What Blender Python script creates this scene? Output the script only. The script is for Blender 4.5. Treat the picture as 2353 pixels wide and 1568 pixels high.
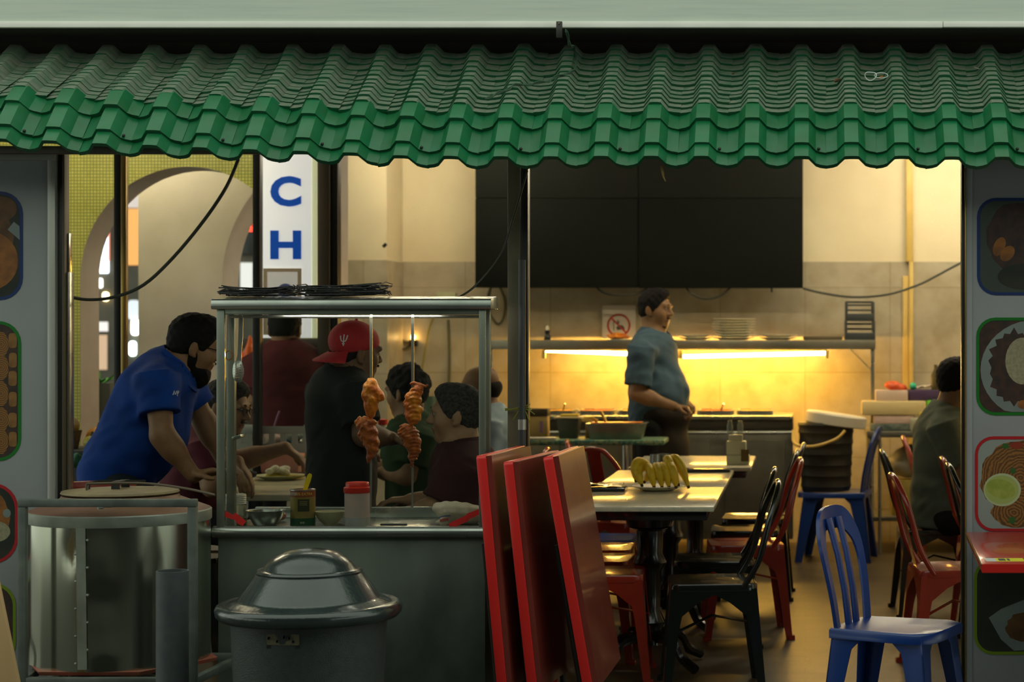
import bpy, bmesh, math, random
import numpy as np
from mathutils import Vector, Matrix, Euler
for o in list(bpy.data.objects): bpy.data.objects.remove(o, do_unlink=True)
scene = bpy.context.scene
col = scene.collection
random.seed(7)
PI = math.pi

# ------------------------------------------------------------------ camera
F = 4400.0            # focal length in pixels of the 2353 px wide frame
PX, PY, CH = 1850.0, 775.0, 1.45   # vanishing point of the street-to-wall direction, horizon row, camera height
def W(px, py, s):     # a pixel and the scale (px per metre) of the thing it touches -> metres
    return Vector(((px - PX) / s, F / s, CH - (py - PY) / s))
def YS(s): return F / s
cam = bpy.data.cameras.new('camera'); camo = bpy.data.objects.new('camera', cam); col.objects.link(camo)
camo.location = (0, 0, CH); camo.rotation_euler = (PI / 2, 0, 0)
cam.sensor_width = 36; cam.lens = F * 36 / 2353
cam.shift_x = -(PX - 1176.5) / 2353; cam.shift_y = (PY - 784) / 2353
cam.dof.use_dof = True; cam.dof.focus_distance = YS(612); cam.dof.aperture_fstop = 3.6
cam.clip_end = 200
scene.camera = camo

# ------------------------------------------------------------------ dusk sky and exposure
world = bpy.data.worlds.new('World'); scene.world = world; world.use_nodes = True
bg = world.node_tree.nodes['Background']
bg.inputs[0].default_value = (0.90, 1.0, 0.86, 1); bg.inputs[1].default_value = 0.42
scene.view_settings.view_transform = 'Standard'; scene.view_settings.look = 'None'
scene.view_settings.exposure = 1.5; scene.view_settings.gamma = 1.0
scene.view_settings.use_curve_mapping = False

def lamp(name, kind, loc, energy, color, size=0.1, size_y=None, rot=(0, 0, 0), parent=None):
    l = bpy.data.lights.new(name, kind); l.energy = energy; l.color = color
    if kind == 'AREA':
        l.shape = 'RECTANGLE' if size_y else 'SQUARE'; l.size = size
        if size_y: l.size_y = size_y
    elif kind == 'POINT': l.shadow_soft_size = size
    o = bpy.data.objects.new(name, l); col.objects.link(o); o.location = loc; o.rotation_euler = rot
    if parent: o.parent = parent
    return o

# ------------------------------------------------------------------ materials
MATS = {}
def mat(name, c, rough=0.5, metal=0.0, c2=None, scale=8.0, bump=0.0, bscale=None, emit=None, estr=0.0, spec=0.5,
        coat=0.0, detail=3.0, lo=0.35, hi=0.65, stretch=None, alpha=None, trans=0.0, rvar=0.0, sheen=0.0):
    if name in MATS: return MATS[name]
    m = bpy.data.materials.new(name); m.use_nodes = True; MATS[name] = m
    nt = m.node_tree; b = nt.nodes['Principled BSDF']
    b.inputs['Base Color'].default_value = (*c, 1); b.inputs['Roughness'].default_value = rough
    b.inputs['Metallic'].default_value = metal; b.inputs['Specular IOR Level'].default_value = spec
    b.inputs['Coat Weight'].default_value = coat; b.inputs['Coat Roughness'].default_value = 0.08
    if sheen: b.inputs['Sheen Weight'].default_value = sheen
    if trans: b.inputs['Transmission Weight'].default_value = trans
    if alpha is not None: b.inputs['Alpha'].default_value = alpha
    if emit: b.inputs['Emission Color'].default_value = (*emit, 1); b.inputs['Emission Strength'].default_value = estr
    need = c2 is not None or bump or rvar
    if need:
        tc = nt.nodes.new('ShaderNodeTexCoord'); mp = nt.nodes.new('ShaderNodeMapping')
        nt.links.new(tc.outputs['Object'], mp.inputs[0])
        if stretch: mp.inputs['Scale'].default_value = stretch
        n = nt.nodes.new('ShaderNodeTexNoise'); n.inputs['Scale'].default_value = scale; n.inputs['Detail'].default_value = detail
        nt.links.new(mp.outputs[0], n.inputs['Vector'])
        if c2 is not None:
            r = nt.nodes.new('ShaderNodeValToRGB'); r.color_ramp.elements[0].position = lo; r.color_ramp.elements[1].position = hi
            r.color_ramp.elements[0].color = (*c, 1); r.color_ramp.elements[1].color = (*c2, 1)
            nt.links.new(n.outputs['Fac'], r.inputs[0]); nt.links.new(r.outputs[0], b.inputs['Base Color'])
        if rvar:
            mr = nt.nodes.new('ShaderNodeMapRange'); mr.inputs[3].default_value = max(0, rough - rvar); mr.inputs[4].default_value = min(1, rough + rvar)
            nt.links.new(n.outputs['Fac'], mr.inputs[0]); nt.links.new(mr.outputs[0], b.inputs['Roughness'])
        if bump:
            n2 = nt.nodes.new('ShaderNodeTexNoise'); n2.inputs['Scale'].default_value = bscale or scale * 3; n2.inputs['Detail'].default_value = 4
            nt.links.new(mp.outputs[0], n2.inputs['Vector'])
            bp = nt.nodes.new('ShaderNodeBump'); bp.inputs['Strength'].default_value = min(bump, 1); bp.inputs['Distance'].default_value = 0.01
            nt.links.new(n2.outputs['Fac'], bp.inputs['Height']); nt.links.new(bp.outputs[0], b.inputs['Normal'])
    return m

def brick_mat(name, c, c2, mortar, w, h, msize=0.06, rough=0.5, plane='XZ', offset=0.0, bump=0.3, dirt=None, mort_smooth=0.1):
    m = bpy.data.materials.new(name); m.use_nodes = True; MATS[name] = m
    nt = m.node_tree; b = nt.nodes['Principled BSDF']; b.inputs['Roughness'].default_value = rough
    tc = nt.nodes.new('ShaderNodeTexCoord'); sp = nt.nodes.new('ShaderNodeSeparateXYZ'); cb = nt.nodes.new('ShaderNodeCombineXYZ')
    nt.links.new(tc.outputs['Object'], sp.inputs[0])
    nt.links.new(sp.outputs[plane[0]], cb.inputs[0]); nt.links.new(sp.outputs[plane[1]], cb.inputs[1])
    br = nt.nodes.new('ShaderNodeTexBrick'); br.offset = offset
    br.inputs['Color1'].default_value = (*c, 1); br.inputs['Color2'].default_value = (*c2, 1); br.inputs['Mortar'].default_value = (*mortar, 1)
    br.inputs['Scale'].default_value = 1.0; br.inputs['Brick Width'].default_value = w; br.inputs['Row Height'].default_value = h
    br.inputs['Mortar Size'].default_value = msize * h; br.inputs['Mortar Smooth'].default_value = mort_smooth
    nt.links.new(cb.outputs[0], br.inputs['Vector'])
    out = br.outputs['Color']
    if dirt:
        n = nt.nodes.new('ShaderNodeTexNoise'); n.inputs['Scale'].default_value = dirt[1]; n.inputs['Detail'].default_value = 5
        nt.links.new(tc.outputs['Object'], n.inputs['Vector'])
        r = nt.nodes.new('ShaderNodeValToRGB'); r.color_ramp.elements[0].position = 0.3; r.color_ramp.elements[1].position = 0.75
        r.color_ramp.elements[0].color = (1, 1, 1, 1); r.color_ramp.elements[1].color = (*dirt[0], 1)
        nt.links.new(n.outputs['Fac'], r.inputs[0])
        mx = nt.nodes.new('ShaderNodeMix'); mx.data_type = 'RGBA'; mx.blend_type = 'MULTIPLY'; mx.inputs[0].default_value = 1
        nt.links.new(out, mx.inputs[6]); nt.links.new(r.outputs[0], mx.inputs[7]); out = mx.outputs[2]
    nt.links.new(out, b.inputs['Base Color'])
    bp = nt.nodes.new('ShaderNodeBump'); bp.inputs['Strength'].default_value = bump; bp.inputs['Distance'].default_value = 0.004; bp.invert = True
    nt.links.new(br.outputs['Fac'], bp.inputs['Height']); nt.links.new(bp.outputs[0], b.inputs['Normal'])
    return m

def glass_mat(name, tint=(0.93, 0.97, 0.94), veil=0.04):
    m = bpy.data.materials.new(name); m.use_nodes = True; MATS[name] = m
    nt = m.node_tree; nt.nodes.clear()
    out = nt.nodes.new('ShaderNodeOutputMaterial'); tr = nt.nodes.new('ShaderNodeBsdfTransparent'); tr.inputs[0].default_value = (*tint, 1)
    gl = nt.nodes.new('ShaderNodeBsdfGlossy'); gl.inputs['Roughness'].default_value = 0.03
    df = nt.nodes.new('ShaderNodeBsdfDiffuse'); df.inputs[0].default_value = (0.6, 0.65, 0.58, 1)
    fr = nt.nodes.new('ShaderNodeFresnel'); fr.inputs[0].default_value = 1.45
    m1 = nt.nodes.new('ShaderNodeMixShader'); m2 = nt.nodes.new('ShaderNodeMixShader')
    n = nt.nodes.new('ShaderNodeTexNoise'); n.inputs['Scale'].default_value = 5; n.inputs['Detail'].default_value = 6
    tc = nt.nodes.new('ShaderNodeTexCoord'); nt.links.new(tc.outputs['Object'], n.inputs['Vector'])
    mr = nt.nodes.new('ShaderNodeMapRange'); mr.inputs[3].default_value = veil * 0.3; mr.inputs[4].default_value = veil * 1.7
    nt.links.new(n.outputs['Fac'], mr.inputs[0]); nt.links.new(mr.outputs[0], m2.inputs[0])
    nt.links.new(fr.outputs[0], m1.inputs[0]); nt.links.new(tr.outputs[0], m1.inputs[1]); nt.links.new(gl.outputs[0], m1.inputs[2])
    nt.links.new(m1.outputs[0], m2.inputs[1]); nt.links.new(df.outputs[0], m2.inputs[2]); nt.links.new(m2.outputs[0], out.inputs[0])
    return m

# ------------------------------------------------------------------ mesh helpers
def V(*a): return Vector(a)
class MB:
    def __init__(self): self.v = []; self.f = []; self.m = []
    def add(self, vs, fs, mi=0):
        b = len(self.v); self.v += [tuple(p) for p in vs]
        for f in fs: self.f.append([i + b for i in f]); self.m.append(mi)
        return self
    def box(self, c, s, rot=None, mi=0, top=1.0):
        x, y, z = s[0] / 2, s[1] / 2, s[2] / 2
        vs = [V(-x, -y, -z), V(x, -y, -z), V(x, y, -z), V(-x, y, -z), V(-x * top, -y * top, z), V(x * top, -y * top, z), V(x * top, y * top, z), V(-x * top, y * top, z)]
        if rot is not None:
            R = rot if isinstance(rot, Matrix) else Euler(rot).to_matrix()
            vs = [R @ p for p in vs]
        return self.add([p + Vector(c) for p in vs], [(3, 2, 1, 0), (4, 5, 6, 7), (0, 1, 5, 4), (1, 2, 6, 5), (2, 3, 7, 6), (3, 0, 4, 7)], mi)
    def bb(self, x0, x1, y0, y1, z0, z1, mi=0): return self.box(((x0 + x1) / 2, (y0 + y1) / 2, (z0 + z1) / 2), (abs(x1 - x0), abs(y1 - y0), abs(z1 - z0)), mi=mi)
    def tube(self, pts, r, n=8, closed=False, cap=True, mi=0, flat=None):
        pts = [Vector(p) for p in pts]; k = len(pts)
        rs = r if isinstance(r, (list, tuple)) else [r] * k
        rings = []; up = None
        for i, p in enumerate(pts):
            if closed: t = pts[(i + 1) % k] - pts[i - 1]
            else: t = pts[min(i + 1, k - 1)] - pts[max(i - 1, 0)]
            t.normalize()
            if up is None:
                up = V(0, 0, 1) if abs(t.z) < 0.9 else V(0, 1, 0)
            a = up - t * up.dot(t)
            if a.length < 1e-5: a = t.orthogonal()
            a.normalize(); bq = t.cross(a); up = a
            rr = rs[i]
            ring = []
            for j in range(n):
                an = 2 * PI * j / n + PI / n
                ring.append(p + a * (math.cos(an) * rr * (flat if flat else 1)) + bq * (math.sin(an) * rr))
            rings.append(ring)
        vs = [q for ring in rings for q in ring]; fs = []
        rng = k if closed else k - 1
        for i in range(rng):
            i2 = (i + 1) % k
            for j in range(n):
                j2 = (j + 1) % n
                fs.append((i * n + j, i * n + j2, i2 * n + j2, i2 * n + j))
        if cap and not closed:
            fs.append(tuple(range(n - 1, -1, -1))); fs.append(tuple((k - 1) * n + j for j in range(n)))
        return self.add(vs, fs, mi)
    def cyl(self, a, b, r0, r1=None, n=16, mi=0): return self.tube([a, b], [r0, r0 if r1 is None else r1], n=n, mi=mi)
    def lathe(self, prof, c=(0, 0, 0), n=32, mi=0, axis=None, sx=1.0, sy=1.0, arc=2 * PI):
        c = Vector(c); vs = []; fs = []; k = len(prof)
        R = Vector(axis).to_track_quat('Z', 'Y').to_matrix() if axis else Matrix.Identity(3)
        for (r, z) in prof:
            for j in range(n):
                an = arc * j / n
                vs.append(c + R @ V(r * math.cos(an) * sx, r * math.sin(an) * sy, z))
        for i in range(k - 1):
            for j in range(n):
                j2 = (j + 1) % n
                fs.append((i * n + j, i * n + j2, (i + 1) * n + j2, (i + 1) * n + j))
        if prof[0][0] > 1e-6: fs.append(tuple(range(n - 1, -1, -1)))
        if prof[-1][0] > 1e-6: fs.append(tuple((k - 1) * n + j for j in range(n)))
        return self.add(vs, fs, mi)
    def prism(self, poly, fn, w0, w1, mi=0):
        n = len(poly)
        vs = [fn(u, v, w0) for u, v in poly] + [fn(u, v, w1) for u, v in poly]
        fs = [tuple(range(n - 1, -1, -1)), tuple(range(n, 2 * n))] + [(i, (i + 1) % n, n + (i + 1) % n, n + i) for i in range(n)]
        return self.add(vs, fs, mi)
    def ring(self, outer, inner, fn, w0, w1, mi=0):
        n = len(outer)
        vs = [fn(u, v, w0) for u, v in outer] + [fn(u, v, w0) for u, v in inner] + [fn(u, v, w1) for u, v in outer] + [fn(u, v, w1) for u, v in inner]
        fs = []
        for i in range(n):
            j = (i + 1) % n
            fs += [(i, j, n + j, n + i), (2 * n + i, 3 * n + i, 3 * n + j, 2 * n + j), (i, 2 * n + i, 2 * n + j, j), (n + i, n + j, 3 * n + j, 3 * n + i)]
        return self.add(vs, fs, mi)
    def ribbon(self, pts, widths, wdir, th, mi=0):
        # a strip along pts, its width along wdir (vector or list), thickness th
        pts = [Vector(p) for p in pts]; k = len(pts); vs = []; fs = []
        ws = widths if isinstance(widths, (list, tuple)) else [widths] * k
        for i, p in enumerate(pts):
            t = (pts[min(i + 1, k - 1)] - pts[max(i - 1, 0)]).normalized()
            wd = Vector(wdir[i]) if isinstance(wdir, list) else Vector(wdir)
            wd = (wd - t * wd.dot(t)).normalized(); nn = t.cross(wd)
            a = wd * ws[i] / 2; b = nn * th / 2
            vs += [p - a - b, p + a - b, p + a + b, p - a + b]
        for i in range(k - 1):
            for j in range(4):
                fs.append((i * 4 + j, i * 4 + (j + 1) % 4, i * 4 + 4 + (j + 1) % 4, i * 4 + 4 + j))
        fs.append((3, 2, 1, 0)); e = (k - 1) * 4; fs.append((e, e + 1, e + 2, e + 3))
        return self.add(vs, fs, mi)
    def sph(self, c, r, n=12, mi=0, sc=(1, 1, 1), rot=None):
        prof = [(r * math.sin(PI * i / n), -r * math.cos(PI * i / n)) for i in range(n + 1)]
        q = MB().lathe(prof, n=n * 2)
        R = Euler(rot).to_matrix() if rot else Matrix.Identity(3)
        return self.add([R @ V(p[0] * sc[0], p[1] * sc[1], p[2] * sc[2]) + Vector(c) for p in q.v], q.f, mi)
    def build(self, name, mats, parent=None, world=False, bevel=0.0, smooth=True, angle=38, loc=None, seg=2, rot=None):
        me = bpy.data.meshes.new(name)
        off = Vector((0, 0, 0))
        if parent is not None and world: off = off + root_loc(parent)
        if loc is not None: off = off + Vector(loc)
        vs = [(p[0] - off[0], p[1] - off[1], p[2] - off[2]) for p in self.v] if (world or loc is None and False) or (loc is not None and world) else self.v
        me.from_pydata(vs, [], self.f)
        if not isinstance(mats, (list, tuple)): mats = [mats]
        for m in mats: me.materials.append(m)
        if len(mats) > 1: me.polygons.foreach_set('material_index', self.m)
        bm = bmesh.new(); bm.from_mesh(me)
        bmesh.ops.remove_doubles(bm, verts=bm.verts, dist=1e-6)
        bmesh.ops.recalc_face_normals(bm, faces=bm.faces)
        if bevel:
            es = [e for e in bm.edges if len(e.link_faces) == 2 and e.calc_face_angle(0) > math.radians(30)]
            bmesh.ops.bevel(bm, geom=es, offset=bevel, segments=seg, profile=0.5, affect='EDGES', clamp_overlap=True)
        bm.to_mesh(me); bm.free()
        if smooth:
            me.shade_smooth(); me.set_sharp_from_angle(angle=math.radians(angle))
        o = bpy.data.objects.new(name, me); col.objects.link(o)
        if parent is not None: o.parent = parent
        if loc is not None: o.location = loc
        if rot is not None: o.rotation_euler = rot
        return o
def root_loc(o):
    p = Vector((0, 0, 0))
    while o is not None: p = p + o.location; o = o.parent
    return p
def tag(o, label=None, cat=None, group=None, kind=None):
    if label: o['label'] = label
    if cat: o['category'] = cat
    if group: o['group'] = group
    if kind: o['kind'] = kind
    return o
def thing(name, label, cat, loc=(0, 0, 0), rz=0, group=None, kind=None):
    o = bpy.data.objects.new(name, None); col.objects.link(o); o.location = loc; o.rotation_euler = (0, 0, rz)
    o.empty_display_size = 0.05
    return tag(o, label, cat, group, kind)
def copy_tree(o, parent=None):
    c = o.copy(); col.objects.link(c); c.parent = parent
    for ch in [q for q in bpy.data.objects if q.parent == o]:
        copy_tree(ch, c)
    return c
def one(mb, name, mats, label, cat, org, group=None, kind=None, **kw):
    # a thing that is one mesh, given in world coordinates, its origin at org
    o = mb.build(name, mats, world=True, loc=org, **kw)
    return tag(o, label, cat, group, kind)
def struct(mb, name, mats, label=None, cat=None, org=(0, 0, 0), **kw):
    o = mb.build(name, mats, world=True, loc=org, **kw)
    tag(o, label or name.replace('_', ' '), cat or 'wall', kind='structure')
    return o
def text_mesh(s, size, bold=0.0, depth=0.002, xs=1.0):
    cu = bpy.data.curves.new('text', 'FONT'); cu.body = s; cu.size = size; cu.offset = bold; cu.extrude = depth; cu.align_x = 'CENTER'; cu.align_y = 'CENTER'
    cu.resolution_u = 4
    o = bpy.data.objects.new('text', cu); col.objects.link(o)
    bpy.context.view_layer.update()
    me = bpy.data.meshes.new_from_object(o.evaluated_get(bpy.context.evaluated_depsgraph_get()))
    bpy.data.objects.remove(o, do_unlink=True); bpy.data.curves.remove(cu)
    for v in me.vertices: v.co.x *= xs
    return me
def rrect(x0, x1, y0, y1, r, n=6):
    pts = []
    for cx, cy, a0 in ((x1 - r, y1 - r, 0), (x0 + r, y1 - r, PI / 2), (x0 + r, y0 + r, PI), (x1 - r, y0 + r, 1.5 * PI)):
        for i in range(n + 1):
            a = a0 + PI / 2 * i / n; pts.append((cx + r * math.cos(a), cy + r * math.sin(a)))
    return pts
def bez(pts, n=24):
    # Catmull-Rom through points
    P = [Vector(p) for p in pts]; out = []
    for i in range(len(P) - 1):
        p0 = P[max(i - 1, 0)]; p1 = P[i]; p2 = P[i + 1]; p3 = P[min(i + 2, len(P) - 1)]
        m = max(2, n // (len(P) - 1))
        for j in range(m):
            t = j / m
            out.append(0.5 * ((2 * p1) + (p2 - p0) * t + (2 * p0 - 5 * p1 + 4 * p2 - p3) * t * t + (3 * p1 - p0 - 3 * p2 + p3) * t ** 3))
    out.append(P[-1]); return out

# signed-distance modelling for soft bodies
def sdf_mesh(prims, h, cuts=(), pad=0.03, noise=None):
    lo = np.full(3, 1e9); hi = np.full(3, -1e9); bbs = []
    for p in prims:
        t = p[0]
        if t in ('c', 'cc', 'xc'):
            a, b, ra, rb = np.array(p[1]), np.array(p[2]), p[3], p[4]; r = max(ra, rb)
            l = np.minimum(a, b) - r; u = np.maximum(a, b) + r
        else:
            c, r = np.array(p[1]), max(p[2]); l = c - r; u = c + r
        bbs.append((l, u))
        if t[0] != 'x': lo = np.minimum(lo, l); hi = np.maximum(hi, u)
    lo -= pad; hi += pad
    n = np.ceil((hi - lo) / h).astype(int) + 1
    f = np.full(n, 0.2, dtype=np.float32)
    ax = [lo[i] + h * np.arange(n[i]) for i in range(3)]
    for p, (l, u) in zip(prims, bbs):
        k = p[-1]; m = k + 3 * h + 0.01
        i0 = np.maximum(((l - m - lo) / h).astype(int), 0); i1 = np.minimum(((u + m - lo) / h).astype(int) + 2, n)
        if (i1 <= i0).any(): continue
        X = ax[0][i0[0]:i1[0]][:, None, None]; Yy = ax[1][i0[1]:i1[1]][None, :, None]; Z = ax[2][i0[2]:i1[2]][None, None, :]
        t = p[0]
        if t in ('c', 'cc', 'xc'):
            a, b, ra, rb = np.array(p[1]), np.array(p[2]), p[3], p[4]
            ab = b - a; L2 = max(float(ab @ ab), 1e-9)
            tt = ((X - a[0]) * ab[0] + (Yy - a[1]) * ab[1] + (Z - a[2]) * ab[2]) / L2
            tc = np.clip(tt, 0, 1)
            d = np.sqrt((X - a[0] - tc * ab[0]) ** 2 + (Yy - a[1] - tc * ab[1]) ** 2 + (Z - a[2] - tc * ab[2]) ** 2) - (ra + (rb - ra) * tc)
            if t == 'cc':
                L = math.sqrt(L2); d = np.maximum(d, np.maximum(tt - 1, -tt) * L)
        else:
            c, r, R = np.array(p[1]), np.array(p[2]), p[3]
            dx, dy, dz = X - c[0], Yy - c[1], Z - c[2]
            if R is not None:
                q = [R[0, i] * dx + R[1, i] * dy + R[2, i] * dz for i in range(3)]
            else: q = [dx + 0 * dy + 0 * dz, dy + 0 * dx + 0 * dz, dz + 0 * dx + 0 * dy]
            if t in ('b',):
                qq = [np.abs(q[i]) - r[i] for i in range(3)]
                d = np.sqrt(sum(np.maximum(v, 0) ** 2 for v in qq)) + np.minimum(np.maximum(np.maximum(qq[0], qq[1]), qq[2]), 0)
            else:
                k0 = np.sqrt(sum((q[i] / r[i]) ** 2 for i in range(3))); k1 = np.sqrt(sum((q[i] / r[i] ** 2) ** 2 for i in range(3)))
                d = k0 * (k0 - 1) / np.maximum(k1, 1e-6)
        s = (slice(i0[0], i1[0]), slice(i0[1], i1[1]), slice(i0[2], i1[2]))
        cur = f[s]; d = d.astype(np.float32)
        if t[0] == 'x':
            d = -d; hh = np.maximum(k - np.abs(cur - d), 0) / max(k, 1e-6); f[s] = np.maximum(cur, d) + hh * hh * k * 0.25
        else:
            hh = np.maximum(k - np.abs(cur - d), 0) / max(k, 1e-6); f[s] = np.minimum(cur, d) - hh * hh * k * 0.25
    X = ax[0][:, None, None]; Yy = ax[1][None, :, None]; Z = ax[2][None, None, :]
    if noise is not None: f += noise(X, Yy, Z).astype(np.float32)
    for c in cuts:
        pt, nr = np.array(c[0]), np.array(c[1]); nr = nr / np.linalg.norm(nr)
        d = (X - pt[0]) * nr[0] + (Yy - pt[1]) * nr[1] + (Z - pt[2]) * nr[2]
        if len(c) > 2:
            rr = np.sqrt((X - pt[0]) ** 2 + (Yy - pt[1]) ** 2 + (Z - pt[2]) ** 2) - c[2]
            d = np.minimum(d, -rr)
        f = np.maximum(f, d.astype(np.float32))
    ins = f < 0
    cnt = np.zeros(tuple(n - 1), dtype=np.int8)
    cs = [(i, j, k) for i in (0, 1) for j in (0, 1) for k in (0, 1)]
    for (i, j, k) in cs: cnt += ins[i:n[0] - 1 + i, j:n[1] - 1 + j, k:n[2] - 1 + k]
    act = (cnt > 0) & (cnt < 8)
    idx = np.argwhere(act); ids = np.full(act.shape, -1, dtype=np.int64); ids[act] = np.arange(len(idx))
    cv = {c: f[idx[:, 0] + c[0], idx[:, 1] + c[1], idx[:, 2] + c[2]] for c in cs}
    acc = np.zeros((len(idx), 3)); nn = np.zeros(len(idx))
    for c in cs:
        for a in range(3):
            if c[a] == 0:
                c2 = list(c); c2[a] = 1; c2 = tuple(c2)
                va, vb = cv[c], cv[c2]; cr = (va < 0) != (vb < 0)
                t = np.where(cr, va / np.where(cr, va - vb, 1), 0)
                pt = np.tile(np.array(c, dtype=float), (len(idx), 1)); pt[:, a] += t
                acc += pt * cr[:, None]; nn += cr
    verts = lo + h * (idx + acc / np.maximum(nn, 1)[:, None])
    quads = []
    for a in range(3):
        b, c = (a + 1) % 3, (a + 2) % 3
        s0 = [slice(None)] * 3; s1 = [slice(None)] * 3; s0[a] = slice(0, n[a] - 1); s1[a] = slice(1, n[a])
        A, B = ins[tuple(s0)], ins[tuple(s1)]
        e = np.argwhere(A != B); 
        e = e[(e[:, b] > 0) & (e[:, c] > 0) & (e[:, b] < n[b] - 1) & (e[:, c] < n[c] - 1)]
        fl = A[e[:, 0], e[:, 1], e[:, 2]]
        def g(db, dc):
            q = e.copy(); q[:, b] += db; q[:, c] += dc; return ids[q[:, 0], q[:, 1], q[:, 2]]
        q = np.stack([g(-1, -1), g(0, -1), g(0, 0), g(-1, 0)], 1)
        q[~fl] = q[~fl][:, ::-1]; quads.append(q)
    return verts, np.concatenate(quads)
def np_mesh(name, verts, quads, mats, mi=None):
    me = bpy.data.meshes.new(name)
    me.vertices.add(len(verts)); me.vertices.foreach_set('co', verts.astype(np.float32).ravel())
    me.loops.add(quads.size); me.loops.foreach_set('vertex_index', quads.astype(np.int32).ravel())
    me.polygons.add(len(quads)); me.polygons.foreach_set('loop_start', np.arange(0, quads.size, 4, dtype=np.int32))
    for m in (mats if isinstance(mats, (list, tuple)) else [mats]): me.materials.append(m)
    if mi is not None: me.polygons.foreach_set('material_index', mi.astype(np.int32))
    me.update(calc_edges=True); me.validate(); me.shade_smooth()
    return me
def sdf_obj(name, prims, h, mats, org, parent=None, regions=None, cuts=(), noise=None):
    v, q = sdf_mesh(prims, h, cuts=cuts, noise=noise)
    mi = None
    if regions:
        c = v[q].mean(1); mi = np.zeros(len(q), dtype=np.int32)
        for (p, r, m) in regions: mi[np.linalg.norm((c - np.array(p)) / np.array(r), axis=1) < 1] = m
    me = np_mesh(name, v - np.array(org), q, mats, mi)
    o = bpy.data.objects.new(name, me); col.objects.link(o)
    if parent is not None: o.parent = parent
    else: o.location = org
    return o
# ================================================================== STRUCTURE
M_floor = brick_mat('floor_planks', (0.098, 0.070, 0.032), (0.078, 0.055, 0.026), (0.06, 0.04, 0.02), 1.1, 0.14, 0.02, 0.38, 'XY', 0.4, 0.15, ((0.5, 0.5, 0.45), 6))
M_asph = mat('asphalt', (0.045, 0.05, 0.045), 0.9, c2=(0.07, 0.07, 0.065), scale=30, bump=0.4, bscale=120)
M_cream = mat('cream_plaster', (0.74, 0.66, 0.45), 0.85, c2=(0.67, 0.58, 0.38), scale=1.6, bump=0.12, bscale=60, detail=6)
M_dado = brick_mat('dado_tile', (0.47, 0.42, 0.31), (0.44, 0.39, 0.28), (0.38, 0.33, 0.22), 0.6, 0.6, 0.008, 0.45, 'XZ', 0.0, 0.08, ((0.75, 0.7, 0.6), 7))
M_mos = brick_mat('mosaic', (0.56, 0.52, 0.10), (0.64, 0.60, 0.16), (0.26, 0.28, 0.06), 0.0185, 0.0185, 0.16, 0.3, 'XZ', 0.0, 0.5, ((0.8, 0.82, 0.7), 4))
M_plast = mat('pier_plaster', (0.47, 0.45, 0.43), 0.9, c2=(0.41, 0.385, 0.36), scale=3, bump=0.1, bscale=50, detail=7)
M_fascia = mat('fascia_paint', (0.52, 0.57, 0.49), 0.6, c2=(0.46, 0.52, 0.45), scale=3, bump=0.06, bscale=200, stretch=(1, 1, 30), detail=6)
M_trimw = mat('fascia_trim', (0.82, 0.80, 0.74), 0.5, c2=(0.74, 0.72, 0.66), scale=5)
M_soff = mat('soffit_shade_brown', (0.03, 0.024, 0.014), 0.9, c2=(0.02, 0.018, 0.012), scale=5)  # dark brown puts the shade below the fascia into the colour
M_ceil = mat('ceiling_board', (0.6, 0.58, 0.5), 0.9)
M_black = mat('black_steel', (0.012, 0.012, 0.011), 0.4, c2=(0.02, 0.019, 0.015), scale=9)
M_brownpost = mat('brown_post_paint', (0.075, 0.052, 0.026), 0.55, c2=(0.045, 0.034, 0.018), scale=6, stretch=(1, 1, 0.15), bump=0.2)
M_gold = mat('brass_strip', (0.5, 0.33, 0.1), 0.3, 0.8, c2=(0.25, 0.17, 0.06), scale=8, stretch=(1, 1, .2))
M_alu = mat('aluminium_frame', (0.5, 0.5, 0.46), 0.4, 0.55, c2=(0.38, 0.38, 0.33), scale=7, stretch=(1, 1, .3))
M_postgrey = mat('weathered_post', (0.19, 0.17, 0.11), 0.55, 0.2, c2=(0.10, 0.085, 0.05), scale=5, stretch=(1, 1, 0.25), bump=0.25, detail=6)

YF = 7.0
struct(MB().bb(-9, 6, -4, YF, -0.06, 0.0), 'floor_pavement', M_asph, 'dark asphalt pavement in front of the eatery', 'ground', smooth=False)
struct(MB().bb(-14, 12, -9.3, -9.0, 0, 3.3).bb(-14, 12, -9, -4, -.06, 0), 'wall_sky_blocker', M_asph, 'dark building front opposite, added unseen to block low sky light', 'wall', smooth=False)  # added behind the camera to cut the frontal sky light
struct(MB().bb(-16, 14, -9.3, 3.0, 2.95, 3.3), 'ceiling_sky_blocker', M_asph, 'unseen dark roof added over the camera side to block sky light', 'roof', smooth=False)  # unseen roof, added to darken the things at street level
struct(MB().bb(-9, 6, YF, 24, -0.06, 0.0), 'floor', M_floor, 'brown plank floor of the eatery', 'floor', smooth=False)
SW = 325; YB = YS(SW)
struct(MB().bb((800 - PX) / SW, 2.7, YB, YB + 0.12, 0, 3.0), 'wall_back', M_cream, 'cream plastered back wall above the counter', 'wall', smooth=False)
zd = W(0, 602, SW).z
struct(MB().bb((888 - PX) / SW, 2.7, YB - 0.012, YB, 0, zd), 'trim_1', M_dado, 'grey beige tiled dado on the back wall', 'wall tiles', smooth=False)
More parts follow.
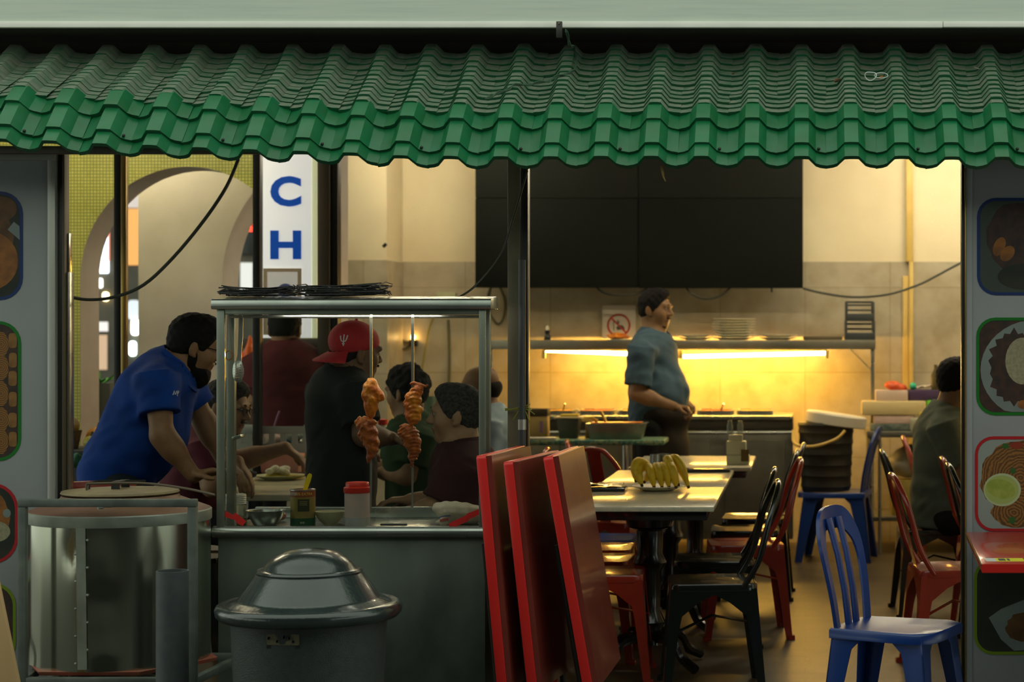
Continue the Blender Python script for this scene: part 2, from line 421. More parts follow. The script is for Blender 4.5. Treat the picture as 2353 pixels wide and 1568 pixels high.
# pilaster left of the black panels
sc = 338
pil = MB(); xa, xb = (773 - PX) / sc, (888 - PX) / sc
pil.bb(xa, xb, YS(sc), YB, 0, 3.0)
struct(pil, 'wall_pilaster', M_cream, 'cream pilaster standing out beside the dark door frame', 'wall', smooth=False)
struct(MB().bb(xa - .005, xb + .008, YS(sc) - .012, YB - .012, 0, W(0, 598, sc).z), 'trim_2', M_dado, 'grey beige tiles round the foot of the pilaster', 'wall tiles', smooth=False)
struct(MB().bb(2.7, 2.8, YF + .3, YB + .12, 0, 3.0), 'wall_right', M_cream, 'cream side wall of the eatery', 'wall', smooth=False)
struct(MB().bb(-9, 2.8, 8.0, YB + .12, 2.95, 3.05), 'ceiling', M_ceil, 'plain ceiling over the eatery', 'ceiling', smooth=False)
# ochre pipe chase on the back wall
M_ochre = mat('ochre_conduit', (0.66, 0.47, 0.13), 0.5, c2=(0.58, 0.4, 0.1), scale=6)
xp = (2088 - PX) / SW
struct(MB().bb(xp - .022, xp + .028, YB - .055, YB - .012, zd, 2.95).bb(xp + .0, xp + .03, YB - .05, YB - .012, .6, zd).bb(xp - .045, xp, YB - .03, YB - .012, .6, zd - .1),
       'trim_3', M_ochre, 'ochre conduit casing running up the back wall', 'conduit', bevel=.004)

# arched mosaic wall on the left
def arch_wall(name, s, xl, xr, cx, spring_y, rx, ztop, th, mats, label, ry=None, n=32):
    Y0 = YS(s); Y1 = Y0 + th
    X = lambda p: (p - PX) / s
    zs = CH - (spring_y - PY) / s; R = rx / s; RY = (ry or rx) / s; C = X(cx); x0, x1 = X(xl), X(xr)
    mb = MB()
    pts = [(C - R * math.cos(PI * i / n), zs + RY * math.sin(PI * i / n)) for i in range(n + 1)]
    def quad(a, b, c, d, mi=0): mb.add([a, b, c, d], [(0, 1, 2, 3)], mi)
    for Y, fl in ((Y0, 0), (Y1, 1)):
        quad(V(x0, Y, 0), V(C - R, Y, 0), V(C - R, Y, zs), V(x0, Y, zs)); quad(V(C + R, Y, 0), V(x1, Y, 0), V(x1, Y, zs), V(C + R, Y, zs))
        quad(V(x0, Y, zs), V(C - R, Y, zs), V(C - R, Y, ztop), V(x0, Y, ztop)); quad(V(C + R, Y, zs), V(x1, Y, zs), V(x1, Y, ztop), V(C + R, Y, ztop))
        for (a, b) in zip(pts[:-1], pts[1:]): quad(V(a[0], Y, a[1]), V(b[0], Y, b[1]), V(b[0], Y, ztop), V(a[0], Y, ztop))
    for (a, b) in zip(pts[:-1], pts[1:]): quad(V(a[0], Y0, a[1]), V(a[0], Y1, a[1]), V(b[0], Y1, b[1]), V(b[0], Y0, b[1]), 1)
    quad(V(C - R, Y0, 0), V(C - R, Y1, 0), V(C - R, Y1, zs), V(C - R, Y0, zs), 1); quad(V(C + R, Y0, 0), V(C + R, Y1, 0), V(C + R, Y1, zs), V(C + R, Y0, zs), 1)
    quad(V(x0, Y0, 0), V(x0, Y1, 0), V(x0, Y1, ztop), V(x0, Y0, ztop), 1); quad(V(x1, Y0, 0), V(x1, Y1, 0), V(x1, Y1, ztop), V(x1, Y0, ztop), 1)
    quad(V(x0, Y0, ztop), V(x1, Y0, ztop), V(x1, Y1, ztop), V(x0, Y1, ztop), 1)
    return struct(mb, name, mats, label, 'wall')
arch_wall('wall_left', 400, -420, 772, 432, 640, 247, 2.95, 0.29, [M_mos, M_plast], 'yellow green mosaic wall with a round arch', ry=257)
ar = MB(); sa = 368; RA = 335 / sa; zsp = W(0, 650, sa).z
poly = [(Xp, z) for (Xp, z) in [((318 - PX) / sa, 0), ((510 - PX) / sa, 0), ((510 - PX) / sa, zsp)] + [((845 - PX) / sa - RA * math.cos(a), zsp + RA * math.sin(a)) for a in [1.25 * i / 18 for i in range(1, 19)]] + [((845 - PX) / sa - RA * math.cos(1.25), 2.95), ((318 - PX) / sa, 2.95)]]
ar.prism(poly, lambda u, v, w: V(u, w, v), YS(sa), YS(sa) + .35)
struct(ar, 'wall_arcade', M_plast, 'grey plaster pier and springing arch behind the mosaic arch', 'wall', angle=30)

# posts
def post(name, px0, px1, s, mats, z0, z1, depth, label, cat='post', mi=0, **kw):
    mb = MB().bb((px0 - PX) / s, (px1 - PX) / s, YS(s), YS(s) + depth, z0, z1)
    return struct(mb, name, mats, label, cat, bevel=.004, **kw)
post('trim_post_1', 261, 276, 470, M_black, 0, 2.95, .06, 'black upright of the shopfront behind the blue shirt')
post('trim_post_2', 277, 290, 470, M_gold, 0, 2.95, .03, 'worn brass strip beside the black upright')
post('trim_post_3', 580, 597, 440, M_black, 0, 2.95, .06, 'black upright on the left of the lettered sign')
post('trim_post_4', 729, 757, 425, M_brownpost, 0, 2.95, .08, 'brown timber upright on the right of the lettered sign')
post('trim_post_5', 758, 776, 424, M_black, 0, 2.95, .08, 'black upright between brown timber and pilaster')
mp_ = thing('awning_post', 'weathered brown steel post holding the awning between stall and dining area', 'post', W(1190, 0, 588).xy.to_3d(), kind='structure')
MB().bb((1166 - PX) / 588, (1196 - PX) / 588, YS(588), YS(588) + .07, 0, 2.40).build('post_shaft', M_postgrey, mp_, world=True, bevel=.004)
MB().bb((1197 - PX) / 588, (1213 - PX) / 588, YS(588) + .0, YS(588) + .06, 0, 2.40).build('black_channel', M_black, mp_, world=True, bevel=.003)
M_conduit = mat('grey_conduit', (0.045, 0.05, 0.052), 0.5)
p0 = W(1201, 0, 590)
MB().cyl((p0.x, p0.y - .016, .95), (p0.x, p0.y - .016, 1.75), .014, n=12).build('conduit', M_conduit, mp_, world=True)
MB().cyl((p0.x, p0.y - .016, .6), (p0.x, p0.y - .016, 1.12), .0085, n=10).build('blue_hose', mat('blue_hose', (0.08, 0.17, 0.33), 0.4), mp_, world=True)
MB().cyl((p0.x, p0.y - .016, 1.09), (p0.x, p0.y - .016, 1.13), .016, n=12).build('hose_coupling', M_alu, mp_, world=True)
# green twine round the post
tw = MB(); zt = W(0, 943, 588).z
for k in range(2):
    x0, x1, yb0, yb1 = (1163 - PX) / 588, (1215 - PX) / 588, YS(588) - .02, YS(588) + .075
    tw.tube([(x0, yb0, zt + k * .006), (x1, yb0 - .014, zt + .012 - k * .01), (x1, yb1, zt), (x0, yb1, zt)], .0028, 6, closed=True)
for k in range(7):
    a = k * .9; q = V(p0.x + .005, yb0 - .018, zt + .005)
    tw.tube([q, q + V(.02 * math.cos(a), -.012, .018 * math.sin(a)), q + V(.045 * math.cos(a), -.008, .05 * math.sin(a) - .02)], .0022, 5)
tag(one(tw, 'twine', mat('green_twine', (0.2, 0.22, 0.02), 0.7), 'yellow green twine knotted round the awning post', 'twine', (p0.x, p0.y, zt)), kind=None)

# fascia above the awning
sf = 610; zb = W(0, 64, sf).z; zt2 = W(0, 50, sf).z
struct(MB().bb(-6, 5, YS(sf), YS(sf) + .012, zt2, zt2 + .9), 'wall_fascia', M_fascia, 'pale grey green fascia board above the awning', 'fascia', smooth=False)
tr = MB(); tr.bb(-6, (2166 - PX) / sf, YS(sf) - .012, YS(sf) + .012, zb, zt2); tr.bb((2167 - PX) / sf, 5, YS(sf) - .012, YS(sf) + .012, zb + .0012, zt2)
struct(tr, 'trim_fascia', M_trimw, 'off white metal strip along the bottom of the fascia', 'trim', bevel=.002)
struct(MB().bb(-6, 5, YS(sf) + .012, 8.6, zb + .001, zb + .05), 'ceiling_soffit', M_soff, 'soffit under the fascia, its shade put into the dark colour', 'soffit', smooth=False)
struct(MB().bb(-6, 5, 7.56, 7.66, 2.33, zb), 'wall_header', M_soff, 'header wall at the top of the awning, its shade put into the dark colour', 'wall', smooth=False)
struct(MB().bb(-6, 5, 8.0, 8.12, zb, 3.0), 'wall_upper', M_ceil, 'inner wall above the header', 'wall', smooth=False)
br = MB(); bp_ = W(1287, 70, 612)
br.bb(bp_.x - .011, bp_.x + .011, YS(612) - .03, YS(612) - .014, W(0, 89, 612).z, W(0, 52, 612).z)
br.cyl((bp_.x, YS(612) - .034, W(0, 57, 612).z), (bp_.x, YS(612) - .03, W(0, 57, 612).z), .004, n=10, mi=1)
one(br, 'bracket_clip', [M_black, M_gold], 'small black clip screwed to the pale fascia strip', 'clip', bp_, bevel=.001)
# ================================================================== TILED AWNING
def tile_mat(name, c, c2, dust, dmix, rough):
    m = bpy.data.materials.new(name); m.use_nodes = True; nt = m.node_tree; b = nt.nodes['Principled BSDF']
    b.inputs['Roughness'].default_value = rough
    tc = nt.nodes.new('ShaderNodeTexCoord'); oi = nt.nodes.new('ShaderNodeObjectInfo')
    ad = nt.nodes.new('ShaderNodeVectorMath'); ad.operation = 'ADD'
    sc = nt.nodes.new('ShaderNodeVectorMath'); sc.operation = 'SCALE'; sc.inputs['Scale'].default_value = 3.7
    nt.links.new(oi.outputs['Location'], sc.inputs[0]); nt.links.new(tc.outputs['Object'], ad.inputs[0]); nt.links.new(sc.outputs[0], ad.inputs[1])
    n = nt.nodes.new('ShaderNodeTexNoise'); n.inputs['Scale'].default_value = 9; n.inputs['Detail'].default_value = 6
    nt.links.new(ad.outputs[0], n.inputs['Vector'])
    r = nt.nodes.new('ShaderNodeValToRGB'); r.color_ramp.elements[0].position = .35; r.color_ramp.elements[1].position = .65
    r.color_ramp.elements[0].color = (*c, 1); r.color_ramp.elements[1].color = (*c2, 1); nt.links.new(n.outputs['Fac'], r.inputs[0])
    n2 = nt.nodes.new('ShaderNodeTexNoise'); n2.inputs['Scale'].default_value = 26; n2.inputs['Detail'].default_value = 8
    nt.links.new(ad.outputs[0], n2.inputs['Vector'])
    mr = nt.nodes.new('ShaderNodeMapRange'); mr.inputs[1].default_value = .3; mr.inputs[2].default_value = .7
    mr.inputs[3].default_value = dmix[0]; mr.inputs[4].default_value = dmix[1]; nt.links.new(n2.outputs['Fac'], mr.inputs[0])
    mx = nt.nodes.new('ShaderNodeMix'); mx.data_type = 'RGBA'; nt.links.new(mr.outputs[0], mx.inputs[0])
    nt.links.new(r.outputs[0], mx.inputs[6]); mx.inputs[7].default_value = (*dust, 1); nt.links.new(mx.outputs[2], b.inputs['Base Color'])
    bp = nt.nodes.new('ShaderNodeBump'); bp.inputs['Strength'].default_value = .25; bp.inputs['Distance'].default_value = .004
    n3 = nt.nodes.new('ShaderNodeTexNoise'); n3.inputs['Scale'].default_value = 14; nt.links.new(ad.outputs[0], n3.inputs['Vector'])
    nt.links.new(n3.outputs['Fac'], bp.inputs['Height']); nt.links.new(bp.outputs[0], b.inputs['Normal'])
    return m
M_t0 = tile_mat('tile_clean', (0.0015, 0.115, 0.032), (0.003, 0.145, 0.05), (0.06, 0.13, 0.08), (0.0, 0.22), .34)
M_t1 = tile_mat('tile_dusty', (0.012, 0.12, 0.05), (0.03, 0.14, 0.07), (0.215, 0.22, 0.17), (0.3, 0.9), .55)
M_lip = tile_mat('tile_lip', (0.003, 0.10, 0.035), (0.006, 0.125, 0.05), (0.06, 0.10, 0.07), (0.0, 0.2), .35)
SE = 640.0
PITCH = 114.6 / SE
def tile_mesh(name, L, lip, H, mats, sag):
    # across: ridge in the middle third, curved pan either side; local x across, y up the slope, z out of it
    p = PITCH; us = []
    flat, side = (.025, .026) if L > .06 or H > .038 else (.020, .026)
    prof = []
    xs = [-p / 2 * 1.02, -p * .37, -flat - side, -flat - side * .55, -flat, -flat * .35, flat * .35, flat, flat + side * .55, flat + side, p * .37, p / 2 * 1.02]
    for x in xs:
        ax = abs(x)
        if ax <= flat: z = H + (.0015 if ax < flat * .5 else 0)
        elif ax < flat + side: z = H * (1 - (ax - flat) / side) ** 1.0
        else:
            t = (ax - flat - side) / (p / 2 - flat - side); z = -sag * math.sin(t * PI / 2)
        prof.append((x, z))
    n = len(prof); vs = []; fs = []; mi = []
    rows = [(0, lip, 0), (.12 * L, lip * .92, 0), (L * 1.0, .001, 0), (L * 1.25, -.010, 0)]
    for (y, z, _) in rows:
        for (x, pz) in prof: vs.append((x, y, pz + z))
    for (x, pz) in prof: vs.append((x, .001, pz - .007))      # lip underside
    for (x, pz) in prof: vs.append((x, .02 * 1, pz - .007))
    for i in range(n - 1):
        for k in range(3): fs.append((k * n + i, k * n + i + 1, (k + 1) * n + i + 1, (k + 1) * n + i)); mi.append(0)
        fs.append((4 * n + i, 4 * n + i + 1, i + 1, i)); mi.append(1)
        fs.append((5 * n + i, 5 * n + i + 1, 4 * n + i + 1, 4 * n + i)); mi.append(1)
    me = bpy.data.meshes.new(name); me.from_pydata(vs, [], fs)
    for m in mats: me.materials.append(m)
    me.polygons.foreach_set('material_index', mi); me.shade_smooth(); me.set_sharp_from_angle(angle=math.radians(28))
    return me
# the slope in section: (picture row of the lower edge, scale there)
rows_px = [381, 350, 296, 260, 248.5, 238, 227.5, 218, 208, 197.5, 186.5, 175.5, 163.5, 149.5, 135.5, 121]
rows_s = [SE * q for q in (1, .995, .985, .977)] + [SE * (.977 - .052 * (k / 12.0)) for k in range(1, 13)]
sect = [Vector((0, YS(s), CH - (y - PY) / s)) for y, s in zip(rows_px, rows_s)]
roof = thing('awning_roof', 'green stepped tile awning roof running the whole width of the eatery', 'awning', (0, YS(SE), sect[0].z))
kmin, kmax = -18, 5
tiles_mesh = {}
stuff = MB()
X0 = (1842 - PX) / SE
rnd = random.Random(3)
def lift(X):
    t = max(0.0, (-1.25 - X) / 1.65); return .066 * min(1.1, t) ** 1.2
for r in range(15):
    a, b = sect[r], sect[r + 1]
    Ls = (b - a).length; ang = math.atan2(b.z - a.z, b.y - a.y)
    key = 0 if r < 3 else 1
    if r < 3: me = tiles_mesh.get(r) or tile_mesh('roof_tile', Ls, .013, .040, [M_t0, M_lip], .014)
    else: me = tiles_mesh.get(3) or tile_mesh('roof_tile', .0405, .0085, .036, [M_t1, M_lip], .006)
    tiles_mesh[r if r < 3 else 3] = me
    for k in range(kmin - 3, kmax + 9):
        X = X0 + k * PITCH
        w = 1.0 if r < 3 else max(0.0, 1 - (r - 2) / 12.0)
        dz = lift(X) * w
        dn = rnd.uniform(-.002, .002)
        loc = Vector((X, a.y, a.z + dz + dn)); rot = Euler((ang + (0 if r >= 3 else rnd.uniform(-.02, .02)), rnd.uniform(-.008, .008), 0))
        if r < 3 and lift(X) > 0: rot = Euler((rot.x, -math.atan2(lift(X - .1) - lift(X + .1), -.2) if False else rot.y + .03 * w, 0))
        sy = Ls / .0405 if r >= 3 else 1.0
        if r < 12 and kmin <= k <= kmax:
            if True:
                o = bpy.data.objects.new('roof_tile', me); col.objects.link(o); o.parent = roof
                o.location = loc - roof.location; o.rotation_euler = rot; o.scale = (1, sy, 1); continue
        R = rot.to_matrix()
        vs = [R @ V(v.co.x, v.co.y * sy, v.co.z) + loc for v in me.vertices]
        for mm in (0, 1): stuff.add(vs, [tuple(p.vertices) for p in me.polygons if p.material_index == mm], (2 if mm else (0 if r < 3 else 1)))
so = stuff.build('roof_tile_rest', [M_t0, M_t1, M_lip], roof, world=True, angle=28); so['kind'] = 'stuff'
# end strip closing the eave, and the timber it is nailed to
MB().bb(-3.7, 2.3, YS(628), YS(628) + .04, 2.122, 2.15).build('eave_batten', M_brownpost, roof, world=True, bevel=.004)
for xx in [-3.2 + .62 * i for i in range(9)]:
    mb = MB(); mb.ribbon([sect[3] + V(xx, 0, -.06), sect[15] + V(xx, 0.05, -.05)], .05, (1, 0, 0), .04)
    mb.build('rafter', M_brownpost, roof, world=True, smooth=False)
# fixing screws on the lowest tiles
sm = MB().sph((0, 0, 0), .006, 5)
s0 = None
for k in range(kmin, kmax + 1, 2):
    p = sect[1] + V(X0 + k * PITCH + .062, -.004, .012 + lift(X0 + k * PITCH))
    if s0 is None: s0 = sm.build('screw', M_black, roof); o = s0
    else: o = s0.copy(); col.objects.link(o)
    o.location = p - roof.location
# rope and litter on the tiles
def on_roof(px, py):   # a pixel on the tiles -> a point just over them
    for i in range(15):
        if rows_px[i] >= py >= rows_px[i + 1]:
            t = (rows_px[i] - py) / (rows_px[i] - rows_px[i + 1]); s = rows_s[i] + (rows_s[i + 1] - rows_s[i]) * t
            return W(px, py, s)
    return W(px, py, SE * .925)
M_rope = mat('green_rope', (0.03, 0.075, 0.04), .8)
pts = [W(1300, 72, 628), W(1312, 105, 615)] + [on_roof(x, y) + V(0, -.03, .035) for x, y in ((1322, 135), (1326, 170), (1318, 188), (1290, 197), (1262, 210), (1225, 217), (1185, 221), (1155, 236), (1120, 250))]
ro = MB(); bz = bez(pts, 60); ro.tube(bz, .0035, 6)
ro.tube([p + V(.006 * math.sin(i * .9), -.004, .005 * math.cos(i * .8)) for i, p in enumerate(bz)], .0028, 6)
one(ro, 'rope', M_rope, 'thin green rope trailing from the fascia clip across the tiles', 'rope', bz[-1])
c = on_roof(2000, 197) + V(0, -.02, .03); hb = MB()
hb.tube([c + V(.022 * math.cos(t) * (1 if i % 1 == 0 else 1), -.01 + .006 * math.sin(2 * t), .016 * math.sin(t) + .006 * abs(math.cos(t))) for i, t in enumerate([2 * PI * j / 14 for j in range(14)])], .0018, 5, closed=True)
hb.tube([c + V(.04 + .026 * math.cos(t), .0, .006 + .010 * math.sin(t)) for t in [2 * PI * j / 12 for j in range(12)]], .0016, 5, closed=True)
one(hb, 'plastic_strap', mat('white_strap', (.6, .65, .62), .5), 'looped white plastic strap lying on the awning tiles', 'strap', c)
def litter(name, px, py, size, m, label, lift_=.022):
    c = on_roof(px, py) + V(0, -.014, lift_); mb = MB(); r = random.Random(px)
    mb.sph((0, 0, 0), 1, 5, sc=(size[0], size[1], size[2])); 
    vs = [(v[0] * (1 + r.uniform(-.3, .3)), v[1], v[2] * (1 + r.uniform(-.3, .3))) for v in mb.v]; mb.v = vs
    o = mb.build(name, m, loc=c, rot=(0, r.uniform(-.4, .4), r.uniform(-1, 1))); tag(o, label, 'litter')
M_leaf = mat('dry_leaf', (.16, .07, .02), .8, c2=(.08, .05, .02), scale=40)
litter('cigarette_box_scrap', 2023, 192, (.012, .006, .004), mat('orange_scrap', (.5, .2, .03), .6), 'scrap of orange wrapper beside the white strap on the tiles')
litter('dry_leaf', 1923, 199, (.014, .008, .006), M_leaf, 'curled brown leaf caught against a tile ridge')
litter('dry_leaf', 1685, 183, (.008, .005, .004), M_leaf, 'tiny rust brown leaf on the upper tiles')
litter('pale_chip', 2245, 172, (.016, .006, .003), mat('pale_scrap', (.3, .28, .22), .8), 'pale scrap of paper near the top of the tiles')
# raffia strip hanging under the eave
rf = MB(); a = W(1519, 380, 636); rf.ribbon([a, a + V(.004, 0, -.02), a + V(.008, .004, -.04), a + V(.016, .004, -.058)], [.007, .008, .006, .003], (1, .2, 0), .001)
rf.ribbon([a + V(.004, 0.004, 0), a + V(.009, .004, -.03), a + V(.010, .008, -.05)], [.004, .004, .002], (1, .3, 0), .001)
one(rf, 'raffia_strip', mat('raffia', (.25, .17, .05), .8), 'strip of dry raffia hanging from the eave', 'raffia', a, smooth=False)
# ================================================================== FOOD STALL AND STREET-SIDE THINGS
def steel_mat(name, c, c2, rough, scale=4, stretch=(1, 1, 1), bump=.1, metal=.85):
    return mat(name, c, rough, metal, c2=c2, scale=scale, stretch=stretch, bump=bump, bscale=scale * 2, detail=6, rvar=.12)
M_ss = steel_mat('stainless', (.42, .44, .40), (.30, .33, .29), .28, 5, (1, 1, .4))
M_ssdark = steel_mat('stainless_dull_panel', (.20, .235, .195), (.07, .09, .07), .45, 2.6, (1, 1, .6), .25, .45)
M_sspost = steel_mat('stainless_post', (.27, .29, .24), (.15, .17, .13), .4, 6, (1, 1, .3), .1, .7)
M_glass = glass_mat('stall_glass', (.97, .985, .97), .003)
M_wire = mat('sooty_wire', (.01, .009, .008), .6)
S = 620; YST = YS(S)
X = lambda px, s=S: (px - PX) / s
xl, xr = X(497), X(1113)
ZC = .7336
stall = thing('food_stall', 'stainless steel food stall with a glass front and hanging skewers', 'food stall', (X(800), YST + .25, 0))
B = lambda mb, n, m, **k: mb.build(n, m, stall, world=True, **k)
B(MB().bb(xl, xr, YST + .02, YST + .05, .10, ZC - .02), 'front_panel', M_ssdark, bevel=.003)
B(MB().bb(xl, xl + .02, YST + .05, YST + .5, .10, ZC - .02), 'side_panel', M_ssdark, bevel=.003)
B(MB().bb(xr - .02, xr, YST + .05, YST + .5, .10, ZC - .02), 'side_panel', M_ssdark, bevel=.003)
B(MB().bb(xl - .004, xr, YST + .02, YST + .52, ZC - .02, ZC), 'counter_top', M_ss, bevel=.003)
B(MB().bb(xl, xr, YST + .50, YST + .52, ZC, ZC + .042), 'back_ledge', M_ss, bevel=.003)
zl = W(0, 1225, S + 2).z
lp = MB(); npts = 12
sec = [(YST + .012 + .024 * math.cos(a), zl + .021 * math.sin(a)) for a in [PI / 2 + PI * i / npts for i in range(npts + 1)]] + [(YST + .03, zl - .021), (YST + .03, zl + .021)]
lp.prism(sec, lambda u, v, w: V(w, u, v), X(488), X(1112)); B(lp, 'counter_lip', M_ss)
for sx in (xl + .03, xr - .06):
    for sy in (YST + .06, YST + .46): B(MB().cyl((sx, sy, 0), (sx, sy, .10), .018, n=12), 'foot', M_sspost)
# glazed upper frame
zt0, zt1 = W(0, 711, S).z, W(0, 687, S).z
DP = .135
for (a, b, yy) in ((497, 515, 0), (1100, 1115, 0)): B(MB().bb(X(a), X(b), YST + yy, YST + yy + .022, ZC - .01, zt0), 'front_post', M_sspost, bevel=.003)
for (a, b) in ((500, 519), (1096, 1115)): B(MB().bb(X(a), X(b), YST + DP - .03, YST + DP, ZC, zt0), 'rear_post', M_sspost, bevel=.003)
B(MB().bb(X(515), X(1100), YST + .004, YST + .024, W(0, 723, S).z, zt0), 'top_rail', M_sspost, bevel=.002)
cap = MB(); n = 8
sec = [(YST - .012, zt0), (YST - .018, zt0 + .012), (YST - .014, zt1 - .006), (YST - .006, zt1), (YST + DP + .01, zt1 + .012), (YST + DP + .01, zt0)]
cap.prism(sec, lambda u, v, w: V(w, u, v), X(487), X(1130)); B(cap, 'canopy', M_ss, bevel=.003)
hr = MB(); zr = W(0, 728, S - 8).z; hr.cyl((X(515), YST + .07, zr), (X(1102), YST + .07, zr), .0062, n=14); B(hr, 'hanging_rail', mat('bright_rail', (.8, .8, .76), .25, .9))
B(MB().bb(X(515), X(1100), YST + .010, YST + .014, ZC + .004, W(0, 722, S).z), 'glass_pane', M_glass, smooth=False)
for (a, yy) in ((1100, 1),): B(MB().bb(X(a) - .001, X(a) + .002, YST + .022, YST + DP - .03, ZC + .004, zt0 - .01), 'side_glass', M_glass, smooth=False)
B(MB().box((X(530), YST + DP - .04, W(0, 1003, 608).z), (.034, .05, .012), rot=(0, -.3, 0)), 'hinge_clip', M_ss, bevel=.002)
# the stall's own tube lamp tucked under the canopy
M_tubew = mat('stall_tube_glow', (1, 1, .95), .5, emit=(1, .96, .80), estr=9)
B(MB().cyl((X(640), YST + .045, zt0 - .004), (X(1000), YST + .045, zt0 - .004), .008, n=10), 'lamp_tube', M_tubew)

# sooty wire racks lying on the canopy
def rack(cx, cy, w, d, z, n, label, seed):
    r = random.Random(seed); mb = MB()
    for L in range(n):
        zz = z + .004 + L * .008; tl = r.uniform(-.02, .03); ro = r.uniform(-.12, .12)
        def q(u, v): 
            return V(cx + u * math.cos(ro) - v * math.sin(ro) + r.uniform(-.003, .003), cy + u * math.sin(ro) + v * math.cos(ro), max(zz + u * tl + .012 * (u / w * 2) ** 2 * r.uniform(-.5, 1) , z + .003) + .0 + r.uniform(0, .004))
        for i in range(9):
            u = -w / 2 + w * i / 8; mb.tube([q(u, -d / 2), q(u, 0), q(u, d / 2)], .0022, 5)
        for i in range(5):
            v = -d / 2 + d * i / 4; mb.tube([q(-w / 2 + w * j / 6, v) for j in range(7)], .0024, 5)
    one(mb, 'wire_rack', M_wire, label, 'wire rack', (cx, cy, z))
ztop = zt1 + .014
rack(X(606, 610), YST + .075, .27, .15, ztop - .004, 4, 'flat pile of sooty wire grill racks on the canopy nearer the lettered sign', 1)
rack(X(800, 610), YST + .07, .31, .16, ztop - .004, 5, 'tall tangled pile of sooty wire grill racks in the middle of the canopy', 2)

# ---- things on the stall counter
Yc = lambda s: YS(s)
def at(px, s): return V((px - PX) / s, YS(s), ZC + .0005)
M_redpl = mat('red_plastic', (.72, .03, .012), .38)
M_frost = mat('frosted_plastic', (.80, .66, .60), .45, c2=(.74, .62, .58), scale=30, trans=.25)
M_salt = mat('frosted_plastic_full', (.46, .50, .50), .5, c2=(.55, .56, .55), scale=50)
p = at(821, 606); jar = thing('plastic_jar', 'frosted plastic jar with a red screw lid on the stall counter', 'jar', p)
MB().lathe([(.0, .0), (.045, .0), (.047, .004), (.0472, .034)], n=32).build('jar_base_fill', M_salt, jar)
MB().lathe([(.0472, .034), (.0475, .126), (.044, .130)], n=32).build('jar_body', M_frost, jar)
MB().lathe([(.0495, .126), (.0505, .128), (.0505, .146), (.044, .149), (.0435, .163), (.041, .166), (.0, .166)], n=32).build('lid', M_redpl, jar)
# tin with a spoon
p = at(696, 606); tin = thing('food_tin', 'gold printed tin with a red OFFER 10% EXTRA band on the stall counter', 'tin', p)
M_tin = mat('tin_gold', (.30, .235, .055), .35, .35, c2=(.38, .30, .09), scale=9)
R = .0465
MB().lathe([(R, 0), (R, .032)], n=40).build('green_band', mat('tin_green', (.01, .10, .035), .4), tin)
MB().lathe([(R, .032), (R, .112)], n=40).build('tin_body', M_tin, tin)
MB().lathe([(R, .112), (R, .135)], n=40).build('red_band', mat('tin_red', (.30, .06, .02), .45), tin)
MB().lathe([(R - .002, .118), (R - .002, .137), (R + .0015, .139), (R + .0018, .136), (R, .134)], n=40).build('rim', M_ss, tin)
MB().lathe([(0, .118), (R - .003, .118)], n=32).build('spice_fill', mat('spice_powder', (.5, .22, .03), .9), tin)
MB().lathe([(0, 0.0), (R, 0.0)], n=40).build('tin_bottom', M_tin, tin)
def curved_text(s, size, z, a0, parent, m, name, bold=0, xs=1.0, rr=R):
    me = text_mesh(s, size, bold, .0002, xs)
    for v in me.vertices:
        a = a0 + v.co.x / rr; d = rr + .0006 + v.co.z; v.co = V(d * math.sin(a), -d * math.cos(a), z + v.co.y)
    me.materials.append(m); o = bpy.data.objects.new(name, me); col.objects.link(o); o.parent = parent
    return o
M_w = mat('print_white', (.62, .58, .5), .6); M_y = mat('print_gold', (.75, .45, .08), .5)
curved_text('OFFER', .0155, .1235, -.62, tin, M_w, 'lettering', .0003, .92); curved_text('10% EXTRA', .0150, .1235, .32, tin, M_y, 'lettering', .0003, .92)
def curved_patch(a0, a1, z0, z1, parent, m, name, rr=R + .0005):
    n = 8; vs = [(rr * math.sin(a0 + (a1 - a0) * i / n), -rr * math.cos(a0 + (a1 - a0) * i / n), z) for z in (z0, z1) for i in range(n + 1)]
    mb = MB().add(vs, [(i, i + 1, n + 2 + i, n + 1 + i) for i in range(n)]); return mb.build(name, m, parent)
curved_patch(-.16, .78, .058, .104, tin, mat('tin_darkgreen', (.03, .04, .015), .4), 'dark_label')
curved_patch(-1.2, -.75, .056, .062, tin, mat('tin_green', (.01, .10, .035), .4), 'green_script')
for k in range(3): curved_patch(.0, .6, .094 - k * .006, .0962 - k * .006, tin, mat('print_gold_dim', (.30, .25, .09), .5), 'small_print', R + .001)
curved_patch(-1.25, -1.05, .036, .052, tin, M_w, 'barcode_patch')
for da in (.12, .30):
    MB().lathe([(0, 0), (.0042, 0)], n=12, c=((R + .0012) * math.sin(da), -(R + .0012) * math.cos(da), .016), axis=(math.sin(da), -math.cos(da), 0)).build('round_mark', M_w, tin)
o = MB(); q = at(700, 604); a = V(-.002, .0, .115); b = V(.026, -.004, .198)
o.ribbon([a, a.lerp(b, .35), a.lerp(b, .7), a.lerp(b, .93), b], [.014, .016, .019, .016, .008], (1, 0, 0), .003)
tag(o.build('plastic_spoon', mat('yellow_plastic', (.85, .70, .01), .4), loc=at(698, 606)), 'bright yellow plastic spoon standing in the gold tin', 'spoon')
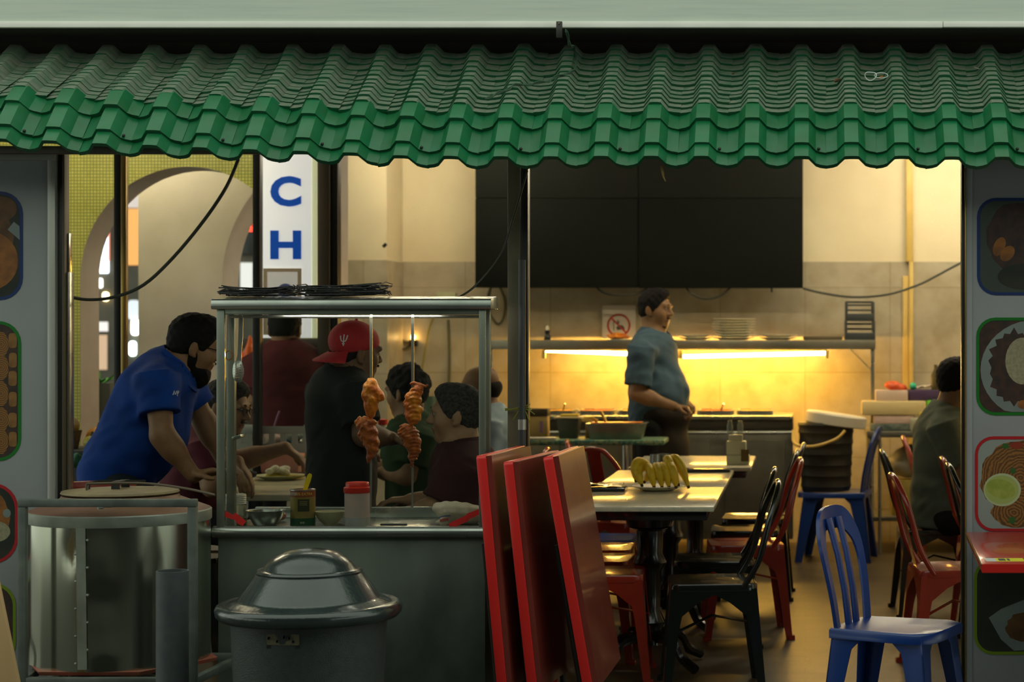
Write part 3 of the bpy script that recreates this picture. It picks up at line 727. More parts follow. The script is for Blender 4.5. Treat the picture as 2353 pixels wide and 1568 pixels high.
# bowls, glass jar
bw = MB(); bw.lathe([(0, .001), (.038, .0), (.046, .006), (.064, .040), (.068, .057), (.075, .060), (.075, .061), (.067, .059), (.062, .041), (.044, .008), (0, .004)], n=40)
one_ = bw.build('steel_bowl', M_ss, loc=at(611, 607)); tag(one_, 'shallow stainless steel mixing bowl on the stall counter', 'bowl')
M_pale = mat('pale_melamine', (.50, .49, .30), .4, c2=(.44, .44, .26), scale=5)
bw = MB(); bw.lathe([(0, 0), (.024, 0), (.026, .006), (.040, .018), (.051, .036), (.0555, .053), (.054, .054), (.048, .036), (.036, .020), (0, .012)], n=36)
tag(bw.build('melamine_bowl', M_pale, loc=at(758, 604)), 'pale yellow melamine bowl between tin and red lidded jar', 'bowl')
gj = thing('glass_jar', 'squat glass jar with a white screw lid beside the left stall post', 'jar', at(540, 604))
MB().lathe([(0, 0), (.040, 0), (.044, .006), (.045, .06), (.040, .078), (.038, .082)], n=32).build('jar_glass', glass_mat('jar_glass', (.80, .88, .82), .16), gj)
MB().lathe([(0, .003), (.038, .003), (.040, .010), (.041, .028), (0, .032)], n=28).build('jar_contents', mat('beige_paste', (.42, .36, .2), .6), gj)
ld = MB(); pr = [(.041, .081)]
for k in range(5): pr += [(.0425, .083 + k * .007), (.0405, .087 + k * .007)]
ld.lathe(pr + [(.040, .118), (0, .119)], n=32); ld.build('lid', mat('translucent_lid', (.42, .46, .38), .4), gj)
mt = [('e', at(627, 592) + V(0, 0, .03), (.035, .03, .022), None, .01), ('e', at(640, 590) + V(0, 0, .02), (.03, .03, .02), None, .01)]
o = sdf_obj('meat_scrap', mt, .004, mat('raw_meat', (.25, .05, .03), .4, c2=(.4, .1, .06), scale=40, bump=.4), at(627, 592), noise=lambda x, y, z: .003 * np.sin(90 * x + 2) * np.sin(80 * y) * np.sin(85 * z))
tag(o, 'lump of reddish meat behind the steel bowl', 'meat')
# knotted sack
c = at(1045, 600)
pr = [('e', c + V(0.005, .0, .052), (.094, .06, .034), np.array(Euler((0, .12, 0)).to_matrix()), .0),
      ('e', c + V(.05, .01, .03), (.075, .055, .032), None, .03), ('c', c + V(-.02, -.03, .045), c + V(-.028, -.045, .012), .026, .018, .02),
      ('c', c + V(-.028, -.045, .014), c + V(-.062, -.052, .009), .014, .006, .008), ('c', c + V(-.03, -.045, .014), c + V(-.045, -.055, .006), .012, .005, .006)]
o = sdf_obj('cloth_sack', pr, .004, mat('sack_cloth', (.70, .66, .52), .8, c2=(.60, .55, .40), scale=10, bump=.3), c,
            noise=lambda x, y, z: .0016 * np.sin(160 * x + 60 * z) + .001 * np.sin(230 * z + 90 * y))
tag(o, 'knotted off white sack lying on the stall counter', 'sack')
MB().ribbon([V(-.05, -.062, .03), V(-.03, -.066, .036), V(-.005, -.060, .038)], .004, (0, 0, 1), .001).build('blue_print', mat('blue_print', (.1, .15, .4), .6), o)
MB().ribbon([V(-.045, -.064, .018), V(-.03, -.067, .022), V(-.012, -.063, .024)], .010, (0, 0, 1), .001).build('red_print', mat('red_print', (.5, .1, .08), .6), o)
M_tape = mat('red_tape', (.55, .02, .015), .4, c2=(.45, .015, .012), scale=20)
def tape(pts, label):
    fn = lambda u, v, w: V((u - PX) / 622, YST + .010 - w, CH - (v - PY) / 622)
    mb = MB()
    for i, pl in enumerate(pts): mb.prism(pl, fn, .0005 + .0012 * i, .0015 + .0012 * i)
    one(mb, 'red_tape', M_tape, label, 'tape', fn(pts[0][0][0], pts[0][0][1], 0), smooth=False)
tape([[(512, 1176), (533, 1188), (532, 1197), (511, 1190)], [(527, 1190), (535, 1180), (560, 1200), (552, 1211), (541, 1206)]], 'folded strip of red tape stuck low on the stall glass by the jar')
tape([[(1026, 1206), (1070, 1185), (1074, 1199), (1032, 1218)], [(1068, 1183), (1100, 1171), (1100, 1184), (1072, 1197)]], 'long strip of red tape stuck on the stall glass by the sack')
one(MB().box(at(880, 612) + V(.03, .05, .006), (.10, .02, .010)), 'knife_handle', M_black, 'black knife handle lying on the counter beside the red lidded jar', 'knife', at(880, 612), bevel=.003)

# ---- hanging tools and skewers
def hang(px, s=612): return V((px - PX) / s, YST + .07, zr)
h0 = hang(560); ldl = thing('slotted_spoon', 'long steel slotted spoon hanging at the left of the stall', 'spoon', h0)
L = lambda py: CH - (py - PY) / 612 - zr
mb = MB(); mb.tube([(0, -.009, .008), (0, .0, .012), (0, .006, .004), (0, -.008, -.01)], .0022, 6); mb.build('hook', M_ss, ldl)
mb = MB(); mb.ribbon([(0, -.009, L(730)), (-.002, -.009, L(775)), (-.006, -.010, L(815)), (-.008, -.012, L(830))], [.014, .017, .014, .02], (1, 0, 0), .003); mb.build('handle', mat('spoon_steel', (.55, .58, .54), .3, .8), ldl)
# bowl with holes
sp = MB(); cz = L(853); bx = -.010
def bp(u, v): return V(bx + u * .021, -.012 - .012 * (1 - u * u) * (1 - v * v) , cz + v * .042)
ng = 14
def inside(u, v): return u * u + v * v <= 1.03
hole = lambda u, v: (abs(((u * 3.2) % 1) - .5) < .2 and abs(((v * 4.6) % 1) - .5) < .2 and u * u + v * v < .62)
NU, NV = 26, 40
for i in range(NU):
    for j in range(NV):
        u0, u1, v0, v1 = -1 + 2 * i / NU, -1 + 2 * (i + 1) / NU, -1 + 2 * j / NV, -1 + 2 * (j + 1) / NV
        uc, vc = (u0 + u1) / 2, (v0 + v1) / 2
        if inside(uc, vc) and not hole(uc, vc): sp.add([bp(u0, v0), bp(u1, v0), bp(u1, v1), bp(u0, v1)], [(0, 1, 2, 3)])
sp.build('perforated_bowl', mat('spoon_steel', (.55, .58, .54), .3, .8), ldl)
h1 = hang(531); rb = thing('rubber_band_ring', 'ring of orange rubber bands hanging on pink string', 'rubber bands', h1)
mb = MB(); zz = CH - (817 - PY) / 612 - zr
mb.tube([(-.003, -.007, .002), (-.006, -.007, zz + .012)], .0013, 5); mb.tube([(.0, -.007, .002), (.012, -.007, zz + .016)], .0010, 5); mb.build('pink_string', mat('pink_string', (.35, .14, .12), .8), rb)
for k in range(5):
    mb = MB(); a = random.Random(k).uniform(-.15, .15)
    mb.tube([(.001 + (.0115 + .0012 * (k % 3)) * math.cos(t), -.007 + a * .02 * math.sin(t) + .0012 * k - .003, zz + (.017 + .001 * (k % 2)) * math.sin(t)) for t in [2 * PI * i / 18 for i in range(18)]], .0013, 5, closed=True)
    mb.build('rubber_band', mat('orange_rubber', (.42, .13, .01), .5), rb)
M_chk = mat('tandoori_chicken', (.95, .34, .003), .34, c2=(.62, .13, .003), scale=22, bump=.7, bscale=70, coat=.3, detail=8, lo=.4, hi=.62)
M_chk2 = mat('tandoori_chicken_dark', (.66, .17, .005), .4, c2=(.36, .065, .005), scale=26, bump=.8, bscale=80, coat=.2, detail=8)
M_rod = mat('skewer_steel', (.50, .51, .46), .35, .8)
def chk_noise(f):
    return lambda x, y, z: .0028 * np.sin(f * 95 * z + 30 * x + 9 * np.sin(40 * x)) * np.sin(60 * x + 1) + .0018 * np.sin(170 * z + 60 * x + f) + .001 * np.sin(300 * x + 100 * z)
def skewer(px, rod_bot, pieces, label):
    h = hang(px); t = thing('skewer', label, 'skewer', h, group=None)
    q = lambda x, y, dy=0: V((x - PX) / 612, YST + .055 + dy, CH - (y - PY) / 612)
    mb = MB(); zb = CH - (rod_bot - PY) / 612 - zr
    mb.ribbon([(0, -.0085, .004), (0, -.0085, -.05), (0, -.006, L(880)), (-.003, 0, zb)], [.011, .011, .010, .006], (1, 0, 0), .0035); mb.build('skewer_rod', M_rod, t)
    mb = MB(); mb.tube([(0, -.0095, -.004), (0, -.0085, .009), (0, 0, .012), (0, .008, .006)], .0042, 8); mb.build('skewer_hook', M_rod, t)
    for i, (pp, m, k) in enumerate(pieces):
        pr = [(e[0], q(*e[1]), *( [q(*e[2])] + list(e[3:]) if e[0] == 'c' else list(e[2:]))) for e in pp]
        pr = [(e[0], e[1], tuple(x * 1.22 for x in e[2]), *e[3:]) if e[0] == 'e' else e for e in pr]
        v, qd = sdf_mesh(pr, .0034, noise=chk_noise(k))
        me = np_mesh('chicken_piece', v - np.array(h), qd, m); o = bpy.data.objects.new('chicken_piece', me); col.objects.link(o); o.parent = t
R3 = lambda a: np.array(Euler((0, a, 0)).to_matrix())
skewer(857, 1175, [
    ([('e', (858, 903), (.030, .024, .040), None, .0), ('e', (874, 908), (.024, .018, .014), R3(.5), .012), ('e', (857, 885), (.016, .016, .022), None, .012),
      ('e', (857, 935), (.021, .02, .032), None, .015)], M_chk, 1),
    ([('e', (845, 972), (.032, .022, .020), R3(.15), .0), ('e', (851, 995), (.030, .024, .036), R3(-.2), .02), ('e', (861, 1022), (.021, .02, .034), None, .018),
      ('c', (857, 1040), (851, 1062), .014, .006, .012)], M_chk2, 2)], 'flat steel skewer of orange tandoori chicken hanging in front of the black T shirt')
skewer(952, 1170, [
    ([('c', (951, 879), (985, 887), .007, .006, .006), ('e', (966, 892), (.014, .012, .014), None, .01)], M_chk2, 3),
    ([('e', (953, 920), (.026, .022, .034), R3(.15), .0), ('e', (962, 903), (.018, .016, .02), R3(.4), .012), ('e', (954, 950), (.026, .022, .036), None, .016), ('e', (968, 940), (.012, .012, .010), None, .008)], M_chk, 4),
    ([('e', (940, 992), (.028, .022, .026), R3(.3), .0), ('e', (952, 1012), (.027, .022, .036), R3(-.15), .02), ('e', (956, 1035), (.018, .018, .026), None, .016), ('c', (950, 1050), (951, 1068), .012, .006, .012)], M_chk2, 5)],
    'flat steel skewer with a drumstick bone on top hanging in front of the seated men')

# ---- rubbish bin
sb = 700; c = V((711 - PX) / sb, YS(sb), 0)
M_bin = mat('bin_plastic', (.03, .042, .04), .22, c2=(.018, .026, .025), scale=7, bump=.12, bscale=90, coat=.5, detail=7)
M_binb = mat('bin_body_plastic', (.026, .035, .033), .55, c2=(.036, .046, .043), scale=40, bump=.25, bscale=250)
bn = thing('rubbish_bin', 'grey plastic rubbish bin with a glossy domed lid in front of the stall', 'bin', c)
MB().lathe([(0, 0), (.215, 0), (.225, .01), (.252, .56), (.246, .56), (.22, .012), (0, .008)], n=64).build('bin_body', M_binb, bn)
lid = [(.252, .530), (.285, .532), (.297, .545), (.300, .563), (.294, .576), (.282, .582), (.270, .578), (.262, .580), (.250, .588), (.236, .590), (.226, .598), (.176, .672), (.170, .676), (.172, .682), (.166, .688), (.158, .686),
       (.150, .690), (.138, .708), (.118, .726), (.092, .741), (.062, .751), (.03, .756), (0, .757)]
MB().lathe(lid, n=72).build('domed_lid', M_bin, bn, angle=50)
pl = MB(); pl.prism(rrect(-.052, .052, .478, .512, .004), lambda u, v, w: V(u - .02, -math.sqrt(.249 ** 2 - (u - .02) ** 2) - w, v), 0.000, .004); pl.build('maker_plate', mat('plate_ochre', (.16, .14, .07), .5, c2=(.10, .09, .05), scale=60), bn)
pl = MB(); pl.prism(rrect(-.054, .054, .466, .480, .003), lambda u, v, w: V(u - .02, -math.sqrt(.247 ** 2 - (u - .02) ** 2) - w, v), 0, .003); pl.build('plate_socket', M_black, bn)
for u, v in ((-.045, .499), (-.017, .490), (.005, .503), (.022, .500), (.034, .489)):
    MB().lathe([(.0035, 0), (.0045, .0008), (.0055, 0)], n=10, c=(u - .02, -math.sqrt(.2495 ** 2 - (u - .02) ** 2) - .0042, v), axis=(0, -1, 0)).build('plate_mark', M_black, bn)

# ---- clay-oven drum in its frame
sd = 640; c = V((277 - PX) / sd, YS(sd), 0); r = .31
M_drum = steel_mat('drum_steel', (.40, .40, .31), (.30, .31, .24), .16, 3, (1, 1, .05), .12, .95)
M_band = mat('drum_band', (.30, .32, .27), .5, .4, c2=(.2, .21, .17), scale=9)
M_cone = mat('drum_rust_top', (.23, .11, .075), .5, .3, c2=(.16, .09, .05), scale=6, detail=6)
M_frame = mat('frame_grey', (.15, .17, .145), .5, .3, c2=(.085, .10, .085), scale=10, detail=6)
dr = thing('tandoor_drum', 'round stainless steel tandoor drum standing in a grey frame', 'drum oven', c)
db = MB(); nseg = 96; zs = [.30 + .495 * i / 24 for i in range(25)]
def dent(a, z):   # buckles in the sheet either side of the riveted strap
    d = 0
    for (a0, z0, w, h, dp) in ((-PI / 2 + .14, .70, .10, .05, .010), (-PI / 2 + .16, .62, .13, .06, .012), (-PI / 2 + .15, .46, .10, .07, .010), (-PI / 2 + .17, .36, .12, .05, .012), (-PI / 2 - .16, .72, .08, .06, .008), (-PI / 2 - .9, .33, .12, .05, .010)):
        d += dp * math.exp(-((a - a0) / w) ** 2 - ((z - z0) / h) ** 2)
    return d
vs = []
for z in zs:
    for j in range(nseg):
        a = -PI + 2 * PI * j / nseg; rr = r - dent(a, z); vs.append((rr * math.cos(a), rr * math.sin(a), z))
db.add(vs, [(i * nseg + j, i * nseg + (j + 1) % nseg, (i + 1) * nseg + (j + 1) % nseg, (i + 1) * nseg + j) for i in range(24) for j in range(nseg)])
db.build('drum_wall', M_drum, dr, angle=60)
MB().lathe([(r + .003, .793), (r + .004, .796), (r + .004, .829), (r, .833)], n=72).build('rim_band', M_band, dr)
MB().lathe([(r, .833), (.205, .875), (.20, .885), (.18, .885)], n=64).build('cone_top', M_cone, dr)
st = MB(); st.ribbon([V(-.018, -r - .006, .31), V(-.021, -r - .006, .55), V(-.024, -r - .006, .795)], .032, (1, 0, 0), .004); st.build('seam_strap', M_band, dr)
for k in range(10): MB().sph((-.002 if k % 2 else -.042, -r - .004, .33 + k * .047), .005, 4).build('rivet', M_band, dr)
MB().lathe([(0, .286), (r + .03, .286), (r + .04, .30), (0, .302)], n=6).build('base_tray', mat('red_oxide', (.42, .10, .06), .5, c2=(.28, .10, .06), scale=8), dr)
MB().box((.03, -.235, .865), (.045, .012, .012), rot=(-.3, 0, 0)).box((.02, -.245, .855), (.02, .02, .014)).build('latch', M_ss, dr, bevel=.002)
lid_ = thing('drum_cover', 'thin round wooden cover lying on the tandoor drum', 'cover', c + V(-.0, 0, .888))
M_lidw = mat('cover_wood', (.25, .19, .09), .6, c2=(.17, .13, .065), scale=14, stretch=(1, .2, 1), bump=.3)
MB().lathe([(0, 0), (.195, .0), (.203, .005), (.200, .012), (.1, .018), (0, .020)], n=56).build('disc', M_lidw, lid_)
hd = MB(); hd.ribbon([V(.0, -.05, .018), V(0, -.05, .045), V(0, .05, .045), V(0, .05, .018)], .03, (1, 0, 0), .004); hd.build('strap_handle', M_black, lid_, smooth=False)
hd = MB(); hd.tube([V(-.09, -.06, .02), V(-.09, -.06, .04), V(-.08, .0, .045), V(.08, .03, .043)], .004, 6); hd.build('wire_handle', M_black, lid_)
pk = MB(); a = W(200, 1117, 655) + V(0, 0, .004); b = W(494, 1138, 665)
pk.tube(bez([a + V(0, 0, -.02), a, W(215, 1112, 655), W(330, 1114, 655) + V(0, 0, .004), W(420, 1122, 660), b], 30), .0045, 8)
one(pk, 'oven_poker', mat('poker_iron', (.10, .075, .045), .5, .4), 'long thin iron poker resting across the drum cover', 'poker', a)
fr = thing('steel_stand', 'grey square tube stand standing round the tandoor drum', 'frame', V((245 - PX) / 672, YS(672), 0))
Y0 = YS(672); x0, x1 = (40 - PX) / 672, (450 - PX) / 672
G = lambda mb, n: mb.build(n, M_frame, fr, world=True, bevel=.003)
G(MB().bb(x0, x0 + .027, Y0, Y0 + .027, 0, .868), 'post'); G(MB().bb(x1 - .03, x1, Y0, Y0 + .027, 0, .868), 'post')
G(MB().bb(x0 - .08, x0 - .053, Y0 + .50, Y0 + .527, 0, .30), 'post'); G(MB().bb(x1 - .01, x1 + .02, Y0 + .50, Y0 + .527, 0, .30), 'post')
G(MB().bb(x0, x1, Y0 - .001, Y0 + .027, .868, .895), 'top_rail'); G(MB().bb(x0 + .027, x1 - .03, Y0, Y0 + .027, .257, .284), 'bottom_rail')
G(MB().bb(x0 - .08, x1 + .02, Y0 + .50, Y0 + .527, .257, .284), 'bottom_rail')
for (xa, xb) in ((x0 + .012, x0 - .066), (x1 - .012, x1 + .005)):
    mb = MB(); mb.ribbon([V(xa, Y0 + .02, .27), V(xb, Y0 + .51, .27)], .026, (1, 0, 0), .026); G(mb, 'side_rail')
# pipe
pp = MB(); pc = V((396 - PX) / 690, YS(690), 0); zt = W(0, 1312, 690).z
pp.lathe([(.050, 0), (.0525, .0), (.0525, zt), (.048, zt), (.048, .01)], n=40)
tag(pp.build('plastic_pipe', mat('grey_pvc', (.055, .066, .072), .55, c2=(.07, .08, .08), scale=30), loc=pc), 'dark grey plastic pipe standing upright before the drum', 'pipe')
# plank leaning at the edge
wk = MB(); fn = lambda u, v, w: V((u - PX) / 700, YS(700) + w, CH - (v - PY) / 700)
wk.prism([(-60, 1275), (-18, 1275), (42, 1568), (75, 1788), (-10, 1788)], fn, 0, .02)
one(wk, 'sign_board', mat('plank_tan', (.62, .40, .19), .6, c2=(.52, .33, .15), scale=6, stretch=(1, 1, .2)), 'tan wooden board leaning at the pavement edge below the menu panel', 'board', (fn(0, 1788, 0).x, YS(700), 0), bevel=.002)

# ---- folded red tables leaning by the post
M_redtop = mat('red_laminate', (.185, .028, .018), .32, c2=(.15, .02, .014), scale=14, stretch=(1, 1, .2), coat=.25)
M_rededge = mat('red_edge', (.62, .018, .014), .38)
M_stick = {k: mat('sticker_' + k, c, .5) for k, c in (('yellow', (.62, .56, .02)), ('white', (.5, .52, .5)), ('dark', (.04, .05, .05)))}
def leaning_table(px_t, py_t, px_b, px_back, sf_, sb_, label, stickers, legs=True):
    a = W(px_t, py_t, sf_); z0 = .20
    slope = ((px_b - px_t) / sf_) / ((1568 - py_t) / sf_)
    up = V(-slope, 0, 1).normalized()
    bx = (px_back - PX) / sb_; d = V(bx - a.x, YS(sb_) - a.y, 0); wdt = d.length; d.normalize()
    nrm = d.cross(up).normalized()      # faces right (+x)
    ln = (a.z - z0) / up.z; org = a - up * ln
    t = thing('folding_table', label, 'table', (org.x, org.y, 0), group='folded red tables leaning by the awning post')
    P = lambda u, v, w: org + d * u + up * v + nrm * w
    th = .036
    mb = MB(); mb.prism([(.004, .004), (wdt - .004, .004), (wdt - .004, ln - .004), (.004, ln - .004)], P, .0, .002 + th / 2, 0)
    pr = rrect(0, wdt, 0, ln, .014, 4); pi = rrect(.010, wdt - .010, .010, ln - .010, .010, 4)
    mb.build('table_top', M_redtop, t, world=True, smooth=False)
    mb = MB(); mb.ring(pr, pi, P, -th, .0); mb.build('edge_band', M_rededge, t, world=True, bevel=.004)
    mb = MB(); mb.prism(pi, P, -th + .004, -th + .012); mb.prism(rrect(.006, wdt - .006, .006, ln - .006, .012, 4), P, -.004, .0035); mb.build('face_board', M_redtop, t, world=True, smooth=False)
    if legs:
        for u in (.09, wdt - .09):
            lg = MB(); lg.tube([P(u, ln * .62, -th - .02), P(u, .02, -th - .02), V(P(u, 0, -th - .02).x + .01, P(u, 0, -th - .02).y, .011)], .011, 8); lg.build('leg', M_black, t, world=True)
        lg = MB(); lg.tube([P(.09, ln * .6, -th - .02), P(wdt - .09, ln * .6, -th - .02)], .009, 8); lg.tube([P(.09, .12, -th - .02), P(wdt - .09, .12, -th - .02)], .009, 8); lg.build('leg_brace', M_black, t, world=True)
    for (kind, u0, u1, v0, v1) in stickers:
        mb = MB(); mb.prism([(u0, v0), (u1, v0), (u1, v1), (u0, v1)], P, .0036, .0044); mb.build('sticker', M_stick[kind], t, world=True, smooth=False)
    return t, P, wdt, ln
leaning_table(1116, 1046, 1163, 1208, 650, 596, 'folded red table with a bent corner leaning nearest the steel stall', [('white', .56, .60, .75, .82)])
leaning_table(1178, 1060, 1232, 1286, 650, 592, 'folded red table leaning between two other red tables', [])
t3, P3, w3, l3 = leaning_table(1270, 1048, 1360, 1330, 650, 594, 'folded red table with yellow stickers leaning beside the dining chairs', [('white', .50, .57, .73, .82), ('yellow', .50, .57, .58, .73), ('dark', .52, .55, .62, .70), ('yellow', .02, .075, .09, .24), ('white', .02, .075, .045, .09), ('dark', .035, .06, .12, .18)])
# small red table before the right hand panel
sF, sB = 714, 614; z = W(0, 1296, sF).z; th = .03
tb = thing('red_table', 'low red topped folding table standing before the right menu panel', 'table', (.95, YS(660), 0))
xf, xb2 = (2256 - PX) / sF, (2221 - PX) / sB
mb = MB(); mb.prism([(xf, YS(sF)), (1.5, YS(sF)), (1.5, YS(sB)), (xb2, YS(sB))], lambda u, v, w: V(u, v, w), z - th, z); mb.build('table_top', [mat('red_laminate_top', (.42, .045, .022), .22, coat=.4)], tb, world=True, bevel=.004)
mb = MB(); mb.bb(xf + .001, 1.5, YS(sF) - .002, YS(sF) + .0, z - th + .001, z - .002); mb.build('edge_band', M_rededge, tb, world=True, smooth=False)
mb = MB(); mb.ribbon([V(xf - .002, YS(sF), z - .004), V(xb2 - .002, YS(sB), z - .004)], .005, (0, 0, 1), .003); mb.build('edge_trim', M_gold, tb, world=True, smooth=False)
for (k, u0, u1) in (('white', 2266, 2290), ('yellow', 2290, 2355), ('dark', 2296, 2312), ('dark', 2316, 2322)):
    dz = .0006 if k == 'dark' else 0
    mb = MB(); y0 = YS(707) if k != 'dark' else YS(705); y1 = YS(697) if k != 'dark' else YS(699); mb.bb((u0 - PX) / 705, (u1 - PX) / 705, y0, y1, z, z + .0006 + dz); mb.build('sticker', M_stick[k], tb, world=True, smooth=False)
for sx in (1.0, 1.42):
    for (ya, yb_) in ((YS(sF) + .1, YS(sB) - .1), (YS(sB) - .1, YS(sF) + .1)):
        mb = MB(); mb.tube([V(sx, ya, z - th), V(sx, yb_, .011)], .011, 8); mb.build('leg', M_black, tb, world=True)

# ---- menu panels with food photographs
M_panel = mat('panel_white', (.29, .30, .31), .5, c2=(.25, .265, .27), scale=2)
FC = {'blue': (.01, .03, .12), 'green': (.006, .14, .012), 'red': (.36, .012, .016), 'lime': (.14, .22, .006)}
M_fr = {k: mat('photo_border_' + k, c, .4) for k, c in FC.items()}
def wave_mat(name, c, c2, scale, typ='RINGS', dist=3.0):
    m = bpy.data.materials.new(name); m.use_nodes = True; nt = m.node_tree; b = nt.nodes['Principled BSDF']; b.inputs['Roughness'].default_value = .5
    tc = nt.nodes.new('ShaderNodeTexCoord'); w = nt.nodes.new('ShaderNodeTexWave'); w.wave_type = typ; 
    if typ == 'RINGS': w.rings_direction = 'Y'
    w.inputs['Scale'].default_value = scale; w.inputs['Distortion'].default_value = dist; w.inputs['Detail'].default_value = 3
    nt.links.new(tc.outputs['Object'], w.inputs['Vector'])
    r = nt.nodes.new('ShaderNodeValToRGB'); r.color_ramp.elements[0].color = (*c, 1); r.color_ramp.elements[1].color = (*c2, 1)
    nt.links.new(w.outputs['Fac'], r.inputs[0]); nt.links.new(r.outputs[0], b.inputs['Base Color']); return m
M_phdark = mat('photo_dark', (.014, .02, .014), .4, c2=(.03, .03, .02), scale=9)
M_phplate = mat('photo_plate', (.19, .23, .21), .4, c2=(.15, .18, .17), scale=6)
M_phrice = mat('photo_rice', (.30, .27, .16), .5, c2=(.22, .2, .12), scale=80)
M_phmeat = mat('photo_meat', (.05, .022, .012), .5, c2=(.02, .012, .01), scale=30)
M_phorange = mat('photo_orange', (.30, .11, .015), .5, c2=(.14, .05, .01), scale=14)
M_phbrown = mat('photo_brown', (.14, .06, .012), .5, c2=(.07, .03, .008), scale=14)
M_phgreen = mat('photo_leaf', (.02, .09, .012), .5)
M_phlime = mat('photo_lime', (.30, .36, .10), .5); M_phlimein = mat('photo_lime_pulp', (.20, .27, .03), .5, c2=(.3, .34, .06), scale=25)
M_phrim = mat('photo_lime_pith', (.36, .42, .24), .5)
M_roll = wave_mat('photo_roll', (.26, .115, .02), (.09, .035, .008), 42, 'RINGS', 2.0)
M_noodle = wave_mat('photo_noodle', (.24, .105, .02), (.07, .03, .008), 26, 'RINGS', 9.0)
M_bun = mat('photo_bun', (.26, .13, .03), .5, c2=(.16, .07, .015), scale=20)
SP = 610; YP = YS(SP)
def menu_panel(name, label, px0, px1, ytop, frames, org):
    t = thing(name, label, 'sign', org)
    fx = lambda p: (p - PX) / SP
    fz = lambda p: CH - (p - PY) / SP
    MB().bb(fx(px0), fx(px1), YP, YP + .05, .02, fz(ytop)).build('panel_board', M_panel, t, world=True, bevel=.002)
    fn = lambda u, v, w: V(fx(u), YP - w, fz(v))
    for (kind, x0, x1, y0, y1, rr, fill, items) in frames:
        mb = MB(); oo = rrect(x0, x1, y0, y1, rr); ii = rrect(x0 + 7, x1 - 7, y0 + 7, y1 - 7, rr - 7)
        mb.ring(oo, ii, fn, .0002, .0024); fo = mb.build('photo_border', M_fr[kind], t, world=True, smooth=False)
        mb = MB(); mb.prism(ii, fn, .0002, .001); ph = mb.build('food_photo', fill, fo, world=True, smooth=False)
        for i, (poly, m) in enumerate(items):
            cx = sum(p[0] for p in poly) / len(poly); cy = sum(p[1] for p in poly) / len(poly)
            oc = fn(cx, cy, 0)
            mb = MB(); mb.prism(poly, fn, .001 + .00012 * i, .00112 + .00012 * i)
            mb.v = [tuple(Vector(v) - oc) for v in mb.v]
            o = mb.build('printed_food', m, t, smooth=False); o.location = oc - root_loc(t)
    return t
def blob(cx, cy, rx, ry, n=26, jag=0.0, seed=0, lim=None, rot=0):
    r = random.Random(seed * 31 + int(cx)); out = []
    for i in range(n):
        a = 2 * PI * i / n; k = 1 + r.uniform(-jag, jag)
        u, v = rx * math.cos(a) * k, ry * math.sin(a) * k
        x, y = cx + u * math.cos(rot) - v * math.sin(rot), cy + u * math.sin(rot) + v * math.cos(rot)
        if lim: x = min(max(x, lim[0]), lim[1]); y = min(max(y, lim[2]), lim[3])
        out.append((x, y))
    return out
xR = -230
rolls = []
for i, yy in enumerate((792, 845, 905, 965, 1015)): rolls.append((blob(3, yy, 17, 29, 24, .03, i), M_roll))
for i, yy in enumerate((783, 828, 870, 918, 966, 1010)): rolls.append((rrect(20 + (i % 2), 39, yy - 17, yy + 17, 6, 3), M_bun))
for i, yy in enumerate((800, 850, 905, 960)):
    for k in range(3): rolls.append((blob(-40 - 48 * k, yy + 12 * (k % 2), 22, 24, 22, .03, i + k), M_roll))
menu_panel('menu_sign', 'tall pale menu panel with rounded food photos beside the tandoor drum', -260, 112, 362, [
    ('blue', xR, 53, 440, 690, 52, M_phdark, [(blob(-60, 545, 92, 80, lim=(-215, 44, 450, 680)), M_phbrown), (blob(-20, 600, 62, 66, lim=(-215, 44, 450, 680)), M_phorange), (blob(5, 480, 34, 28), M_phbrown), ([(18, 528), (32, 510), (45, 520), (46, 552)], M_phplate)]),
    ('green', xR, 49, 738, 1060, 52, M_phmeat, rolls),
    ('red', xR, 42, 1110, 1296, 60, M_phdark, [(blob(-20, 1190, 42, 58, jag=.05), M_phorange), (blob(16, 1180, 9, 10), M_phplate), (blob(-10, 1222, 34, 24), M_phrice)]),
    ('lime', xR, 37, 1340, 1530, 52, M_phmeat, [(blob(-60, 1430, 70, 60), M_phbrown)])], W(-60, 1500, SP).xy.to_3d())
fx = lambda p, s=SP: (p - PX) / s
t = thing('panel_frame', 'aluminium and black edge frame along the inner side of the left menu panel', 'frame', (fx(130), YP, 0), kind='structure')
MB().bb(fx(112), fx(130), YP - .014, YP + .05, 0, 2.15).build('aluminium_edge', M_alu, t, world=True, bevel=.003)
MB().bb(fx(131), fx(141), YP + .01, YP + .07, 0, 2.15).build('black_channel', M_black, t, world=True, bevel=.002)
MB().bb(fx(142), fx(148), YP + .0, YP + .05, 0, 2.15).build('brown_channel', M_brownpost, t, world=True, bevel=.002)
MB().bb(fx(149), fx(156), YP + .02, YP + .06, 0, W(0, 625, SP).z).build('steel_strip', steel_mat('strip_steel', (.5, .46, .36), (.4, .36, .28), .25, 6), t, world=True, bevel=.002)
MB().bb(fx(148.5), fx(152), YP + .03, YP + .06, W(0, 625, SP).z, W(0, 535, SP).z).build('steel_strip', MATS['strip_steel'], t, world=True, bevel=.001)
MB().bb(-6, fx(131), YP - .02, YP + .06, 2.115, 2.155).build('head_rail', M_alu, t, world=True, bevel=.003)
x1R = 2700
spk = []
r_ = random.Random(5)
spk = [(2330 + (52 + (r_.uniform(4, 18) if i % 2 else 0)) * math.cos(a), 845 + (78 + (r_.uniform(4, 16) if i % 2 else 0)) * math.sin(a)) for i, a in enumerate([2 * PI * k / 36 for k in range(36)])]
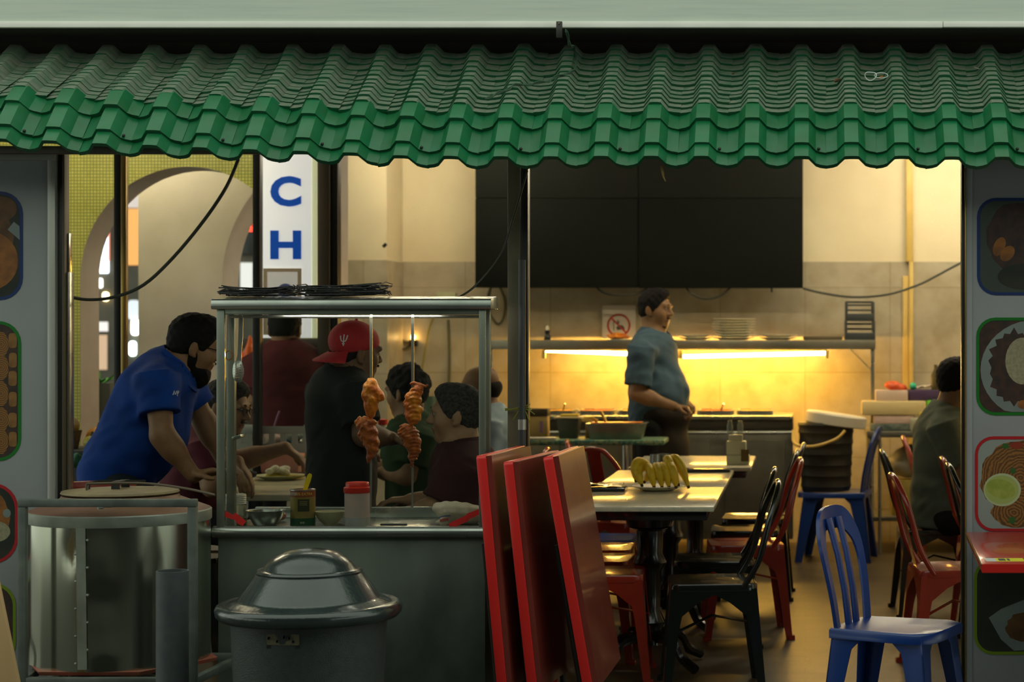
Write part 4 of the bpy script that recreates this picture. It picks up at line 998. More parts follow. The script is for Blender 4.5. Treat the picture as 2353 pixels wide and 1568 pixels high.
menu_panel('menu_sign', 'tall pale menu panel with rounded food photos behind the low red table', 2221, x1R + 40, 340, [
    ('blue', 2245, x1R, 455, 679, 44, mat('photo_slate', (.042, .056, .046), .4, c2=(.05, .065, .052), scale=9), [(blob(2345, 545, 78, 84, jag=.04, n=30, lim=(2262, 2600, 466, 668)), M_phmeat), (blob(2296, 567, 13, 23, rot=.4), M_phorange), (blob(2315, 583, 14, 20, rot=.7), M_phorange), (blob(2352, 636, 60, 30, lim=(2262, 2600, 466, 668)), M_phdark)]),
    ('green', 2243, x1R, 730, 955, 44, M_phmeat, [(blob(2385, 850, 132, 116, n=40, lim=(2251, 2600, 738, 947)), M_phplate), (spk, M_phmeat), (blob(2350, 830, 40, 54), M_phrice), (blob(2350, 930, 12, 10), M_phorange)]),
    ('red', 2240, x1R, 1003, 1222, 42, mat('photo_plate_white', (.24, .27, .25), .4), [(blob(2345, 1100, 92, 88, jag=.05, n=34, lim=(2250, 2600, 1012, 1214)), M_noodle), (blob(2330, 1180, 50, 32, jag=.1), M_noodle), (blob(2303, 1126, 43, 38), M_phrim), (blob(2302, 1126, 39, 33), M_phlime), (blob(2300, 1124, 34, 22, rot=.25), M_phlimein), (blob(2328, 1082, 7, 7, jag=.2), M_phgreen), (blob(2325, 1196, 8, 8, jag=.2), M_phgreen), (blob(2310, 1026, 8, 6, jag=.3), M_phgreen), (blob(2336, 1024, 15, 8), mat('photo_red', (.22, .03, .015), .4))]),
    ('lime', 2238, x1R, 1285, 1505, 44, M_phdark, [([(2272, 1420), (2300, 1400), (2350, 1380), (2440, 1370), (2440, 1490), (2330, 1496), (2300, 1470)], M_phplate), (blob(2352, 1443, 40, 34, jag=.08), M_phbrown)])], W(2460, 1500, SP).xy.to_3d())
t = thing('panel_frame', 'black and brass edge frame along the inner side of the right menu panel', 'frame', (fx(2215), YP, 0), kind='structure')
MB().bb(fx(2210), fx(2216), YP + .005, YP + .06, 0, 2.15).build('black_channel', M_black, t, world=True, bevel=.001)
MB().bb(fx(2216.5), fx(2219.5), YP - .008, YP + .05, 0, 2.15).build('brass_edge', M_gold, t, world=True, bevel=.001)
MB().bb(fx(2220), fx(2234), YP - .004, YP + .04, 0, 2.15).build('aluminium_edge', M_panel, t, world=True, bevel=.002)
# ================================================================== DINING AREA
M_marb = mat('table_marble', (.62, .58, .42), .22, c2=(.52, .49, .35), scale=40, detail=8, lo=.45, hi=.7, coat=.2)
M_tedge = mat('table_edge', (.40, .37, .27), .4)
M_blk = mat('black_gloss', (.012, .012, .011), .22, coat=.4)
M_redc = mat('red_gloss_paint', (.38, .032, .012), .25, c2=(.30, .025, .01), scale=6, coat=.5)
M_blkc = mat('black_gloss_paint', (.008, .010, .008), .2, coat=.6)
M_bluec = mat('blue_plastic', (.006, .038, .20), .33, c2=(.004, .028, .155), scale=4, coat=.15)
M_bluec2 = mat('blue_plastic_seat', (.02, .08, .42), .3, coat=.2)
def dining_table(x0, x1, y0, y1, z, label):
    t = thing('dining_table', label, 'table', ((x0 + x1) / 2, (y0 + y1) / 2, 0), group='white topped dining tables in a row')
    MB().bb(x0, x1, y0, y1, z - .022, z).build('table_top', M_marb, t, world=True, bevel=.005)
    MB().bb(x0 + .03, x1 - .03, y0 + .03, y1 - .03, z - .06, z - .023).build('apron', M_blk, t, world=True, bevel=.003)
    cx = (x0 + x1) / 2
    for cy in ((y0 + y1) / 2,):
        MB().lathe([(.10, .62), (.06, .60), (.055, .50), (.075, .46), (.05, .42), (.045, .25), (.07, .20), (.05, .16), (.06, .10)], c=(cx, cy, 0), n=20).lathe([(.12, z - .062), (.10, .62)], c=(cx, cy, 0), n=20).build('pedestal', M_blk, t, world=True)
        for k in range(4):
            a = PI / 4 + k * PI / 2; d = V(math.cos(a), math.sin(a), 0); c0 = V(cx, cy, 0)
            MB().tube(bez([c0 + d * .03 + V(0, 0, .14), c0 + d * .16 + V(0, 0, .13), c0 + d * .22 + V(0, 0, .06), c0 + d * .30 + V(0, 0, .022)], 12), [.03, .03, .028, .028, .026, .026, .025, .024, .024, .022, .022, .022, .022][:13], 8).build('foot', M_blk, t, world=True)
    return t
ZT = .75
Y1a, Y1b = YS(557), YS(492); Y2a, Y2b = YS(489), YS(437); Y3a, Y3b = YS(428), YS(390)
dining_table(-.99, -.376, Y1a, Y1b, ZT, 'white marble topped dining table carrying the plate of bananas')
dining_table(-.985, -.375, Y2a, Y2b, ZT, 'white marble topped dining table between two others in the row')
dining_table(-.95, -.29, Y3a, Y3b, ZT, 'white marble topped dining table with the tissue holder')

# ---- sheet-metal cafe chairs (front is +x)
def cafe_chair(kind, m):
    t = thing('cafe_chair', 'x', 'chair')
    hs = .178; zs = .45
    st = MB(); pr = rrect(-hs, hs, -hs, hs, .045, 5); pi = rrect(-hs + .02, hs - .02, -hs + .02, hs - .02, .035, 5); pj = rrect(-hs + .05, hs - .05, -hs + .05, hs - .05, .03, 5); n = len(pr)
    vs = [V(u, v, zs - .03) for u, v in pr] + [V(u, v, zs - .006) for u, v in pr] + [V(u * .985, v * .985, zs) for u, v in pr] + [V(u, v, zs - .002) for u, v in pi] + [V(u, v, zs - .008) for u, v in pj]
    fs = [(k * n + i, k * n + (i + 1) % n, (k + 1) * n + (i + 1) % n, (k + 1) * n + i) for k in range(4) for i in range(n)] + [tuple(4 * n + i for i in range(n)), tuple(reversed(range(n)))]
    st.add(vs, fs); st.build('seat', m, t, angle=50)
    # legs: flared pressed sheet, wide at the top, with the arch between them left open
    for sx in (-1, 1):
        for sy in (-1, 1):
            lg = MB(); k = 9
            for side in (0, 1):
                outer = []; inner = []
                for i in range(k):
                    f = i / (k - 1); z = zs - .02 - f * (zs - .02)
                    ox = hs - .004 + .036 * f; wtop = .165 * max(0, 1 - f / .28) ** 1.6 + .055 - .025 * f
                    if side == 0: outer.append(V(sx * ox, sy * ox, z)); inner.append(V(sx * (ox - wtop), sy * (ox + .002), z))
                    else: outer.append(V(sx * ox, sy * ox, z)); inner.append(V(sx * (ox + .002), sy * (ox - wtop), z))
                th = V(0, -sy * .004, 0) if side == 0 else V(-sx * .004, 0, 0)
                vs = outer + inner + [p + th for p in outer] + [p + th for p in inner]
                fs = []
                for i in range(k - 1): fs += [(i, i + 1, k + i + 1, k + i), (2 * k + i, 3 * k + i, 3 * k + i + 1, 2 * k + i + 1), (i, 2 * k + i, 2 * k + i + 1, i + 1), (k + i, k + i + 1, 3 * k + i + 1, 3 * k + i)]
                fs += [(k - 1, 3 * k - 1, 4 * k - 1, 2 * k - 1), (0, k, 3 * k, 2 * k)]
                lg.add(vs, fs)
            lg.box((sx * (hs + .028), sy * (hs + .028), .01), (.03, .03, .02))
            lg.build('leg', m, t, angle=40)
    bk = MB(); zt = .85
    hoop = bez([V(-hs + .06, -hs + .008, zs - .015), V(-hs - .005, -hs + .0, zs + .10), V(-hs - .05, -hs + .02, zs + .27), V(-hs - .085, -.095, zt - .03), V(-hs - .095, -.04, zt - .003), V(-hs - .095, .04, zt - .003), V(-hs - .085, .095, zt - .03), V(-hs - .05, hs - .02, zs + .27), V(-hs - .005, hs - .0, zs + .10), V(-hs + .06, hs - .008, zs - .015)], 54)
    bk.tube(hoop, .0125, 10); bk.build('back_hoop', m, t)
    sl = MB(); sl.ribbon([V(-hs + .012, 0, zs - .01), V(-hs - .03, 0, zs + .16), V(-hs - .07, 0, zs + .30), V(-hs - .094, 0, zt - .006)], [.075, .085, .095, .10], (0, 1, 0), .003); sl.build('back_splat', m, t)
    bs = MB(); bs.tube([V(-hs - .012, -hs + .005, .24), V(0, 0, .30), V(hs + .012, hs - .005, .24)], .006, 6); bs.build('cross_brace', m, t)
    return t
protos = {'red': cafe_chair('red', M_redc), 'black': cafe_chair('black', M_blkc)}
used = set()
def place_chair(kind, x, y, rz, label, group):
    o = protos[kind] if kind not in used else copy_tree(protos[kind])
    used.add(kind); o.location = (x, y, 0); o.rotation_euler = (0, 0, rz); o['label'] = label; o['group'] = group
    return o
GR, GL, GE = 'cafe chairs on the aisle side of the dining tables', 'cafe chairs tucked in on the post side of the dining tables', 'cafe chairs beside the right menu panel'
Xs = lambda px, s: (px - PX) / s
place_chair('black', Xs(1636, 556), YS(556) , PI + .1, 'black metal cafe chair at the banana table, first from the street', GR)
place_chair('black', Xs(1642, 506), YS(506), PI + .02, 'black metal cafe chair squeezed between another black chair and a red one', GR)
place_chair('red', Xs(1712, 470), YS(470), PI + .12, 'red metal cafe chair standing in the row of black chairs', GR)
place_chair('black', Xs(1712, 438), YS(438), PI + .02, 'black metal cafe chair directly behind the red one on the aisle', GR)
place_chair('black', Xs(1735, 411), YS(411), PI - .02, 'black metal cafe chair at the tissue holder table on the aisle', GR)
place_chair('red', -.865, YS(537), .05, 'red metal cafe chair under the banana table beside the leaning tables', GL)
place_chair('red', -.965, YS(506), -.04, 'red metal cafe chair second in the tucked row by the leaning tables', GL)
place_chair('red', -1.0, YS(481), .03, 'red metal cafe chair next to the blue seated one under the tables', GL)
place_chair('red', -.98, YS(424) + .12, .95, 'red metal cafe chair turned slantwise by the middle table', GL)
place_chair('red', -1.10, YS(398), .1, 'red metal cafe chair in front of the green clothed table', GL)
c = copy_tree(protos['red']); c.location = (-1.03, YS(459), 0); c.rotation_euler = (0, 0, -.02); c['label'] = 'metal cafe chair with a blue seat in the tucked row of red chairs'; c['group'] = GL
for ch in [q for q in bpy.data.objects if q.parent == c and q.name.startswith('seat')]:
    ch.data = ch.data.copy(); ch.data.materials.clear(); ch.data.materials.append(M_bluec2); ch['label'] = 'blue seat'
place_chair('red', Xs(2050, 528) + .27, YS(526), .12, 'red metal cafe chair beside the blue plastic chair and the menu panel', GE)
place_chair('black', Xs(2028, 438) + .27, YS(436), .06, 'black metal cafe chair in which the person in grey green sits', GE)
place_chair('red', Xs(2078, 385) + .27, YS(383), .0, 'red metal cafe chair by the cluttered steel table at the back', GE)
place_chair('red', Xs(2165, 462) + .27, YS(463), .05, 'red metal cafe chair half hidden by the menu panel', GE)
place_chair('black', Xs(2180, 488) + .27, YS(488), .05, 'black metal cafe chair half hidden by the menu panel', GE)

# ---- blue plastic chairs (front is +x)
def plastic_chair(label):
    t = thing('plastic_chair', label, 'chair', group='blue plastic chairs')
    zs = .44
    st = MB(); w0, w1, d = .165, .195, .19
    out = [(-d, -w0), (-d * .2, -w0 - .012), (d * .7, -w1), (d, -w1 * .75), (d * 1.03, 0), (d, w1 * .75), (d * .7, w1), (-d * .2, w0 + .012), (-d, w0), (-d * 1.03, 0)]
    n = len(out)
    vs = [V(u, v, zs - .035) for u, v in out] + [V(u, v, zs - .006) for u, v in out] + [V(u * .97, v * .97, zs) for u, v in out] + [V(u * .5, v * .5, zs - .012) for u, v in out]
    fs = [(k * n + i, k * n + (i + 1) % n, (k + 1) * n + (i + 1) % n, (k + 1) * n + i) for k in range(3) for i in range(n)] + [tuple(3 * n + i for i in range(n))]
    vs += [V(u * .96, v * .96, zs - .035) for u, v in out] + [V(u * .96, v * .96, zs - .016) for u, v in out]
    fs += [(i, (i + 1) % n, 4 * n + (i + 1) % n, 4 * n + i) for i in range(n)] + [(4 * n + i, 4 * n + (i + 1) % n, 5 * n + (i + 1) % n, 5 * n + i) for i in range(n)] + [tuple(5 * n + i for i in range(n - 1, -1, -1))]
    st.add(vs, fs); st.build('seat', M_bluec, t, angle=50)
    for (x, y, sx, sy) in ((-d + .01, -w0 + .005, -1, -1), (-d + .01, w0 - .005, -1, 1), (d - .035, -w1 + .02, 1, -1), (d - .035, w1 - .02, 1, 1)):
        lg = MB(); top = V(x, y, zs - .008); ft = V(x + sx * .045, y + sy * .03, 0)
        for (dx, dy) in ((1, 0), (0, 1)):
            # L-shaped section: two tapering blades
            k = 8; vs = []
            for i in range(k):
                f = i / (k - 1); p = top.lerp(ft, f); w = .085 - .045 * f + .05 * max(0, 1 - f / .12)
                e = V(-sx * w, 0, 0) if dx else V(0, -sy * w, 0); th = V(0, -sy * .007, 0) if dx else V(-sx * .007, 0, 0)
                vs += [p, p + e, p + e + th, p + th]
            fs = [(i * 4 + j, i * 4 + (j + 1) % 4, i * 4 + 4 + (j + 1) % 4, i * 4 + 4 + j) for i in range(k - 1) for j in range(4)] + [(0, 3, 2, 1), (4 * k - 4, 4 * k - 3, 4 * k - 2, 4 * k - 1)]
            lg.add(vs, fs)
        lg.build('leg', M_bluec, t, angle=40, bevel=.002)
    # backrest: arched outer band and two inner slats
    bx = lambda f: -d + .015 - .035 * f - .055 * f * f
    zb = lambda f: zs - .01 + .42 * f
    bo = MB(); pts = []; ws = []
    path = [(-w0 + .012, 0), (-w0 + .0, .25), (-w0 - .012, .5), (-w0 - .012, .72), (-w0 + .02, .88), (-.10, .965), (-.04, .995), (.04, .995), (.10, .965), (w0 - .02, .88), (w0 + .012, .72), (w0 + .012, .5), (w0, .25), (w0 - .012, 0)]
    P = bez([V(bx(f), y, zb(f)) for (y, f) in path], 60)
    k = len(P); vs = []
    for i, p in enumerate(P):
        tn = (P[min(i + 1, k - 1)] - P[max(i - 1, 0)]).normalized()
        nb = V(1, 0, .12).normalized(); wd = tn.cross(nb).normalized()      # points outwards in the plane of the back
        f = (p.z - zb(0)) / (zb(1) - zb(0)); w = .042 + .04 * max(0, f - .55) / .45
        inn = -wd if (wd.dot(V(0, p.y, p.z - zs - .2)) > 0) else wd
        a = p; b = p + inn * w
        vs += [a, b, b + nb * .008, a + nb * .014]
    fs = [(i * 4 + j, i * 4 + (j + 1) % 4, i * 4 + 4 + (j + 1) % 4, i * 4 + 4 + j) for i in range(k - 1) for j in range(4)] + [(0, 3, 2, 1), (4 * k - 4, 4 * k - 3, 4 * k - 2, 4 * k - 1)]
    bo.add(vs, fs); bo.build('backrest', M_bluec, t, angle=45)
    for y0, y1 in ((-.034, -.045), (.034, .045)):
        sl = MB(); sl.ribbon([V(bx(f) + .006, y0 + (y1 - y0) * f, zb(f)) for f in (0, .3, .6, .9)], [.05, .045, .042, .05], (0, 1, 0), .008); sl.build('back_slat', M_bluec, t, bevel=.002)
    return t
pc = plastic_chair('blue plastic chair standing on its own at the edge of the dining floor')
pc.location = (Xs(2062, 655), YS(655), 0); pc.rotation_euler = (0, 0, -.42)
pc2 = copy_tree(pc); pc2['label'] = 'blue plastic chair holding the lidded black pail'
pc2.location = (Xs(1918, 352), YS(352), 0); pc2.rotation_euler = (0, 0, PI - .15); pc2.scale = (1.15, 1.1, 1.02)
pc3 = copy_tree(pc); pc3['label'] = 'blue plastic chair between the seated men behind the stall'
pc3.location = (Xs(965, 505), YS(505), 0); pc3.rotation_euler = (0, 0, 2.6); pc3.scale = (1, 1, .98)

# ---- banana plate
c = V(Xs(1512, 503), YS(503), ZT)
M_plate = mat('melamine_plate', (.85, .80, .60), .35)
def plate_mb(r, h=.018): return MB().lathe([(0, .003), (r * .55, .0), (r * .6, .002), (r * .8, h * .6), (r, h), (r, h + .002), (r * .8, h * .6 + .004), (r * .6, .005), (0, .005)], n=40)
tag(plate_mb(.118, .02).build('dinner_plate', M_plate, loc=c + V(0, 0, .0005)), 'pale plate under the bananas on the first table', 'plate')
M_ban = mat('banana_skin', (.80, .53, .012), .5, c2=(.68, .43, .01), scale=14, detail=5, bump=.1)
M_bant = mat('banana_tip', (.06, .04, .015), .8)
bb_ = thing('banana_bunch', 'bunch of ripe yellow bananas heaped on a plate', 'bananas', c + V(0, 0, .02))
def banana(a, mid, b, r, par):
    pts = bez([a, a.lerp(mid, .6) + (mid - a.lerp(b, .5)) * .25, mid, b.lerp(mid, .6) + (mid - a.lerp(b, .5)) * .25, b], 20); k = len(pts)
    rs = [r * (.35 + .65 * min(1, min(i, k - 1 - i) / 3.5)) for i in range(k)]
    o = MB().tube(pts, rs, 7).build('banana', M_ban, par, angle=60)
    MB().tube([pts[-1], pts[-1] + (pts[-1] - pts[-3]).normalized() * .012], [r * .36, r * .28], 6).build('banana_tip', M_bant, o)
    MB().tube([pts[0] - (pts[2] - pts[0]).normalized() * .014, pts[0]], [r * .3, r * .38], 6).build('banana_stem', M_bant, o)
q = lambda px, py, dy=0: V((px - 1512) / 503, dy, (1117 - py) / 503)
banana(q(1495, 1078, .02), q(1466, 1062, -.03), q(1464, 1100, -.07), .022, bb_)
banana(q(1490, 1075, .03), q(1470, 1080, -.05), q(1478, 1110, -.09), .021, bb_)
for i, (x0, x1) in enumerate(((1496, 1506), (1514, 1524), (1530, 1540), (1545, 1556))):
    banana(q(x0 - 12, 1078, .04), q(x0, 1078 - i * 2, -.06), q(x1, 1114, -.085), .0215, bb_)
banana(q(1532, 1066, .04), q(1538, 1060, -.03), q(1560, 1110, -.06), .0215, bb_)
banana(q(1536, 1072, .06), q(1556, 1058, .0), q(1582, 1116, -.03), .021, bb_)
banana(q(1520, 1070, .08), q(1500, 1082, .06), q(1480, 1108, .05), .021, bb_)
banana(q(1540, 1074, .08), q(1535, 1085, .09), q(1530, 1112, .10), .021, bb_)
# tray, cutlery, cups, tissue holder
def onT(px, py):   # a pixel on the table tops
    s = (py - PY) / (CH - ZT); return W(px, py, s)
tr = thing('serving_tray', 'black tray with crumpled foil on the banana table', 'tray', onT(1395, 1128))
MB().bb(-.20, .085, -.055, .10, 0, .016).build('tray_base', M_blk, tr, bevel=.005)
fo = MB(); r = random.Random(4); nx, ny = 12, 6
vs = [V(-.195 + .265 * i / nx, -.045 + .13 * j / ny, .018 + r.uniform(0, .016)) for j in range(ny + 1) for i in range(nx + 1)]
fo.add(vs, [(j * (nx + 1) + i, j * (nx + 1) + i + 1, (j + 1) * (nx + 1) + i + 1, (j + 1) * (nx + 1) + i) for j in range(ny) for i in range(nx)]); fo.build('foil_sheet', mat('foil', (.75, .62, .32), .25, .9), tr, smooth=False)
p = onT(1620, 1086); one(MB().bb(p.x - .15, p.x + .13, p.y - .02, p.y + .12, ZT + .0005, ZT + .016), 'black_tray', M_blk, 'flat black tray lying on the middle table', 'tray', p, bevel=.004)
p = onT(1513, 1096)
for i, (dx, dy) in enumerate(((-.03, 0.0), (.028, .02), (.0, .06))):
    mb = MB().lathe([(0, .001), (.023, 0), (.029, .004), (.029, .095), (.027, .095), (.027, .006), (0, .004)], n=24)
    tag(mb.build('steel_cup', M_ss, loc=(p.x + dx * 1.2, p.y + dy + .28, ZT + .0005)), 'ribbed steel cup on the middle table behind the bananas', 'cup', 'steel cups behind the bananas')
p = onT(1696, 1068); th_ = thing('tissue_holder', 'stepped cream tissue and sauce holder on the far table', 'tissue holder', p)
M_cr = mat('cream_plastic', (.66, .63, .42), .5)
MB().bb(-.062, .062, -.05, .05, 0.0, .055).build('base_box', M_cr, th_, bevel=.006); MB().bb(-.062, .045, -.045, .045, .055, .13).build('tissue_box', M_cr, th_, bevel=.006); MB().bb(-.05, .025, -.04, .04, .13, .165).build('top_box', M_cr, th_, bevel=.005)
MB().bb(.018, .06, -.052, -.048, .02, .085).build('print_patch', mat('print_brown', (.16, .1, .02), .6), th_, smooth=False)
for dx in (-.045, .012):
    MB().lathe([(0, 0), (.016, 0), (.017, .05), (.012, .062), (.013, .075), (0, .077)], c=(dx, 0, .165), n=16).build('shaker', glass_mat('shaker_glass', (.8, .82, .75), .2) if 'shaker_glass' not in MATS else MATS['shaker_glass'], th_)

# ---- back counter with heated trays
sC = 350; zc = W(0, 956, sC).z; YC = YS(sC); xa, xb = Xs(1130, sC), Xs(1822, sC)
M_bd = steel_mat('counter_steel', (.33, .33, .27), (.2, .2, .16), .38, 3, (1, 1, 1), .1, .8)
ct = thing('steel_counter', 'long stainless serving counter against the back wall under the lit shelf', 'counter', ((xa + xb) / 2, YC + .3, 0))
C = lambda mb, n, m, **k: mb.build(n, m, ct, world=True, **k)
C(MB().bb(xa, xb, YC + .02, YC + .62, .12, zc - .09), 'cabinet', M_bd, bevel=.004)
C(MB().bb(xa, xb, YC, YC + .62, zc - .03, zc), 'counter_top', M_ss, bevel=.006)
C(MB().bb(xa, xb, YC + .01, YC + .6, zc - .09, zc - .03), 'plinth_band', mat('counter_dark_band', (.05, .045, .03), .5, .4), bevel=.002)
C(MB().cyl((xa, YC - .03, zc - .11), (xb, YC - .03, zc - .11), .012, n=12), 'towel_rail', M_ss)
for k in range(4):
    x = xa + .05 + k * (xb - xa) / 4; C(MB().bb(x, x + (xb - xa) / 4 - .1, YC + .005, YC + .022, .18, zc - .16), 'door', M_bd, bevel=.004)
for x in (xa + .05, xb - .05):
    for y in (YC + .08, YC + .55): C(MB().cyl((x, y, 0), (x, y, .12), .02, n=10), 'foot', M_ss)
M_curry = [mat('curry_yellow', (.75, .42, .03), .4, c2=(.6, .28, .02), scale=40, bump=.4), mat('curry_orange', (.6, .18, .02), .4, c2=(.4, .1, .01), scale=40, bump=.4), mat('dal', (.72, .52, .10), .4, c2=(.6, .4, .06), scale=40, bump=.3)]
for k in range(6):
    x = xa + .40 + k * .265
    t = thing('food_tray', ['steel tray of yellow curry behind the tan carton in the back counter', 'steel tray of orange curry behind the square pot in the back counter', 'steel tray of pale lentils behind the foil tray in the back counter', 'steel tray of yellow curry behind the standing man in the back counter', 'steel tray of orange curry just past the standing man in the back counter', 'steel tray of pale lentils beside the black pail in the back counter'][k], 'food tray', (x, YC + .28, zc), group='heated food trays in the back counter')
    pr = rrect(-.12, .12, -.17, .17, .02, 3); pi = rrect(-.105, .105, -.155, .155, .018, 3); mb = MB(); mb.ring(pr, pi, lambda u, v, w: V(u, v, w), .0005, .03); mb.build('tray_rim', M_ss, t)
    mb = MB(); mb.prism(pi, lambda u, v, w: V(u, v, w), .001, .022); mb.build('curry', M_curry[k % 3], t, smooth=False)
    if k % 2 == 0:
        mb = MB(); mb.tube([V(.03, 0, .02), V(.05, -.06, .07), V(.055, -.08, .06)], .006, 6); tag(mb.build('ladle', M_blk, loc=(x, YC + .3, zc + .002)), ['black ladle handle leaning out of the curry near the carton', 'black ladle handle leaning out of the curry behind the blue grey shirt', 'black ladle handle leaning out of the curry near the black pail'][k // 2], 'ladle')

# ---- shelf with the yellow tube lamps
sS = 338; YSh = YS(sS); zs0, zs1 = W(0, 803, sS).z, W(0, 782, sS).z; xa, xb = Xs(1120, sS), Xs(2012, sS)
sh = thing('steel_shelf', 'long stainless shelf above the back counter with yellow tube lamps below', 'shelf', ((xa + xb) / 2, YSh + .2, 0))
H = lambda mb, n, m, **k: mb.build(n, m, sh, world=True, **k)
H(MB().bb(xa, xb, YSh, YB - .13, zs1 - .012, zs1), 'shelf_board', M_bd, bevel=.002)
H(MB().bb(xa, xb, YSh - .003, YSh, zs0, zs1), 'shelf_lip', M_bd, bevel=.001)
for x in (xb - .02, xa + .02): H(MB().bb(x - .013, x + .013, YSh + .01, YSh + .036, zc if x < 0.2 else .82, zs1 - .012), 'shelf_post', M_ss, bevel=.002)
mb = MB(); mb.ribbon([V(xb - .03, YSh + .02, zs0 - .14), V(xb - .17, YSh + .02, zs0)], .02, (0, 1, 0), .006); H(mb, 'brace', M_ss)
M_tube = mat('yellow_tube_glow', (1, .9, .6), .5, emit=(1.0, .54, .09), estr=58)
YT = YSh + .10; sT = F / YT
for (p, q) in (((1250, 805), (1562, 819)), ((1566, 820), (1900, 812))):
    a, b = W(p[0], p[1], sT), W(q[0], q[1], sT); t = thing('tube_lamp', 'glowing yellow tube lamp under the shelf on the ' + ('carton' if p[0] < 1500 else 'plate stack') + ' side of the standing man', 'lamp', (a + b) / 2)
    MB().cyl(a, b, .0125, n=14).build('glass_tube', M_tube, t, world=True)
    MB().bb(min(a.x, b.x), max(a.x, b.x), YT - .02, YT + .02, zs0 - .012, zs0 + .008).build('batten', M_cr, t, world=True, bevel=.002)
    for e in (a, b): MB().bb(e.x - .012, e.x + .012, YT - .014, YT + .014, min(a.z, b.z) - .014, zs0 - .008).build('lamp_holder', M_cr, t, world=True, bevel=.002)

def stack_plates(px, y_rows, s, r, m, label, group, seed=0):
    rr = random.Random(seed); pm = None
    for i in range(y_rows):
        o = plate_mb(r, .016).build('plate', m) if pm is None else bpy.data.objects.new('plate', pm.data)
        if pm is None: pm = o
        else: col.objects.link(o)
        o.location = (Xs(px, s) + rr.uniform(-.006, .006), YS(s), zs1 + .001 + i * .0185); tag(o, label, 'plate', group)
sp_ = F / (YSh + .17)
stack_plates(1686, 8, sp_, .150, M_plate, 'cream plate in the tall stack on the shelf', 'plates in the tall shelf stack', 1)
stack_plates(1596, 2, sp_, .112, M_plate, 'cream plate in the low pile beside the tall stack', 'plates in the low shelf pile', 2)
stack_plates(1788, 2, sp_, .130, M_plate, 'cream plate in the low pile between tall stack and dark tray', 'plates in the other low shelf pile', 3)
one(MB().bb(Xs(1846, sp_), Xs(1935, sp_), YSh + .05, YSh + .30, zs1 + .001, zs1 + .028), 'dark_tray', mat('dark_brown_tray', (.10, .075, .035), .5), 'dark brown flat tray beside the letter rack on the shelf', 'tray', W(1890, 783, sp_), bevel=.006)
# two-tier tray rack
rk = thing('letter_rack', 'dark two tier plastic rack at the end of the shelf', 'rack', (Xs(1975, sp_), YSh + .14, zs1 + .001))
M_rk = mat('dark_grey_plastic', (.035, .042, .042), .45)
w, d = .095, .11
for (z0, nm) in ((0.0, 0), (.13, 1)):
    k = 1 - .04 * nm
    MB().bb(-w * k, w * k, -d, d, z0, z0 + .010).build('tray_floor', M_rk, rk, bevel=.002); MB().bb(-w * k, w * k, -d - .004, -d, z0, z0 + .05).build('tray_front', M_rk, rk, bevel=.002)
    for sx in (-1, 1): MB().bb(sx * w * k - .008, sx * w * k + .008, -d, d, z0, z0 + .13).build('side_frame', M_rk, rk, bevel=.002)
    for j in range(2): MB().bb(-w * k, w * k, d - .008, d, z0 + .07 + .035 * j, z0 + .082 + .035 * j).build('back_slat', M_rk, rk, bevel=.001)
MB().bb(-w, w, d - .01, d, .255, .268).build('top_bar', M_rk, rk, bevel=.002)
# sign, bottle, orange bag on shelf
sg = SW + 1; p = W(1422, 740, sg); nsn = thing('no_smoking_sign', 'white no smoking sign with a red ring on the back wall', 'sign', p)
fn = lambda u, v, w: V((u - 1422) / sg, -.004 - w, -(v - 740) / sg)
MB().prism(rrect(1384, 1461, 702, 780, 2, 2), fn, 0, .004).build('sign_board', mat('sign_white', (.62, .55, .45), .5), nsn, smooth=False)
nn = 36; ring_o = [(1422 + 27 * math.cos(2 * PI * i / nn), 748 + 27 * math.sin(2 * PI * i / nn)) for i in range(nn)]; ring_i = [(1422 + 22.5 * math.cos(2 * PI * i / nn), 748 + 22.5 * math.sin(2 * PI * i / nn)) for i in range(nn)]
MB().ring(ring_o, ring_i, fn, .0042, .006).build('red_ring', mat('sign_red', (.45, .05, .02), .5), nsn, smooth=False)
MB().prism([(1404, 733), (1407, 730), (1440, 763), (1437, 766)], fn, .0042, .0055).build('red_slash', MATS['sign_red'], nsn, smooth=False)
MB().prism([(1416, 752), (1424, 747), (1432, 749), (1437, 757), (1418, 759)], fn, .0042, .005).prism([(1409, 738), (1411, 738), (1412, 760), (1410, 760)], fn, .0042, .005).prism([(1418, 738), (1420, 733), (1421, 741), (1424, 735), (1423, 744), (1419, 745)], fn, .0042, .005).build('pictogram', mat('sign_dark', (.06, .06, .045), .5), nsn, smooth=False)
p = W(1261, 779, sp_); bt = thing('sauce_bottle', 'small dark bottle with a clear top on the shelf', 'bottle', (p.x, YSh + .1, zs1 + .001))
MB().lathe([(0, 0), (.022, 0), (.025, .008), (.020, .03), (.015, .036), (.019, .046), (.020, .064), (.012, .068)], n=20).build('bottle_body', M_blk, bt); MB().lathe([(.011, .068), (.012, .085), (.006, .098), (0, .1)], n=16).build('clear_cap', mat('clear_plastic', (.6, .55, .42), .2), bt)
c = V(Xs(1424, sp_), YSh + .12, zs1 + .022)
o = sdf_obj('orange_bag', [('e', c, (.075, .06, .018), None, 0), ('e', c + V(-.01, 0, .012), (.04, .04, .018), None, .02), ('c', c + V(-.06, 0, 0), c + V(-.085, 0, .012), .008, .004, .01)], .005, mat('orange_film', (.75, .25, .01), .4, c2=(.6, .12, .01), scale=25), c, noise=lambda x, y, z: .003 * np.sin(120 * x) * np.sin(110 * z))
tag(o, 'crumpled orange plastic bag on the shelf below the no smoking sign', 'bag')
one(MB().bb(Xs(1400, sp_), Xs(1452, sp_), YSh + .03, YSh + .2, zs1, zs1 + .006), 'paper_pad', mat('grey_paper', (.3, .33, .28), .7), 'thin grey pad under the orange bag', 'paper', c - V(0, 0, .02))

